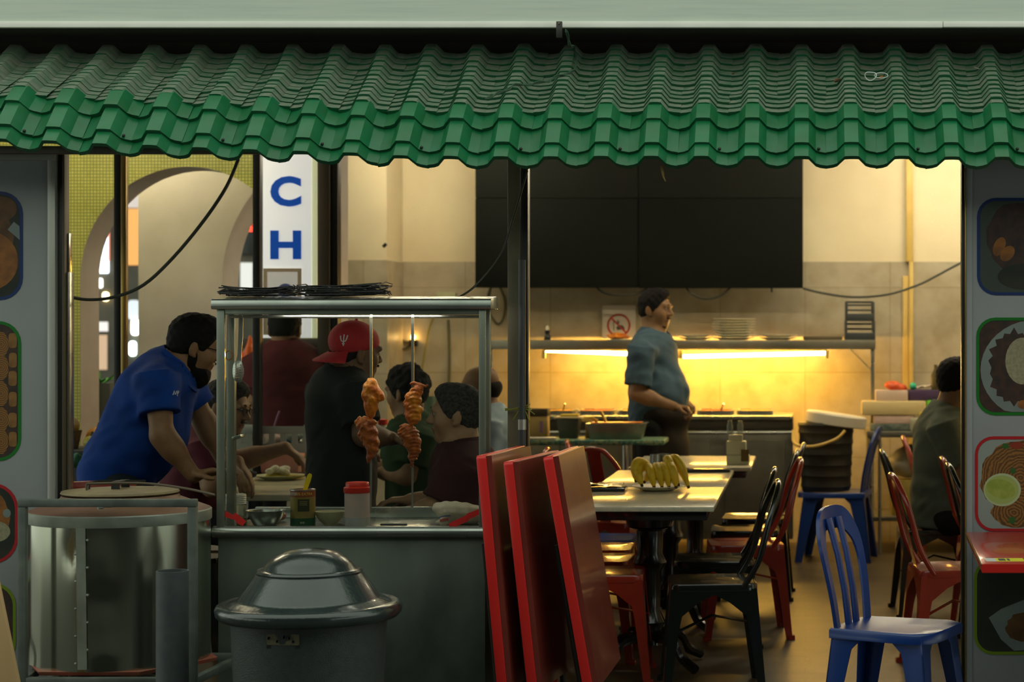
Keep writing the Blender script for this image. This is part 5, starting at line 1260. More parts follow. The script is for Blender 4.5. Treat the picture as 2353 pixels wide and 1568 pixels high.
# ---- black boards above
sH = 334; t = thing('menu_board', 'large black unlit board hung in two halves on the back wall', 'board', W(1468, 500, sH))
zb_, zt_ = W(0, 661, sH).z, 2.9
M_board = mat('board_black', (.004, .0055, .004), .8, c2=(.005, .0065, .005), scale=3, spec=.15)
for (a, b) in ((1092, 1466), (1467.5, 1845)):
    h = MB().bb(Xs(a, sH), Xs(b, sH), YS(sH), YS(sH) + .06, zb_ - (0 if a < 1200 else .004), W(0, 456, sH).z).build('lower_half', M_board, t, world=True, bevel=.003)
    MB().bb(Xs(a, sH), Xs(b, sH), YS(sH) + .004, YS(sH) + .06, W(0, 455, sH).z, zt_).build('upper_half', mat('board_black_upper', (.007, .009, .0065), .8, spec=.2), t, world=True, bevel=.003)
for k in range(4): MB().bb(Xs(1200 + 180 * k, sH) - .02, Xs(1200 + 180 * k, sH) + .02, YS(sH) + .06, YB - .014, 2.3, 2.34).build('bracket', M_black, t, world=True)
MB().cyl(W(1773, 660, sH) + V(0, .02, 0), W(1773, 672, sH) + V(0, .02, 0), .008, n=8).build('knob', M_black, t, world=True)

# ---- cables
M_cab = mat('dark_cable', (.03, .034, .022), .5); M_cabg = mat('olive_cable', (.10, .10, .05), .6)
def cable(pts, r, m, label, name='cable'):
    P = bez(pts, 40); o = one(MB().tube(P, r, 6), name, m, label, 'cable', P[0])
sq = 333
Wq = lambda x, y, s=sq: W(x, y, s)
cable([Wq(1366, 655), Wq(1385, 672), Wq(1420, 679), Wq(1460, 677), Wq(1490, 660)], .008, M_cab, 'cable loop hanging below the black board by the no smoking sign')
cable([Wq(1572, 655), Wq(1590, 676), Wq(1620, 687), Wq(1655, 680), Wq(1682, 658)], .008, M_cab, 'cable loop hanging below the black board right of the standing man')
cable([Wq(1845, 663), Wq(1890, 674), Wq(1960, 683), Wq(2040, 677), Wq(2110, 655), Wq(2160, 630), Wq(2240, 588), Wq(2745, 330)], .009, M_cab, 'long slack cable strung from the black board to the right wall')
cable([Wq(1128, 655, SW + .6), Wq(1120, 690, SW + .6), Wq(1128, 725, SW + .6), Wq(1145, 745, SW + .6), Wq(1158, 728, SW + .6), Wq(1160, 690, SW + .6), Wq(1146, 655, SW + .6)], .008, M_cabg, 'cable loop hanging between stall canopy and awning post')
cable([Wq(1000, 720, SW + .6), Wq(985, 760, SW + .6), Wq(975, 820, SW + .6), Wq(960, 900, SW + .6)], .006, mat('yellow_cable', (.28, .24, .04), .6), 'thin yellow cable running down the wall behind the stall')
cable([Wq(1030, 735, SW + .6), Wq(1033, 800, SW + .6), Wq(1032, 880, SW + .6), Wq(1030, 950, SW + .6)], .010, M_cabg, 'thick grey cable running straight down the wall behind the stall')
cable([Wq(905, 740, SW + .6), Wq(900, 762, SW + .6), Wq(920, 780, SW + .6), Wq(945, 790, SW + .6), Wq(920, 805, SW + .6), Wq(880, 810, SW + .6), Wq(862, 808, SW + .6)], .008, M_cabg, 'loose cable looping to the wall lamp behind the stall')
p = Wq(951, 780, SW + .6); wl = thing('wall_lamp', 'small glowing bulb on the wall behind the stall skewers', 'lamp', p)
MB().sph((0, -.03, .015), .017, 8).build('bulb', mat('warm_bulb', (1, .7, .3), .5, emit=(1, .55, .15), estr=14), wl); MB().bb(-.03, .03, -.04, .02, -.05, -.005).build('lamp_base', M_blk, wl, bevel=.006)
# cable from the stall canopy up to the eave, and the big one across the arch
cable([W(1050, 686, 606), W(1092, 657, 600), W(1150, 585, 596), W(1180, 500, 594), W(1212, 392, 590)], .004, M_cab, 'thin black cable rising from the stall canopy to the eave')
cable([W(156, 681, 606), W(200, 689, 600), W(262, 683, 600), W(330, 655, 600), W(400, 590, 600), W(470, 505, 600), W(520, 430, 600), W(548, 366, 598)], .0065, M_cab, 'thick black cable sagging across the mosaic arch up to the eave')
one(MB().box(W(884, 564, 352), (.02, .02, .03), rot=(0, .8, 0)), 'wall_hook', M_black, 'small black hook on the pilaster edge', 'hook', W(884, 564, 352), bevel=.004)
one(MB().bb(Xs(1005, SW), Xs(1050, SW), YB - .05, YB - .013, W(0, 690, SW).z, W(0, 672, SW).z), 'junction_box', mat('green_box', (.42, .44, .26), .6), 'small pale green junction box on the wall above the stall', 'junction box', W(1028, 681, SW), bevel=.004)

# ---- green clothed side table and its pots
sg_ = 388; zg = W(0, 1012, sg_).z; ya, yb = YS(388), YS(375)
gt = thing('side_table', 'narrow side table with a green patterned cloth behind the dining tables', 'table', (Xs(1370, sg_), (ya + yb) / 2, 0))
M_cloth = mat('green_pattern_cloth', (.02, .12, .10), .6, c2=(.20, .26, .12), scale=45, detail=2, lo=.42, hi=.58)
MB().bb(Xs(1150, sg_), Xs(1526, sg_), ya, yb, zg - .03, zg).build('table_cloth', M_cloth, gt, world=True, bevel=.008)
for x in (Xs(1170, sg_), Xs(1435, sg_)):
    for y in (ya + .05, yb - .05): MB().cyl((x, y, 0), (x, y, zg - .03), .016, n=10).build('leg', M_ss, gt, world=True)
def gpos(px, s): return V(Xs(px, s), YS(s), zg + .0005)
pt = thing('foil_tray', 'rectangular foil tray of food on the green cloth', 'tray', gpos(1418, 382))
MB().box((0, 0, .045), (.30, .20, .09), top=1.14).build('tray_wall', steel_mat('dull_tray', (.34, .36, .30), (.22, .25, .2), .35, 8), pt, bevel=.004); MB().bb(-.18, .18, -.12, .12, .09, .094).build('tray_rim', M_ss, pt, bevel=.002); MB().bb(-.15, .15, -.10, .10, .0945, .099).build('food', M_curry[1], pt, smooth=False)
o = MB(); o.tube(bez([V(-.12, 0, .10), V(-.15, -.02, .125), V(-.19, -.04, .12), V(-.2, -.04, .105)], 14), .010, 8); o.tube(bez([V(-.07, .02, .10), V(-.09, .02, .145), V(-.10, .02, .16)], 10), .009, 8); tag(o.build('serving_tongs', mat('brass_tongs', (.6, .42, .1), .3, .8), loc=gpos(1418, 382)), 'brass tongs sticking out of the foil tray', 'tongs')
sp = thing('stock_pot', 'square grey pot with a yellow cloth on the green table', 'pot', gpos(1308, 380))
MB().box((0, 0, .06), (.105, .13, .12), top=1.25).build('pot_body', mat('grey_pot', (.10, .115, .09), .4, .5), sp, bevel=.006); MB().bb(-.085, .085, -.09, .09, .12, .13).build('pot_rim', mat('cream_rim', (.6, .5, .26), .5), sp, bevel=.004); MB().bb(-.05, .06, -.05, .05, .13, .145).build('folded_cloth', mat('yellow_cloth', (.5, .36, .03), .7), sp, bevel=.006)
cx = thing('carton_box', 'tan carton with a dark lid standing behind the awning post', 'box', gpos(1232, 377)); cz = .0
MB().bb(-.065, .075, -.06, .06, 0, .13).build('carton', mat('cardboard', (.42, .29, .10), .7, c2=(.36, .24, .08), scale=7), cx, bevel=.004); MB().bb(-.07, .078, -.064, .064, .13, .175).build('dark_lid', mat('dark_carton', (.05, .035, .012), .7), cx, bevel=.006)
MB().bb(.03, .05, -.062, -.06, .03, .10).build('purple_print', mat('purple_print', (.25, .14, .25), .6), cx, smooth=False)
o = MB(); o.bb(-.09, .14, -.05, .05, 0, .014); tag(o.build('white_packet', mat('packet_white', (.6, .58, .48), .4, c2=(.4, .4, .32), scale=40), loc=gpos(1222, 386), bevel=.005), 'flat white packet at the edge of the green table', 'packet')
one(MB().bb(Xs(1345, 378), Xs(1372, 378), YS(378), YS(378) + .08, zg + .0005, zg + .11), 'paper_bag', mat('kraft', (.55, .36, .1), .7), 'small kraft paper box between pot and foil tray', 'box', gpos(1358, 378), bevel=.004)

# ---- pail on the blue chair
p = V(Xs(1898, 352), YS(352), .4505); pl = thing('lidded_pail', 'tall black ribbed pail with a white lid and yellow handle', 'pail', p)
pr = [(0, 0), (.155, 0)]
for k in range(6): pr += [(.16 + .003 * k, .02 + k * .07), (.166 + .003 * k, .03 + k * .07), (.162 + .003 * k, .06 + k * .07)]
MB().lathe(pr + [(.185, .43), (.18, .445), (0, .445)], n=36).build('pail_body', mat('pail_black', (.018, .016, .010), .5, c2=(.03, .025, .014), scale=6), pl)
MB().lathe([(.192, .43), (.198, .435), (.198, .495), (.188, .505), (0, .508)], n=36).build('lid', mat('lid_white', (.62, .58, .46), .5), pl, rot=(.0, .14, 0))
MB().tube(bez([V(-.215, -.03, .39), V(-.20, -.16, .31), V(-.08, -.235, .30), V(.06, -.235, .345), V(.12, -.22, .40)], 24), .010, 8).build('handle', mat('handle_yellow', (.62, .42, .10), .5), pl)

# ---- cluttered steel table at the back right
sk = 345; zk = W(0, 992, sk).z; Yk = YS(sk); xa, xb = Xs(1992, sk), 2.2
kt = thing('prep_table', 'steel prep table piled with trays, bags and boxes at the back wall', 'table', (.9, Yk + .3, 0))
K = lambda mb, n, m, **k: mb.build(n, m, kt, world=True, **k)
K(MB().bb(xa, xb, Yk, Yk + .6, zk - .04, zk), 'table_top', M_bd, bevel=.004); K(MB().bb(xa, xb, Yk + .03, Yk + .58, .22, .25), 'under_shelf', M_bd, bevel=.004)
for x in (xa + .03, xb - .05):
    for y in (Yk + .04, Yk + .55): K(MB().cyl((x, y, 0), (x, y, zk - .04), .018, n=10), 'leg', M_ss)
K(MB().cyl((Xs(2022, sk), Yk + .04, 0), (Xs(2022, sk), Yk + .04, zk - .04), .012, n=10), 'leg', M_ss)
def kp(px, py, dy=.15): s = F / (Yk + dy); return V(Xs(px, s), Yk + dy, CH - (py - PY) / s)
def kbox(name, px0, px1, py0, py1, dy, dep, m, label, cat, bev=.006, z0=None, rot=0):
    a = kp(px0, py1, dy); b = kp(px1, py0, dy)
    if z0 is not None: a.z = z0
    mb = MB().bb(a.x, b.x, a.y, a.y + dep, a.z, b.z); return one(mb, name, m, label, cat, ((a.x + b.x) / 2, a.y, a.z), bevel=bev)
kbox('paper_tray', 2000, 2110, 975, 991, .08, .16, mat('dark_teal_tray', (.03, .06, .055), .5, c2=(.2, .22, .17), scale=18), 'teal grey pile of folded plastic on the steel table', 'plastic pile', z0=zk + .0005)
zz1 = kp(0, 975, .08).z
kbox('paper_stack', 2008, 2100, 955, 975, .09, .15, mat('pink_paper', (.62, .45, .36), .7), 'stack of pinkish paper on the steel table', 'paper', z0=zz1 + .0005)
zz2 = kp(0, 955, .09).z
kbox('baking_tray', 1980, 2128, 922, 946, .08, .17, mat('tray_cream', (.62, .50, .24), .45), 'large cream tray laid across the paper stack', 'tray', .012, z0=zz2 + .0005)
zz3 = kp(0, 922, .08).z
kbox('food_container', 2012, 2086, 897, 922, .10, .13, mat('pale_pink_box', (.66, .50, .38), .5), 'pale plastic food box on the cream tray', 'container', z0=zz3 + .0005)
zz4 = kp(0, 897, .10).z
a = kp(2060, 890, .16); a.z = zz4 + .022
o = sdf_obj('orange_red_bag', [('e', a, (.075, .05, .03), np.array(Euler((0, .2, 0)).to_matrix()), 0), ('e', a + V(-.03, 0, .008), (.05, .045, .026), None, .02)], .006, mat('orange_red_film', (.8, .13, .02), .4, c2=(.6, .07, .02), scale=20), a, noise=lambda x, y, z: .003 * np.sin(100 * x) * np.sin(90 * z)); tag(o, 'orange red plastic bag lying on the pale food box', 'bag')
kbox('purple_box', 2088, 2170, 897, 922, .14, .26, mat('purple_box', (.06, .03, .09), .5), 'dark purple box behind the pale food box', 'box', z0=zz3 + .0005 )
a = kp(2128, 893, .27); mb = MB(); r = random.Random(8); zz5 = kp(0, 897, .14).z
nx, ny = 10, 5; vs = [V(a.x - .11 + .26 * i / nx, a.y + .12 * j / ny, zz5 + .006 + .03 * (i / nx) + r.uniform(0, .012)) for j in range(ny + 1) for i in range(nx + 1)]; n0 = len(vs); vs += [v + V(0, 0, -.006) for v in vs]
mb.add(vs, [(j * (nx + 1) + i, j * (nx + 1) + i + 1, (j + 1) * (nx + 1) + i + 1, (j + 1) * (nx + 1) + i) for j in range(ny) for i in range(nx)] + [(n0 + j * (nx + 1) + i, n0 + (j + 1) * (nx + 1) + i, n0 + (j + 1) * (nx + 1) + i + 1, n0 + j * (nx + 1) + i + 1) for j in range(ny) for i in range(nx)])
one(mb, 'kitchen_cloth', mat('white_cloth', (.62, .52, .42), .8), 'crumpled white cloth spread over the purple box', 'cloth', a)
kbox('lime_container', 2130, 2168, 921, 945, .10, .14, mat('lime_plastic', (.18, .62, .02), .45), 'bright lime green box beside the cream tray', 'container', z0=zz2 + .0005)
kbox('yellow_packet', 2112, 2135, 948, 975, .06, .10, mat('yellow_packet', (.62, .48, .03), .5), 'yellow packet under the lime green box', 'packet', z0=zk + .0005)
kbox('clear_packet', 2092, 2132, 962, 991, .02, .08, mat('clear_packet', (.45, .42, .3), .35, c2=(.3, .3, .2), scale=30), 'clear wrapped packet at the edge of the steel table', 'packet', .01, z0=zk + .0005)
p = kp(2150, 905, .20); tag(MB().lathe([(0, 0), (.03, 0), (.032, .10), (.012, .14), (.012, .17), (0, .172)], n=20).build('oil_bottle', mat('bottle_amber', (.08, .06, .015), .3), loc=(p.x, p.y, zz5 + .001)), 'dark amber bottle standing behind the white cloth', 'bottle')
p = kp(2098, 892, .20); tag(MB().sph((0, 0, .025), .025, 8).build('mint_tub', mat('mint_plastic', (.03, .45, .25), .5), loc=(p.x, p.y, zz5 + .001)), 'mint green plastic tub behind the orange red bag', 'tub')
a = V(Xs(2092, 352), YS(352), .255 + .0); ZCT = kp(0, 1105, .12).z + .001
o = sdf_obj('plastic_bag', [('e', V(a.x, Yk + .25, .595), (.13, .105, .10), None, 0), ('e', V(a.x + .03, Yk + .25, .66), (.07, .07, .06), None, .05)], .011, mat('white_film', (.42, .42, .34), .35, c2=(.3, .3, .24), scale=12), (a.x, Yk + .25, .50), noise=lambda x, y, z: .006 * np.sin(50 * x + 20 * z) * np.sin(45 * z), cuts=[((a.x, Yk + .25, ZCT), (0, 0, -1))])
tag(o, 'full white plastic bag on the ochre carton under the steel table', 'bag')
kbox('stock_carton', 2050, 2116, 1105, 1212, .12, .25, mat('ochre_carton', (.30, .22, .035), .6), 'ochre carton standing under the steel table', 'box', z0=.251)
# ================================================================== PEOPLE
A = lambda v: np.array(v, dtype=float)
def unit(v): return Vector(v).normalized()
def hand(w, d, n, side, curl, sz=1.0):
    d = unit(d); n = Vector(n); n = (n - d * n.dot(d)).normalized(); tl = d.cross(n) * side; out = []
    for i, (off, sc_) in enumerate(((.028, .95), (.010, 1.05), (-.009, .98), (-.026, .80))):
        kn = w + d * (.086 - .004 * abs(i - 1)) * sz + tl * off * sz
        out.append(('c', w + tl * off * .55, kn, .0155 * sz, .0125 * sz, .014))
        p = kn; a = 0
        for j, L in enumerate((.044, .027, .022)):
            a += curl * (.8 if j == 0 else 1.0) * (1 + .06 * i); dr = d * math.cos(a) + n * math.sin(a); q = p + dr * L * sc_ * sz
            out.append(('c', p, q, (.0100 - .0010 * j) * sz, (.0094 - .0010 * j) * sz, .005)); p = q
    b = w + d * .022 + tl * .022
    p1 = b + (d * .55 + tl * .65 + n * .35).normalized() * .038 * sz; p2 = p1 + (d * .75 + tl * (.35 - .5 * min(curl, 1)) + n * .5).normalized() * .030 * sz; p3 = p2 + (d * .85 + n * .35 - tl * .3 * curl).normalized() * .024 * sz
    out += [('c', b, p1, .0145, .0125, .012), ('c', p1, p2, .0115, .0105, .006), ('c', p2, p3, .0105, .0085, .005)]
    return out
def frame_of(f, u=(0, 0, 1)):
    f = unit(f); u = Vector(u); u = (u - f * u.dot(f)).normalized(); l = u.cross(f); return f, l, u
def RM(a, b, c): return np.array([[a[i], b[i], c[i]] for i in range(3)])
def person(label, h, hd, tor, arms, legs, cols, hair='short', extras=(), sleeve=.62, hem=0.04, shirt_name='shirt', loose=.018, collar=True, belly=0.0, head_s=1.0, group=None, wrinkle=1.0, cloth_mats=None):
    hc, hf, hu = hd; f, l, u = frame_of(hf, hu); S_ = head_s
    hp = lambda a, b, c: hc + (f * a + l * b + u * c) * S_
    R = RM(f, l, u)
    N, C, P, lc, lp, (wS, wC, wW, wP) = tor
    lc, lp = unit(lc), unit(lp)
    E = lambda a, b, c, r, k=.02: ('e', hp(a, b, c), tuple(x * S_ for x in r), R, k)
    skin, shirtm, trm, hairm = cols
    # --- head
    head = [E(-.012, 0, .038, (.096, .077, .084), 0), E(.026, 0, -.015, (.066, .064, .085), .03), E(.028, 0, -.066, (.058, .054, .046), .03), E(.070, 0, -.097, (.020, .022, .017), .03),
            ('c', hp(.088, -.042, .028), hp(.088, .042, .028), .013, .013, .022), ('c', hp(.092, 0, .018), hp(.113, 0, -.020), .0085, .0135, .012), E(.100, .013, -.026, (.014, .010, .010), .008), E(.100, -.013, -.026, (.014, .010, .010), .008),
            E(.058, .044, -.024, (.026, .022, .026), .03), E(.058, -.044, -.024, (.026, .022, .026), .03),
            ('c', hp(.087, -.020, -.055), hp(.087, .020, -.055), .0085, .0085, .010), ('c', hp(.097, -.006, -.054), hp(.097, .006, -.054), .006, .006, .008), ('c', hp(.085, -.017, -.069), hp(.085, .017, -.069), .0095, .0095, .010),
            ('xe', hp(.108, .033, .010), (.020 * S_, .019 * S_, .013 * S_), R, .014), ('xe', hp(.108, -.033, .010), (.020 * S_, .019 * S_, .013 * S_), R, .014)]
    for sd in (1, -1):
        Re = RM(unit(f * .93 + u * .0 - l * sd * .35), unit(l * .93 + f * sd * .35), u)
        head += [('e', hp(-.010, sd * .079, -.006), (.021 * S_, .009 * S_, .034 * S_), Re, .006), ('c', hp(-.012, sd * .080, -.03), hp(.002, sd * .074, -.036), .008, .008, .006)]
    head += [('c', hp(-.032, 0, -.062), N, .058 * S_, .062, .03)]
    eyes_xe = head
    # --- torso, arms
    spU = (C - P).normalized(); fc = lc.cross(spU).normalized(); sgn = 1
    fr = lambda lat, up: (lambda fw: RM(lat, fw, fw.cross(lat) if False else up))(up.cross(lat).normalized())
    def torso(inf):
        pr = []
        for t, w, dpt in (((-.24, wP, .116),) if inf > 0 else ()) + ((0, wP, .118), (.2, (wP + wW) / 2, .118), (.42, wW, .115), (.65, (wW + wC) / 2, .118), (.86, wC, .115), (1.0, wC * .97, .108)):
            lat = lp.lerp(lc, t).normalized(); lat = (lat - spU * lat.dot(spU)).normalized(); fw = lat.cross(spU).normalized()
            c = P.lerp(C, t)
            # bend so that the back stays round
            pr.append(('e', c, (w + inf, dpt + inf, .125 + inf * .5), RM(lat, fw, spU), .06))
        if belly:
            lat = lp; fw = lat.cross(spU).normalized(); fwd = fw if fw.dot(hf) > 0 else -fw
            pr.append(('e', P.lerp(C, .38) + fwd * (.06 + belly * .3), (wW + inf, .10 + belly * .6 + inf, .15 + inf), RM(lat, fw, spU), .08))
        sL, sR = arms[0][0], arms[1][0]
        pr.append(('c', C.lerp(N, .35), sL, .085 + inf, .058 + inf, .05)); pr.append(('c', C.lerp(N, .35), sR, .085 + inf, .058 + inf, .05))
        pr.append(('c', C, N, .095 + inf, .062 + inf * .6, .05))
        return pr
    body = head + torso(-.012)
    for i, (s0, e0, w0, hdir, hn, curl) in enumerate(arms):
        side = 1 if i == 0 else -1
        body += [('c', s0, e0, .056, .045, .03), ('e', e0.lerp(w0, .28), (.051, .051, .080), RM(*(lambda z: (z.orthogonal().normalized(), z.cross(z.orthogonal().normalized()), z))(unit(w0 - e0))), .03), ('c', e0, w0, .045, .031, .02)]
        body += hand(w0, hdir, hn, side, curl)
    for (h0, k0, a0, fd) in legs: body += [('c', h0, k0, .072, .052, .03), ('c', k0, a0, .05, .036, .02), ('c', a0 + V(0, 0, -.02), a0 + unit(fd) * .15 + V(0, 0, -.045), .036, .026, .02)]
    lipm = mat('lip_skin', (.16, .065, .05), .5)
    regions = [(hp(.096, 0, -.062), np.array([.03, .03, .013]) * S_, 1)]
    org = Vector((P.x, P.y, 0)) if True else None
    o = sdf_obj('person', body, h, [skin, lipm], org, regions=regions); tag(o, label, 'person', group)
    # --- shirt
    sp = torso(loose)
    cuts = []
    for i, (s0, e0, w0, *_r) in enumerate(arms):
        end = s0.lerp(e0, sleeve) if sleeve <= 1 else e0.lerp(w0, sleeve - 1)
        if sleeve <= 1: sp.append(('cc', s0 - (e0 - s0).normalized() * .03, end, .062 + loose, .056 + loose * 1.25, .035))
        else: sp += [('c', s0, e0, .060 + loose * .6, .05 + loose * .6, .035), ('cc', e0, end, .05 + loose * .6, .038 + loose * .6, .02)]
    cuts.append((P - spU * hem, -spU, .40))
    nu = (N - C).normalized()
    cuts.append((N + nu * .012, unit(nu + f * .25), .10))
    kx = unit(lc)
    def wr(x, y, z):
        a = 60 * (x * .6 + y * .4) + 45 * z
        return wrinkle * (.0034 * np.sin(24 * x + 20 * z + 3 * np.sin(9 * z + 7 * y)) * np.sin(15 * z - 11 * x + 2 * np.sin(8 * y)) + .0016 * np.sin(46 * z - 38 * x + 4 * np.sin(17 * y + 12 * z)) * np.sin(13 * z + 21 * x))
    so = sdf_obj(shirt_name, sp, .008, shirtm, org, parent=o, cuts=cuts, noise=wr)
    if collar:
        ff = unit(f - nu * f.dot(nu)); ll = nu.cross(ff); cp_, cw = [], []
        for q_ in range(25):
            an = math.radians(22 + 316 * q_ / 24); out_ = ff * math.cos(an) + ll * math.sin(an); fr_ = max(0, math.cos(an))
            cp_.append(N - org + out_ * (.094 + .022 * fr_) + nu * (.022 - .045 * fr_)); cw.append(nu - out_ * (.75 + .5 * fr_))
        cm_ = MB(); cm_.ribbon(cp_, [.050 + .024 * max(0, math.cos(math.radians(22 + 316 * q_ / 24))) for q_ in range(25)], cw, .007); cm_.build('collar', shirtm, o, bevel=.0015)
    # --- trousers and shoes
    tp = [('e', P - spU * .02, (wP - .004, .108, .11), RM(lp, lp.cross(spU).normalized(), spU), 0)]
    for (h0, k0, a0, fd) in legs: tp += [('c', h0, k0, .086, .07, .04), ('cc', k0, a0 + (k0 - a0).normalized() * .01, .068, .056, .02)]
    sdf_obj('trousers', tp, .012, trm, org, parent=o)
    sh = []
    for (h0, k0, a0, fd) in legs:
        fd = unit(fd); q = Vector((a0.x, a0.y, .045)); sdf_obj('shoe', [('c', q - fd * .04, q + fd * .14, .045, .036, .02), ('c', q + V(0, 0, .03), q + V(0, 0, .05), .046, .044, .02)], .009, mat('shoe_black', (.015, .014, .013), .5), org, parent=o, cuts=[((q.x, q.y, .002), (0, 0, -1))])
    # --- hair
    curly = hair == 'curly'
    if hair in ('short', 'curly', 'grey'):
        g = (.0 if 'cap' in extras else .009) if not curly else .016
        hs = [E(-.014, 0, .040, (.098 + g, .079 + g, .087 + g), 0), *([] if 'cap' in extras else [E(.035, 0, .098, (.050, .058, .030 + g), .03)]), E(-.05, 0, -.01, (.055 + g * .6, .064 + g * .6, .06), .02)]
        if curly:
            rr = random.Random(3)
            for k in range(46):
                th, ph = rr.uniform(0, 2 * PI), rr.uniform(-.15, 1.4)
                hs.append(E(-.014 + .105 * math.cos(th) * math.cos(ph), .088 * math.sin(th) * math.cos(ph), .042 + .096 * math.sin(ph), (.02, .02, .02), .008))
        hc_ = [(hp(.068, 0, .056), A(f * .88 - u * .47)), (hp(-.08, 0, -.066), A(f * .35 - u * .93))]
        for sd in (1, -1): hc_.append((hp(-.008, sd * .085, -.01), A(l * sd), .040))
        nz = (lambda x, y, z: .0035 * np.sin(130 * x) * np.sin(120 * y) * np.sin(125 * z)) if not curly else (lambda x, y, z: .004 * np.sin(170 * x + 1) * np.sin(160 * y) * np.sin(165 * z))
        sdf_obj('hair', hs, .0055, hairm, org, parent=o, cuts=hc_, noise=nz)
    elif hair == 'bald':
        hs = [E(-.02, 0, .0, (.100, .082, .060), 0), E(-.05, 0, -.02, (.056, .066, .05), .02)]
        hc_ = [(hp(.005, 0, .0), A(f)), (hp(0, 0, .035), A(u)), (hp(-.08, 0, -.066), A(f * .35 - u * .93))]
        sdf_obj('hair', hs, .0055, hairm, org, parent=o, cuts=hc_)
    # --- face pieces
    me_w = mat('eye_white', (.22, .20, .18), .3); me_i = mat('eye_iris', (.015, .010, .007), .2)
    for sd in (1, -1):
        e = MB(); c = hp(.083, sd * .033, .010) - org; e.sph(c, .0125 * S_, 8)
        fcs = []
        for fi in range(len(e.f)):
            cc = sum((Vector(e.v[k]) for k in e.f[fi]), Vector()) / len(e.f[fi]); e.m[fi] = 1 if (cc - c).normalized().dot(f) > .86 else 0
        e.build('eye', [me_w, me_i], o)
        b = MB(); b.tube(bez([hp(.097, sd * .014, .030) - org, hp(.099, sd * .030, .037) - org, hp(.086, sd * .052, .030) - org], 8), [.0035, .0045, .005, .005, .0045, .004, .003, .003, .0025], 6, flat=.8); b.build('eyebrow', hairm, o)
    for ex in extras:
        if ex == 'beard':
            bp = [E(.034, 0, -.092, (.060, .058, .050), 0), E(.070, 0, -.115, (.034, .036, .034), .02), E(.062, 0, -.135, (.03, .032, .032), .02), E(.0, .052, -.045, (.024, .022, .045), .02), E(.0, -.052, -.045, (.024, .022, .045), .02), ('c', hp(.098, -.026, -.046), hp(.098, .026, -.046), .008, .008, .008)]
            sdf_obj('beard', bp, .0055, hairm, org, parent=o, noise=lambda x, y, z: .003 * np.sin(150 * x) * np.sin(140 * y) * np.sin(100 * z), cuts=[(hp(.085, 0, -.0605), A(f * .25 + u), .034)])
        if ex == 'goatee':
            bp = [E(.055, 0, -.098, (.036, .036, .024), 0), ('c', hp(.099, -.022, -.046), hp(.099, .022, -.046), .006, .006, .006)]
            sdf_obj('beard', bp, .0055, hairm, org, parent=o)
        if ex == 'stubble':
            bp = [('c', hp(.098, -.024, -.045), hp(.098, .024, -.045), .0065, .0065, .008)]
            sdf_obj('moustache', bp, .0045, hairm, org, parent=o)
        if ex == 'glasses':
            g = MB()
            for sd in (1, -1):
                g.tube([hp(.108, sd * (.034 + .022 * math.cos(t)), .010 + .016 * math.sin(t)) - org for t in [2 * PI * k / 16 for k in range(16)]], .0022, 6, closed=True)
                g.tube([hp(.108, sd * .056, .014) - org, hp(.05, sd * .078, .014) - org, hp(-.012, sd * .082, .010) - org], .002, 6)
            g.tube([hp(.108, -.012, .014) - org, hp(.112, 0, .017) - org, hp(.108, .012, .014) - org], .002, 6)
            g.build('glasses', M_blk, o)
        if ex == 'cap':
            cm = mat('cap_red', (.42, .008, .014), .75, c2=(.36, .006, .012), scale=60, bump=.2, bscale=400)
            cp = [E(-.016, 0, .050, (.112, .092, .092), 0)]
            sdf_obj('cap', cp, .006, cm, org, parent=o, cuts=[(hp(0, 0, .016), A(-u + f * .27))])
            # peak worn at the back: a curved blade
            pk = MB(); n1, n2 = 14, 6; vs = []
            for j in range(n2 + 1):
                for i in range(n1 + 1):
                    an = -1.05 + 2.1 * i / n1; t = j / n2; rr = .098 + .062 * t * math.cos(an * .9)
                    vs.append(hp(-.016 - rr * math.cos(an) * 1.06, rr * math.sin(an) * (.90), -.006 - .040 * t + .018 * abs(math.sin(an)) ** 2 * (1 - .6 * t)) - org)
            m0 = len(vs); vs += [v - u * .006 for v in vs]
            fs = [(j * (n1 + 1) + i, j * (n1 + 1) + i + 1, (j + 1) * (n1 + 1) + i + 1, (j + 1) * (n1 + 1) + i) for j in range(n2) for i in range(n1)]
            fs += [tuple(m0 + q for q in reversed(ff)) for ff in fs] + [(n2 * (n1 + 1) + i, n2 * (n1 + 1) + i + 1, m0 + n2 * (n1 + 1) + i + 1, m0 + n2 * (n1 + 1) + i) for i in range(n1)]
            pk.add(vs, fs); pk.build('cap_peak', cm, o)
            MB().sph(hp(-.016, 0, .143) - org, .007, 6).build('cap_button', cm, o)
    return o
def ray_on(o, px, py):
    bpy.context.view_layer.update()
    mi = o.matrix_world.inverted(); oo = mi @ Vector((0, 0, CH)); dd = (W(px, py, 500) - Vector((0, 0, CH)))
    ok, loc, nr, _ = o.ray_cast(oo, (mi.to_3x3() @ dd).normalized())
    return (loc, nr) if ok else (None, None)
def decal(o, parent, strokes, r, m, name):
    mb = MB(); got = False
    for st in strokes:
        pts = []
        for (x, y) in st:
            q, n = ray_on(o, x, y)
            if q is not None: pts.append(q + n * r * .3)
        if len(pts) > 1: mb.tube(pts, r, 5); got = True
    if got: mb.build(name, m, parent)

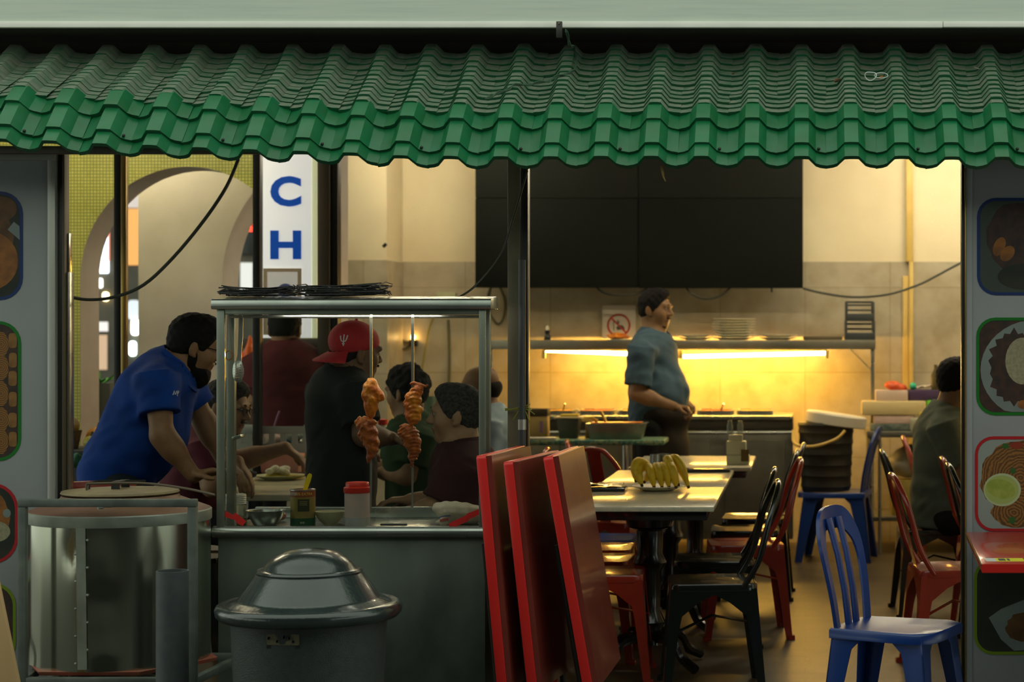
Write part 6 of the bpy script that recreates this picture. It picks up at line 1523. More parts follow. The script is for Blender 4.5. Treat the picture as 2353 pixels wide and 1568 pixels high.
def skin_mat(name, c):
    return mat(name, c, .55, c2=tuple(x * .82 for x in c), scale=22, bump=.08, bscale=160, spec=.35)
SK1 = skin_mat('skin_warm_brown', (.27, .145, .066)); SK2 = skin_mat('skin_deep_brown', (.16, .082, .038)); SK3 = skin_mat('skin_mid_brown', (.30, .17, .085))
HB = mat('hair_black', (.005, .0045, .004), .75, spec=.2, c2=(.008, .007, .006), scale=60, bump=.5, bscale=300); HG = mat('hair_greying', (.012, .011, .010), .75, spec=.2, c2=(.045, .042, .037), scale=90, bump=.5, bscale=300)
def cloth(name, c, k=.75): return mat(name, c, .85, c2=tuple(x * k for x in c), scale=9, bump=.25, bscale=260, detail=5, spec=.25)
JN = cloth('dark_jeans', (.012, .020, .026)); BK = cloth('black_trousers', (.010, .010, .011))
# 1 man in blue polo leaning over the table
s = 555
pl = person('man in a royal blue polo shirt leaning forward behind the tandoor drum', .0062,
    (W(447, 795, 553.7), V(.86, .42, -.30), V(.28, .0, 1)),
    (W(402, 838, s), W(368, 885, s), W(280, 1062, s), V(.10, 1, 0), V(.0, 1, 0), (.19, .172, .155, .165)),
    [(W(425, 888, 540.6), W(468, 965, 537.5), W(515, 1062, 537.5), V(.7, 0, -.7), V(.0, .2, -1), .25),
     (W(362, 880, 568.4), W(372, 1000, 571.5), W(445, 1094, 568.4), V(1, .05, .22), V(.1, -.2, -1), .22)],
    [(W(285, 1128, 546.4), W(305, 1290, 546.4), W(290, 1500, 546.4), V(1, .1, 0)), (W(280, 1128, 564.4), W(300, 1300, 564.4), W(270, 1550, 564.4), V(1, -.1, 0))],
    (SK1, cloth('polo_royal_blue', (.006, .055, .30)), JN, HB), extras=('beard', 'glasses'), hem=.15, sleeve=.58, loose=.020, belly=.02, wrinkle=1.4)
sh = [c for c in bpy.data.objects if c.parent == pl and c.name.startswith('shirt')][0]
decal(sh, pl, [[(397, 908), (400, 899), (402, 907)], [(403, 907), (405, 899), (407, 905)], [(407, 911), (408, 898), (411, 900), (408, 905)]], .0022, mat('embroidery_white', (.6, .62, .6), .7), 'chest_logo')
# 2 seated man in plum shirt reaching across the table
person('seated man in a plum shirt and glasses reaching across the laden table', .0068,
    (W(520, 938, 500), V(.95, -.15, -.22), V(.15, 0, 1)),
    (W(482, 1005, 500), W(462, 1050, 500), W(436, 1196, 500), V(.15, 1, 0), V(.05, 1, 0), (.19, .17, .165, .17)),
    [(W(476, 1040, 490.5), W(545, 1060, 488.7), W(655, 1030, 488.7), V(.85, .0, -.55), V(-.3, 0, -1), .35), (W(462, 1045, 509.0), W(488, 1118, 512.2), W(545, 1062, 509.0), V(.55, .1, -.75), V(-.6, 0, -.6), .30)],
    [(W(440, 1205, 492.3), W(545, 1225, 492.3), W(545, 1425, 492.3), V(1, 0, 0)), (W(440, 1205, 508.2), W(548, 1220, 509.0), W(535, 1460, 509.0), V(1, 0, 0))],
    (SK3, cloth('shirt_plum', (.13, .028, .04)), BK, HG), hair='grey', extras=('glasses', 'goatee'), sleeve=.66)
# 3 standing man in maroon, back turned
s = 422
person('man in a maroon polo shirt standing with his back to the street', .0075,
    (W(655, 757, s), V(.02, 1, -.18), V(0, .15, 1)),
    (W(656, 803, s), W(656, 838, s + 2), W(664, 1010, s + 3), V(-1, .0, 0), V(-1, .0, 0), (.2, .185, .168, .172)),
    [(W(588, 842, s), W(588, 925, s + 4), W(606, 945, 410.4), V(.3, 1, .1), V(.2, 0, -1), .4), (W(728, 842, s), W(742, 935, s), W(722, 950, 410.4), V(-.2, 1, 0), V(0, 0, -1), .4)],
    [(W(628, 1040, s), W(626, 1200, s), W(624, 1375, s), V(0, 1, 0)), (W(702, 1040, s), W(704, 1200, s), W(706, 1375, s), V(0, 1, 0))],
    (SK1, cloth('polo_maroon', (.10, .014, .018)), BK, HB), hem=.14, sleeve=.72, wrinkle=.8)
# 4 man in black T-shirt and red cap
s = 530
pc_ = person('man in a black T shirt with a red cap worn backwards behind the stall glass', .0062,
    (W(818, 812, s), V(.80, .58, -.10), V(.1, .0, 1)),
    (W(797, 868, s), W(782, 905, s), W(785, 1135, s), V(-.5, .85, 0), V(-.5, .85, 0), (.2, .188, .18, .178)),
    [(W(748, 905, 520.5), W(738, 1010, 519.2), W(800, 1030, 511.5), V(.8, .5, 0), V(0, 0, -1), .5), (W(820, 905, 540.6), W(838, 1000, 542.2), W(898, 1008, 536.2), V(.95, -.1, -.12), V(-.1, -.4, -1), .75)],
    [(W(762, 1160, 525.8), W(764, 1340, 525.8), W(760, 1500, 525.8), V(.8, .6, 0)), (W(812, 1160, 536.2), W(816, 1350, 536.2), W(814, 1530, 536.2), V(.8, .6, 0))],
    (SK2, cloth('tshirt_black', (.008, .011, .010)), BK, HB), hair='short', extras=('cap', 'stubble'), hem=.16, sleeve=.70, collar=False, belly=.0)
cp = [c for c in bpy.data.objects if c.parent == pc_ and c.name.startswith('cap')][0]
decal(cp, pc_, [[(791, 769), (790, 778), (789, 793)], [(783, 772), (783, 778), (785, 784), (789, 785)], [(799, 771), (797, 778), (794, 784), (789, 785)], [(786, 790), (792, 790)], [(788, 794), (790, 794)]], .0026, MATS['embroidery_white'], 'cap_emblem')
# 5 curly haired man in green
s = 450
person('seated man with curly black hair and a dark green shirt seen between the skewers', .0075,
    (W(934, 904, s), V(-.88, .42, -.08), V(0, 0, 1)),
    (W(942, 968, s), W(950, 1010, s), W(960, 1180, s), V(-.35, -.93, 0), V(-.3, -.95, 0), (.19, .172, .16, .168)),
    [(W(962, 1010, 456.6), W(935, 1095, 457.4), W(880, 1085, 454.1), V(-1, 0, 0), V(0, 0, -1), .4), (W(915, 1005, 442.3), W(900, 1085, 441.4), W(865, 1078, 442.3), V(-1, 0, 0), V(0, 0, -1), .4)],
    [(W(958, 1195, 455.0), W(880, 1195, 455.0), W(880, 1390, 455.0), V(-1, 0, 0)), (W(950, 1195, 444.9), W(878, 1190, 444.9), W(880, 1370, 444.9), V(-1, 0, 0))],
    (SK1, cloth('shirt_green', (.018, .05, .014)), BK, HB), hair='curly', sleeve=.66)
# 6 seated man in dark maroon, profile
s = 545
person('seated man with short greying hair and a dark maroon shirt in profile behind the stall', .0062,
    (W(1048, 955, s), V(-.97, -.10, -.02), V(.0, 0, 1)),
    (W(1062, 1030, s), W(1066, 1075, s), W(1072, 1232, s), V(0, -1, 0), V(0, -1, 0), (.19, .175, .165, .17)),
    [(W(1052, 1082, 556.0), W(1000, 1172, 558.4), W(940, 1180, 553.6), V(-1, 0, .05), V(0, 0, -1), .4), (W(1060, 1080, 533.3), W(1000, 1160, 532.4), W(945, 1150, 533.3), V(-1, 0, 0), V(0, 0, -1), .4)],
    [(W(1065, 1245, 552.0), W(965, 1255, 553.6), W(960, 1500, 553.6), V(-1, 0, 0)), (W(1060, 1245, 537.7), W(965, 1245, 536.9), W(962, 1470, 536.9), V(-1, 0, 0))],
    (SK3, cloth('shirt_dark_maroon', (.045, .012, .013)), BK, HG), hair='grey', sleeve=.8)
# 7 bald man in light blue
s = 430
person('seated bald man in a light blue shirt beside the awning post', .0075,
    (W(1103, 893, s), V(-.97, -.2, -.1), V(0, 0, 1)),
    (W(1118, 948, s), W(1124, 985, s), W(1132, 1150, s), V(.15, -.98, 0), V(.1, -1, 0), (.19, .172, .165, .17)),
    [(W(1116, 985, 437.4), W(1110, 1075, 439.0), W(1065, 1090, 436.6), V(-1, 0, 0), V(0, 0, -1), .4), (W(1122, 985, 422.3), W(1095, 1070, 421.4), W(1060, 1075, 422.3), V(-1, 0, 0), V(0, 0, -1), .4)],
    [(W(1125, 1165, 435.8), W(1048, 1170, 436.6), W(1048, 1355, 436.6), V(-1, 0, 0)), (W(1125, 1165, 424.9), W(1050, 1165, 424.9), W(1050, 1335, 424.9), V(-1, 0, 0))],
    (SK3, cloth('shirt_light_blue', (.30, .42, .50), .9), BK, HB), hair='bald', sleeve=.72)
# 8 standing waiter
s = 365
m8 = person('standing man in a blue grey shirt and dark apron before the lit counter', .0068,
    (W(1506, 712, s), V(.93, -.34, -.08), V(0, 0, 1)),
    (W(1502, 768, s), W(1500, 805, s), W(1500, 965, s), V(.28, .96, 0), V(.28, .96, 0), (.21, .19, .18, .178)),
    [(W(1520, 806, 356.8), W(1530, 905, 356.8), W(1552, 925, 360.3), V(.9, -.3, 0), V(0, 0, -1), .8), (W(1474, 812, 373.5), W(1464, 905, 374.3), W(1548, 935, 374.3), V(.95, -.1, -.12), V(-.1, -.2, -1), .95)],
    [(W(1508, 990, 359.4), W(1512, 1140, 359.4), W(1510, 1265, 359.4), V(1, -.3, 0)), (W(1492, 990, 370.3), W(1494, 1150, 370.3), W(1490, 1295, 370.3), V(1, -.3, 0))],
    (SK1, cloth('shirt_blue_grey', (.06, .11, .15), .8), BK, HB), extras=('goatee',), hem=.20, sleeve=.80, belly=.055, loose=.022, wrinkle=1.5)
P8 = W(1500, 965, s); o8 = Vector((P8.x, P8.y, 0)); lat = unit((.28, .96, 0)); fw = unit((.96, -.28, 0))
sdf_obj('apron', [('e', P8 + V(0, 0, .03) + fw * .06, (.21, .185, .12), RM(lat, fw, V(0, 0, 1)), 0), ('e', P8 + V(0, 0, -.18) + fw * .03, (.225, .20, .26), RM(lat, fw, V(0, 0, 1)), .06), ('e', P8 + V(0, 0, -.38) + fw * .03, (.21, .185, .2), RM(lat, fw, V(0, 0, 1)), .06)], .010,
        cloth('apron_brown_black', (.022, .016, .010)), o8, parent=m8, cuts=[(P8 - fw * .06, A(-fw)), (P8 + V(0, 0, .115), A(V(0, 0, 1))), (P8 - V(0, 0, .5), A(V(0, 0, -1)))])
# 9 person at the right, back turned
s = 437
person('seated person in a grey green top half hidden by the right menu panel', .0075,
    (W(2198, 880, s), V(.85, .52, -.1), V(0, 0, 1)),
    (W(2180, 940, s), W(2168, 985, s), W(2158, 1172, s), V(-.45, .9, 0), V(-.45, .9, 0), (.19, .172, .165, .17)),
    [(W(2200, 985, 427.9), W(2245, 1070, 427.0), W(2290, 1060, 425.2), V(1, .2, 0), V(0, 0, -1), .4), (W(2168, 990, 445.6), W(2205, 1085, 447.9), W(2275, 1080, 444.4), V(1, .2, 0), V(0, 0, -1), .4)],
    [(W(2180, 1190, 431.4), W(2245, 1188, 429.7), W(2245, 1360, 429.7), V(1, .2, 0)), (W(2180, 1196, 442.4), W(2250, 1195, 441.6), W(2250, 1390, 441.6), V(1, .2, 0))],
    (SK1, cloth('top_grey_green', (.12, .14, .10), .85), BK, HB), sleeve=.9, collar=False, hem=.09, wrinkle=1.5)
# seats for the seated men
place_chair('red', W(1085, 0, 545).x - .07, YS(545), PI, 'red metal cafe chair under the man in dark maroon', 'chairs of the seated men')
place_chair('red', W(1140, 0, 430).x, YS(430), PI, 'red metal cafe chair under the man in light blue', 'chairs of the seated men')
place_chair('black', W(966, 0, 450).x, YS(450), PI + .3, 'black metal cafe chair under the curly haired man', 'chairs of the seated men')
place_chair('black', W(432, 0, 500).x, YS(500), 0, 'black metal cafe chair under the man in plum', 'chairs of the seated men')
# ================================================================== LEFT SIDE: LADEN TABLE, FRUIT, STREET BEYOND
Zt = .73
def laminate_table(name, x0, x1, y0, y1, label):
    t = thing(name, label, 'table', ((x0 + x1) / 2, (y0 + y1) / 2, 0), group='beige tables behind the stall')
    MB().bb(x0, x1, y0, y1, Zt - .03, Zt).build('table_top', mat('beige_laminate', (.50, .46, .30), .4, c2=(.44, .40, .26), scale=8), t, world=True, bevel=.006)
    for x in (x0 + .05, x1 - .05):
        for y in (y0 + .06, y1 - .06): MB().cyl((x, y, 0), (x, y, Zt - .03), .016, n=10).build('leg', M_blk, t, world=True)
laminate_table('laminate_table', Xs(484, 500), Xs(742, 500), YS(503), 9.31, 'bare beige laminate table right behind the stall')
laminate_table('laminate_table', -3.12, -2.30, 9.34, 10.26, 'beige laminate table laden with plates and bags before the maroon polo shirt')
def onL(px, py): return W(px, py, (py - PY) / (CH - Zt))
p = onL(643, 1103)
tag(plate_mb(.128, .022).build('dinner_plate', mat('plate_greenish', (.56, .56, .36), .35), loc=p + V(0, 0, .0005)), 'oval looking pale plate of rice and curry on the laden table', 'plate')
c = p + V(.02, 0, .014); o = sdf_obj('curry_food', [('e', c, (.10, .095, .010), None, 0), ('e', c + V(-.05, .0, .012), (.035, .04, .014), None, .01)], .005, mat('curry_gold', (.50, .42, .02), .35, c2=(.42, .32, .02), scale=25), c); tag(o, 'yellow curry spread over the plate on the laden table', 'food')
M_tis = mat('tissue', (.66, .62, .48), .9)
def crumple(name, c, r, m, label, cat, seed, h=.005, k=1.0):
    rr = random.Random(seed); pr = [('e', c + V(rr.uniform(-1, 1) * r[0] * .5, rr.uniform(-1, 1) * r[1] * .5, rr.uniform(-.2, .5) * r[2]), (r[0] * rr.uniform(.4, .7), r[1] * rr.uniform(.4, .7), r[2] * rr.uniform(.5, .9)), np.array(Euler((rr.uniform(-.6, .6), rr.uniform(-.6, .6), rr.uniform(0, 3))).to_matrix()), .006) for _ in range(5)]
    o = sdf_obj(name, pr, h, m, c, noise=lambda x, y, z: k * .004 * np.sin(110 * x + seed) * np.sin(100 * y) * np.sin(120 * z + 1)); return tag(o, label, cat)
crumple('tissue', p + V(-.04, -.03, .048), (.04, .04, .022), M_tis, 'crumpled white tissue on the plate of curry', 'tissue', 2)
crumple('tissue', p + V(.02, -.02, .046), (.045, .04, .02), M_tis, 'second crumpled tissue lying on the plate of curry', 'tissue', 5)
c = onL(695, 1088); mb = MB(); mb.add([V(-.07, -.03, 0), V(.07, -.03, 0), V(.07, .05, 0), V(-.07, .05, 0), V(-.012, .0, .105), V(-.005, .02, .105)], [(0, 1, 4), (3, 5, 2), (0, 4, 5, 3), (1, 2, 5, 4), (0, 3, 2, 1)])
tag(mb.build('folded_napkin', mat('napkin_khaki', (.40, .37, .20), .8), loc=c + V(0, 0, .0005), smooth=False, bevel=.003), 'khaki napkin folded to a standing cone beside the plate', 'napkin')
one(MB().bb(onL(560, 1094).x, onL(720, 1094).x, onL(600, 1094).y - .05, onL(600, 1094).y + .10, Zt + .0005, Zt + .014), 'dark_tray', M_blk, 'dark flat tray under the pink container on the laden table', 'tray', onL(640, 1094), bevel=.004)
M_pink = mat('pink_plastic', (.58, .20, .16), .45, c2=(.66, .32, .25), scale=8)
c = onL(645, 1094); b = MB(); b.box((0, 0, .05), (.19, .10, .10), top=1.12); tag(b.build('pink_container', M_pink, loc=c + V(0, .03, .015), bevel=.006), 'open pink plastic container on the dark tray', 'container')
c = c + V(.0, .14, .0); bg_ = crumple('pink_bag', V(Xs(618, 433), 10.15, W(0, 1012, 430).z), (.10, .06, .06), mat('pink_white_film', (.66, .42, .36), .5, c2=(.7, .58, .48), scale=9), 'pinkish white plastic bag with a straw on the laden table', 'bag', 11, .006)
mb = MB(); a = W(594, 990, 433); mb.tube([W(606, 1012, 433), a, W(582, 963, 433)], .006, 7); one(mb, 'drinking_straw', mat('red_straw', (.55, .08, .05), .4), 'short red straw poking out of the pinkish bag', 'straw', a)
mb = MB(); mb.tube(bez([W(633, 1014, 433), W(630, 985, 433), W(637, 960, 433), W(642, 945, 433)], 12), .006, 7); one(mb, 'drinking_straw', mat('mauve_straw', (.28, .10, .20), .4), 'bent mauve straw standing by the pinkish bag', 'straw', W(633, 1000, 446))
crumple('foil_packet', V(Xs(678, 433), 10.15, W(0, 1008, 430).z), (.075, .05, .04), mat('blue_white_film', (.55, .62, .58), .3, c2=(.05, .22, .32), scale=14, lo=.5, hi=.56), 'shiny blue and white packet on the laden table', 'packet', 21, .006)
crumple('foil_packet', V(Xs(702, 433), 10.15, W(0, 1020, 431).z), (.04, .04, .03), mat('silver_film', (.5, .52, .46), .25, .5), 'small silver packet beside the blue and white one', 'packet', 23, .006)
tag(MB().sph((0, 0, .03), .032, 10).build('tomato', mat('tomato_red', (.62, .07, .01), .3), loc=V(Xs(712, 436), 10.12, Zt + .109)), 'red tomato shaped tub on the laden table', 'tub')
# stacked basket that carries those bags
bk = thing('plastic_basket', 'white plastic basket with slots on the laden table', 'basket', (Xs(588, 433), 10.15, Zt + .0005)); mbk = mat('basket_white', (.42, .46, .42), .5)
zt_ = W(0, 978, 433).z - Zt
for (a, b, c_, d) in ((-.20, .30, -.10, -.09), (-.20, .30, .09, .10), (-.20, -.19, -.09, .09), (.29, .30, -.09, .09)):
    MB().bb(a, b, c_, d, 0, zt_ - .09).build('wall', mbk, bk, smooth=False); MB().bb(a, b, c_, d, zt_ - .04, zt_).build('rim', mbk, bk, bevel=.003)
for k in range(9): MB().bb(-.20 + k * .06, -.17 + k * .06, -.10, -.09, zt_ - .09, zt_ - .04).build('slat', mbk, bk, smooth=False)
MB().bb(-.19, .29, -.09, .09, .0, zt_ - .14).build('folded_linen', mat('grey_linen', (.25, .28, .26), .8), bk, bevel=.01)
crumple('dark_cloth', onL(548, 1112) + V(-.02, 0, .03), (.11, .07, .035), mat('black_cloth', (.016, .018, .016), .85), 'heap of black cloth at the corner of the laden table', 'cloth', 31, .007)
# ---- bench shelf, orange bag, glow
sb_ = 408; z1, z0 = W(0, 779, sb_).z, W(0, 800, sb_).z
bs = thing('timber_bench', 'brown timber shelf bench below the lettered sign', 'bench', (Xs(680, sb_), YS(sb_), 0))
MB().bb(Xs(555, sb_), Xs(806, sb_), YS(sb_), YS(sb_) + .20, z0, z1).build('bench_board', M_brownpost, bs, world=True, bevel=.004); MB().bb(Xs(560, sb_), Xs(800, sb_), YS(sb_) + .03, YS(sb_) + .06, z0 - .09, z0).build('apron', mat('grey_board', (.24, .2, .13), .7), bs, world=True, bevel=.003)
for x in (Xs(562, sb_), Xs(796, sb_)): MB().bb(x, x + .05, YS(sb_) + .03, YS(sb_) + .18, 0, z0).build('leg', M_brownpost, bs, world=True, bevel=.003)
c = W(578, 825, 410); o = sdf_obj('orange_carrier_bag', [('e', c, (.055, .04, .085), None, 0), ('c', c + V(.0, 0, .07), c + V(-.005, 0, .125), .025, .008, .02), ('e', c + V(.03, 0, .02), (.045, .035, .05), None, .03)], .006, mat('orange_carrier', (.80, .14, .01), .4, c2=(.65, .09, .01), scale=12), c, noise=lambda x, y, z: .004 * np.sin(140 * x + 10 * z)); tag(o, 'bright orange carrier bag hung from the timber bench', 'bag')
c = W(598, 928, 410); zz = W(0, 800, 408).z - .09
fl = thing('made_up_lantern', 'made up amber lantern below the timber bench standing in for a lit yellow thing', 'lantern', V(c.x, YS(408) + .045, c.z))  # invented lantern, gives a warm yellow bright spot its glow
MB().lathe([(0, -.05), (.03, -.045), (.045, -.01), (.035, .035), (.015, .05)], n=18).build('lantern_glass', mat('lantern_stand_in_glow', (1, .6, .2), .5, emit=(1, .45, .08), estr=2.5), fl)
MB().lathe([(.018, .05), (.02, .06), (0, .066)], n=14).build('lantern_cap', M_blk, fl)
MB().cyl((0, 0, .064), (0, 0, zz - c.z), .003, n=6).build('lantern_cord', M_blk, fl)
mb = MB(); a = W(757, 803, 405); b = W(782, 838, 405); mb.tube([a, b], .006, 6); mb.box(b + V(-.01, 0, -.005), (.04, .012, .014), rot=(0, .8, 0), mi=1); one(mb, 'basting_brush', [mat('brush_wood', (.5, .26, .08), .6), M_blk], 'wooden basting brush leaning by the red cap', 'brush', b)
# tall glass tumblers behind the seated men
p = W(990, 960, 402); tag(MB().lathe([(0, 0), (.045, 0), (.05, .14), (.052, .26), (.05, .26), (.045, .01), (0, .008)], n=24).build('plastic_jug', glass_mat('jug_plastic', (.55, .72, .62), .25), loc=p + V(0, 0, -.14)), 'pale green plastic jug behind the man in dark maroon', 'jug')
jt = thing('corner_table', 'small dark table under the green jug', 'table', (p.x, p.y, 0)); MB().bb(-.35, .2, -.15, .25, p.z - .172, p.z - .142).build('table_top', M_blk, jt, bevel=.004); MB().cyl((-.05, .05, 0), (-.05, .05, p.z - .17), .03, n=12).build('leg', M_blk, jt)
p = W(880, 930, 402); cd = thing('condiment_bottle', 'cream bottle with a red cap between the skewers', 'bottle', V(p.x, jt.location.y, jt.location.z + W(990, 960, 402).z - .1415)); MB().lathe([(0, 0), (.055, 0), (.06, .03), (.03, .06), (.025, .10), (0, .10)], n=20).build('bottle_body', M_cr, cd); MB().lathe([(.027, .10), (.028, .13), (0, .135)], n=20).build('cap', M_redpl, cd)

# ---- fruit bench by the panel
sF_ = 470; zF = W(0, 1036, sF_).z
ft = thing('fruit_bench', 'dark bench holding pumpkins and fruit beside the left panel', 'bench', (Xs(180, sF_), YS(sF_) + .15, 0)); MB().bb(Xs(60, sF_), Xs(262, sF_), YS(sF_), YS(sF_) + .4, zF - .03, zF).build('bench_top', mat('dark_bench', (.04, .045, .035), .6), ft, world=True, bevel=.004)
MB().bb(Xs(70, sF_), Xs(255, sF_), YS(sF_) + .05, YS(sF_) + .35, 0, zF - .03).build('bench_body', mat('dark_bench', (.04, .045, .035), .6), ft, world=True, bevel=.01)
def pumpkin(px, py, s, r, m, label, name='pumpkin', zoff=0, flat=.85):
    mb = MB(); n = 40; k = 14; vs = []
    for i in range(k + 1):
        ph = PI * i / k
        for j in range(n):
            an = 2 * PI * j / n; rr = r * math.sin(ph) * (1 + .06 * abs(math.cos(an * 4)) - .03); vs.append((rr * math.cos(an), rr * math.sin(an), -r * flat * math.cos(ph) + r * flat))
    mb.add(vs, [(i * n + j, i * n + (j + 1) % n, (i + 1) * n + (j + 1) % n, (i + 1) * n + j) for i in range(k) for j in range(n)])
    p = V(Xs(px, s), YS(s), zF + .0005 + zoff); o = mb.build(name, m, loc=p, angle=70); tag(o, label, 'fruit'); MB().tube([(0, 0, 2 * r * flat - .004), (.005, 0, 2 * r * flat + .02)], [.009, .006], 6).build('stalk', mat('stalk', (.12, .10, .03), .8), o)
bsk = thing('wicker_basket', 'brown wicker basket holding a green pumpkin', 'basket', V(Xs(150, 462), YS(462), zF + .0005)); MB().lathe([(0, 0), (.06, 0), (.075, .07), (.08, .09), (.072, .09), (.055, .012), (0, .01)], n=28).build('wicker_wall', mat('wicker', (.14, .085, .02), .8, c2=(.07, .04, .012), scale=60, bump=.6), bsk)
pumpkin(150, 0, 462, .068, mat('pumpkin_green', (.16, .16, .02), .5, c2=(.28, .16, .02), scale=14), 'green and ochre pumpkin sitting in the wicker basket', zoff=.055)
pumpkin(226, 0, 458, .062, mat('pumpkin_orange', (.62, .24, .01), .45, c2=(.5, .16, .01), scale=10), 'orange pumpkin half hidden behind the blue shirt', zoff=.0)
pumpkin(210, 0, 465, .040, mat('mango_yellow', (.38, .32, .03), .45, c2=(.25, .26, .03), scale=12), 'small yellow green fruit in front of the orange pumpkin', 'mango')
pumpkin(250, 0, 467, .035, mat('mango_yellow', (.38, .32, .03), .45), 'smallest yellow green fruit at the edge of the fruit bench', 'mango')
crumple('green_bag', W(172, 1058, 471.5), (.05, .03, .04), mat('green_film', (.06, .22, .13), .4), 'crumpled green bag hanging at the fruit bench', 'bag', 41, .007)
c = W(408, 935, 478); tag(MB().sph((0, 0, 0), .11, 10, sc=(.8, .7, 1.25)).build('jackfruit', mat('jackfruit', (.26, .18, .015), .6, c2=(.18, .13, .012), scale=30, bump=.7, bscale=60), loc=V(c.x, 9.52, c.z)), 'large ochre jackfruit behind the blue shirt', 'fruit')
js = thing('produce_crate', 'dark crate under the jackfruit on the laden table', 'crate', (c.x, 9.52, Zt + .0005)); MB().bb(-.09, .09, -.12, .12, 0, c.z - .1385 - Zt).build('crate_body', mat('dark_bench', (.04, .045, .035), .6), js, bevel=.006)
# red basin by the drum
c = W(200, 1125, 590); tb_ = thing('plastic_basin', 'wide red plastic basin between the drum and the man in blue', 'basin', V(c.x, YS(585), W(0, 1140, 590).z - .12))
MB().lathe([(0, 0), (.10, 0), (.13, .05), (.155, .15), (.165, .156), (.165, .163), (.15, .16), (.12, .05), (.09, .012), (0, .01)], n=40).build('basin_wall', mat('basin_red', (.34, .045, .03), .45), tb_)
bs2 = thing('basin_stool', 'low dark stool under the red basin', 'stool', V(c.x, YS(585), 0)); MB().bb(-.15, .15, -.13, .13, 0, W(0, 1140, 590).z - .121).build('stool_body', M_blk, bs2, bevel=.01)

# ---- lettered sign
sg2 = 412; c = W(662, 570, sg2); ls = thing('light_box_sign', 'tall white light box sign with blue letters C and H', 'sign', c)
x0, x1 = Xs(598, sg2) - c.x, Xs(728, sg2) - c.x; zt_, zb_ = 2.9 - c.z, W(0, 777, sg2).z - c.z
M_box = mat('light_box_face', (.75, .76, .72), .4, emit=(.95, .96, .92), estr=.16)
MB().bb(x0, x1 - .03, .0, .10, zb_, zt_).build('box_face', M_box, ls, bevel=.003); MB().bb(x1 - .029, x1, .004, .10, zb_, zt_).build('box_edge', mat('box_edge', (.62, .64, .42), .4, emit=(.8, .85, .5), estr=.12), ls, bevel=.003)
M_bl = mat('letter_blue', (.003, .07, .42), .4, emit=(.0, .1, .6), estr=.08)
for (ch, py, ht) in (('C', 440, 70), ('H', 563, 66), ('A', 688, 66)):
    me = text_mesh(ch, 1.0, .04, .004, 1.0)
    xs_ = [v.co.x for v in me.vertices]; ys_ = [v.co.y for v in me.vertices]; w_, h_ = max(xs_) - min(xs_), max(ys_) - min(ys_); cxm, cym = (max(xs_) + min(xs_)) / 2, (max(ys_) + min(ys_)) / 2
    for v in me.vertices:
        a, b, d = (v.co.x - cxm) / w_ * 71 / sg2, (v.co.y - cym) / h_ * ht / sg2, v.co.z
        v.co = V(Xs(657, sg2) - c.x + a, -.004 - d * .4, W(0, py, sg2).z - c.z + b)
    me.materials.append(M_bl); o = bpy.data.objects.new('letter', me); col.objects.link(o); o.parent = ls
fn = lambda u, v, w: V(Xs(u, sg2) - c.x, -.008 - w, W(0, v, sg2).z - c.z)
MB().prism([(606, 617), (694, 617), (694, 770), (606, 770)], fn, 0, .002).build('sticker', mat('sticker_film', (.55, .54, .48), .4, emit=(.8, .78, .7), estr=.08), ls, smooth=False)
MB().ring([(606, 617), (694, 617), (694, 770), (606, 770)], [(615, 625), (685, 625), (685, 762), (615, 762)], fn, .002, .003).build('sticker_border', mat('sticker_tan', (.48, .38, .24), .5), ls, smooth=False)
MB().prism(blob(657, 668, 18, 16), fn, .0022, .0032).build('sticker_dome', mat('sticker_blue', (.10, .13, .36), .5), ls, smooth=False)
MB().prism([(616, 730), (690, 730), (690, 766), (616, 766)], fn, .0022, .0032).build('sticker_gold', mat('sticker_gold', (.45, .27, .06), .5), ls, smooth=False)

# ---- street beyond the arches
one(MB().bb(-16, -2, 20.903, 21.2, 0, 7), 'street_building', mat('night_wall', (.10, .085, .06), .8, c2=(.05, .045, .035), scale=2), 'dim building across the street behind the arches', 'building', (-8, 21, 0), smooth=False)
ss = 210.5
def glow(name, px0, px1, py0, py1, col_, st, label, cat='lamp', s=ss, rr=4, base=(.5, .5, .5)):  # parts that are no lamps also emit, in place of light falling on them
    fn = lambda u, v, w: V(Xs(u, s), YS(s) - w, W(0, v, s).z); mb = MB(); mb.prism(rrect(px0, px1, py0, py1, min(rr, (px1 - px0) / 2 - .1), 4), fn, -.02, .03)
    c = fn((px0 + px1) / 2, (py0 + py1) / 2, 0); return one(mb, name, mat('glow_' + name + str(int(px0)) + str(int(py0)), base, .5, emit=col_, estr=st), label, cat, c, smooth=False)
glow('lit_screen', 222, 250, 540, 628, (.75, .88, 1), 1.6, 'tall blue white lit advertising screen in the street', 'screen', rr=3)
glow('screen_header', 222, 248, 528, 539, (.7, .6, .85), .5, 'lilac header strip above the lit screen', 'sign', rr=1)
glow('blue_neon_strip', 240, 248, 545, 572, (.02, .12, .9), 1.2, 'blue neon strip on the edge of the lit screen', 'neon', s=210.5, rr=2)
glow('neon_strip', 247, 252, 475, 600, (1, .25, .15), .45, 'thin red neon strip beside the lit screen', 'neon', rr=1)
glow('shop_wall', 296, 322, 480, 610, (.9, .4, .1), .30, 'orange shop wall across the street, its light put in as glow', 'wall', rr=1, base=(.4, .2, .06), s=210.3)
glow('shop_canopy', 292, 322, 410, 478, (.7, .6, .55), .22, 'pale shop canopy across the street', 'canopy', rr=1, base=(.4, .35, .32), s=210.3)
glow('shop_light', 304, 319, 735, 770, (1, 1, .92), 5, 'bright white shop light above the green tinted one', s=210.5, rr=6)
glow('shop_light', 299, 313, 785, 818, (.75, 1, .88), 4, 'green tinted shop light below the white one', s=210.5, rr=6)
glow('shop_light', 238, 250, 672, 692, (1, .75, .3), 3, 'small yellow shop light', s=210.5, rr=5)
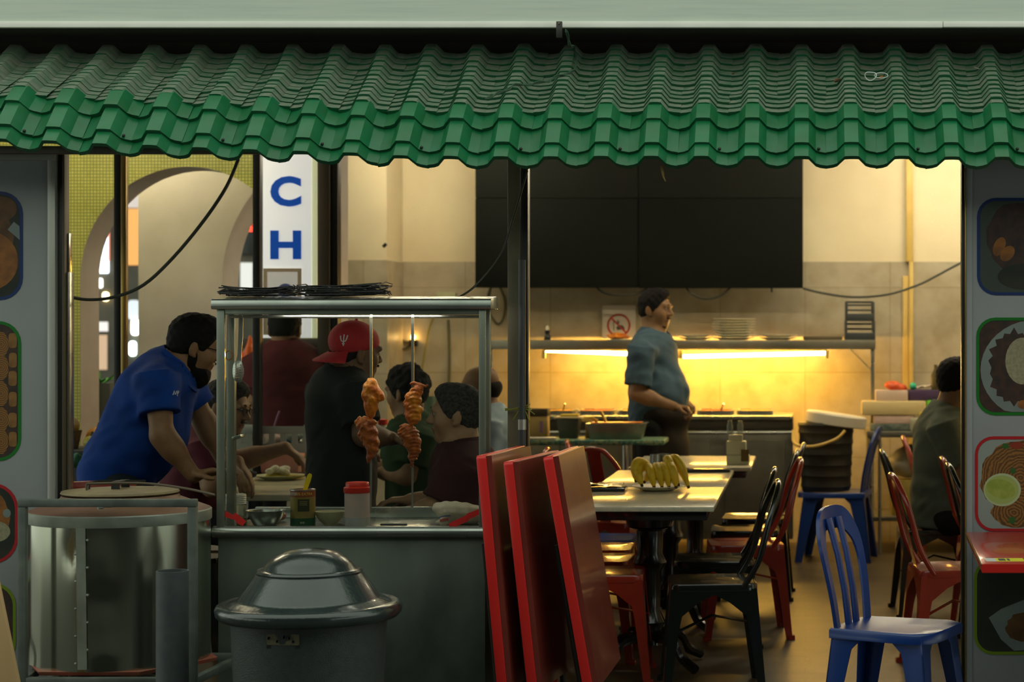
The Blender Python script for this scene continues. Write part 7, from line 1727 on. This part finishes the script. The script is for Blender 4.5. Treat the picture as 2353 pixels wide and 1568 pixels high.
glow('shop_light', 226, 236, 640, 662, (1, 1, .9), 1.2, 'faint white shop light under the lit screen', s=210.5, rr=4)
glow('shop_shelf', 226, 248, 770, 850, (.8, .5, .3), .2, 'shop shelf seen past the mosaic arch, its warm light put in as glow', 'shelf', s=210.3, rr=1, base=(.35, .25, .18))
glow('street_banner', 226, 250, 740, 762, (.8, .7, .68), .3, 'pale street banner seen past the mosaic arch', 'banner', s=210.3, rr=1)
glow('van_glow_panel', 296, 322, 690, 735, (.6, .68, .75), .3, 'pale glowing panel in the street standing in for a white van', 'shutter', s=210.3, rr=8)  # glowing panel on the wall in place of a white van
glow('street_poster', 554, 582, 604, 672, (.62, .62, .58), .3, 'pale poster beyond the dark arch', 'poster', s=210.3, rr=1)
led = thing('led_display', 'red dot matrix display beyond the dark arch', 'display', W(568, 500, 211))
M_led = mat('led_red', (.3, .02, .01), .5, emit=(1, .05, .02), estr=2.2)
MB().bb(-.09, .11, .0, .1, -.40, .17).build('display_case', M_black, led, bevel=.004)
for r_i, zz in enumerate((481, 489, 497.5)):
    for cx_ in (-.045, -.022, .0, .023, .046): MB().bb(cx_ - .010, cx_ + .010, -.006, 0, (500 - zz) / 211 - .011, (500 - zz) / 211 + .011).build('led_block', M_led, led, bevel=.003)
for zz in (507, 515, 523, 530):
    for cx_ in (.022, .045): MB().bb(cx_ - .009, cx_ + .009, -.006, 0, (500 - zz) / 211 - .009, (500 - zz) / 211 + .009).build('led_block', M_led, led, bevel=.003)
# plant and planter past the arch
pp = W(238, 905, 385); pt = thing('potted_plant', 'small green plant on a dark planter past the mosaic arch', 'plant', V(pp.x, pp.y, 0)); MB().bb(-.10, .06, -.06, .08, 0, W(0, 880, 385).z).build('planter', mat('planter_grey', (.08, .09, .08), .7), pt, bevel=.006)
rr = random.Random(9); M_lf = mat('leaf_green', (.06, .30, .02), .5); zl_ = W(0, 880, 385).z
for k in range(16):
    a = rr.uniform(0, 6.28); e = rr.uniform(.3, 1.2); d = V(math.cos(a) * math.cos(e), math.sin(a) * math.cos(e), math.sin(e)); b = V(-.02 + rr.uniform(-.04, .04), rr.uniform(-.03, .03), zl_ - .005)
    mb = MB(); mb.ribbon([b, b + d * .035, b + d * .07, b + d * .09], [.006, .028, .024, .003], d.cross(V(0, 0, 1)) + V(.01, 0, 0), .0015); mb.build('leaf', M_lf, pt, smooth=False)

# ================================================================== LAMPS OF THE PLACE
M_lt = mat('ceiling_tube_glow', (1, 1, .95), .5, emit=(1, .88, .66), estr=27.0)
def ceiling_tube(x, y, label, L=1.2):
    t = thing('ceiling_lamp', label, 'lamp', (x, y, 2.90)); MB().bb(-L / 2, L / 2, -.05, .05, .0, .048).build('housing', M_cr, t, bevel=.004); MB().cyl((-L / 2 + .03, 0, -.02), (L / 2 - .03, 0, -.02), .016, n=12).build('tube', M_lt, t)
    for e in (-1, 1): MB().bb(e * (L / 2 - .02) - .01, e * (L / 2 - .02) + .01, -.02, .02, -.04, .0).build('tube_holder', M_cr, t)
for (x, y) in ((-2.3, 12.4), (1.2, 12.6), (1.9, 11.4), (-.5, 10.9), (.4, 11.9), (-4.0, 9.9), (-4.3, 11.5)):
    ceiling_tube(x, y, 'fluorescent ceiling tube over the dining area') ; bpy.data.objects[-1] if False else None
for o in [q for q in bpy.data.objects if q.name.startswith('ceiling_lamp')]: o['group'] = 'fluorescent ceiling tubes'
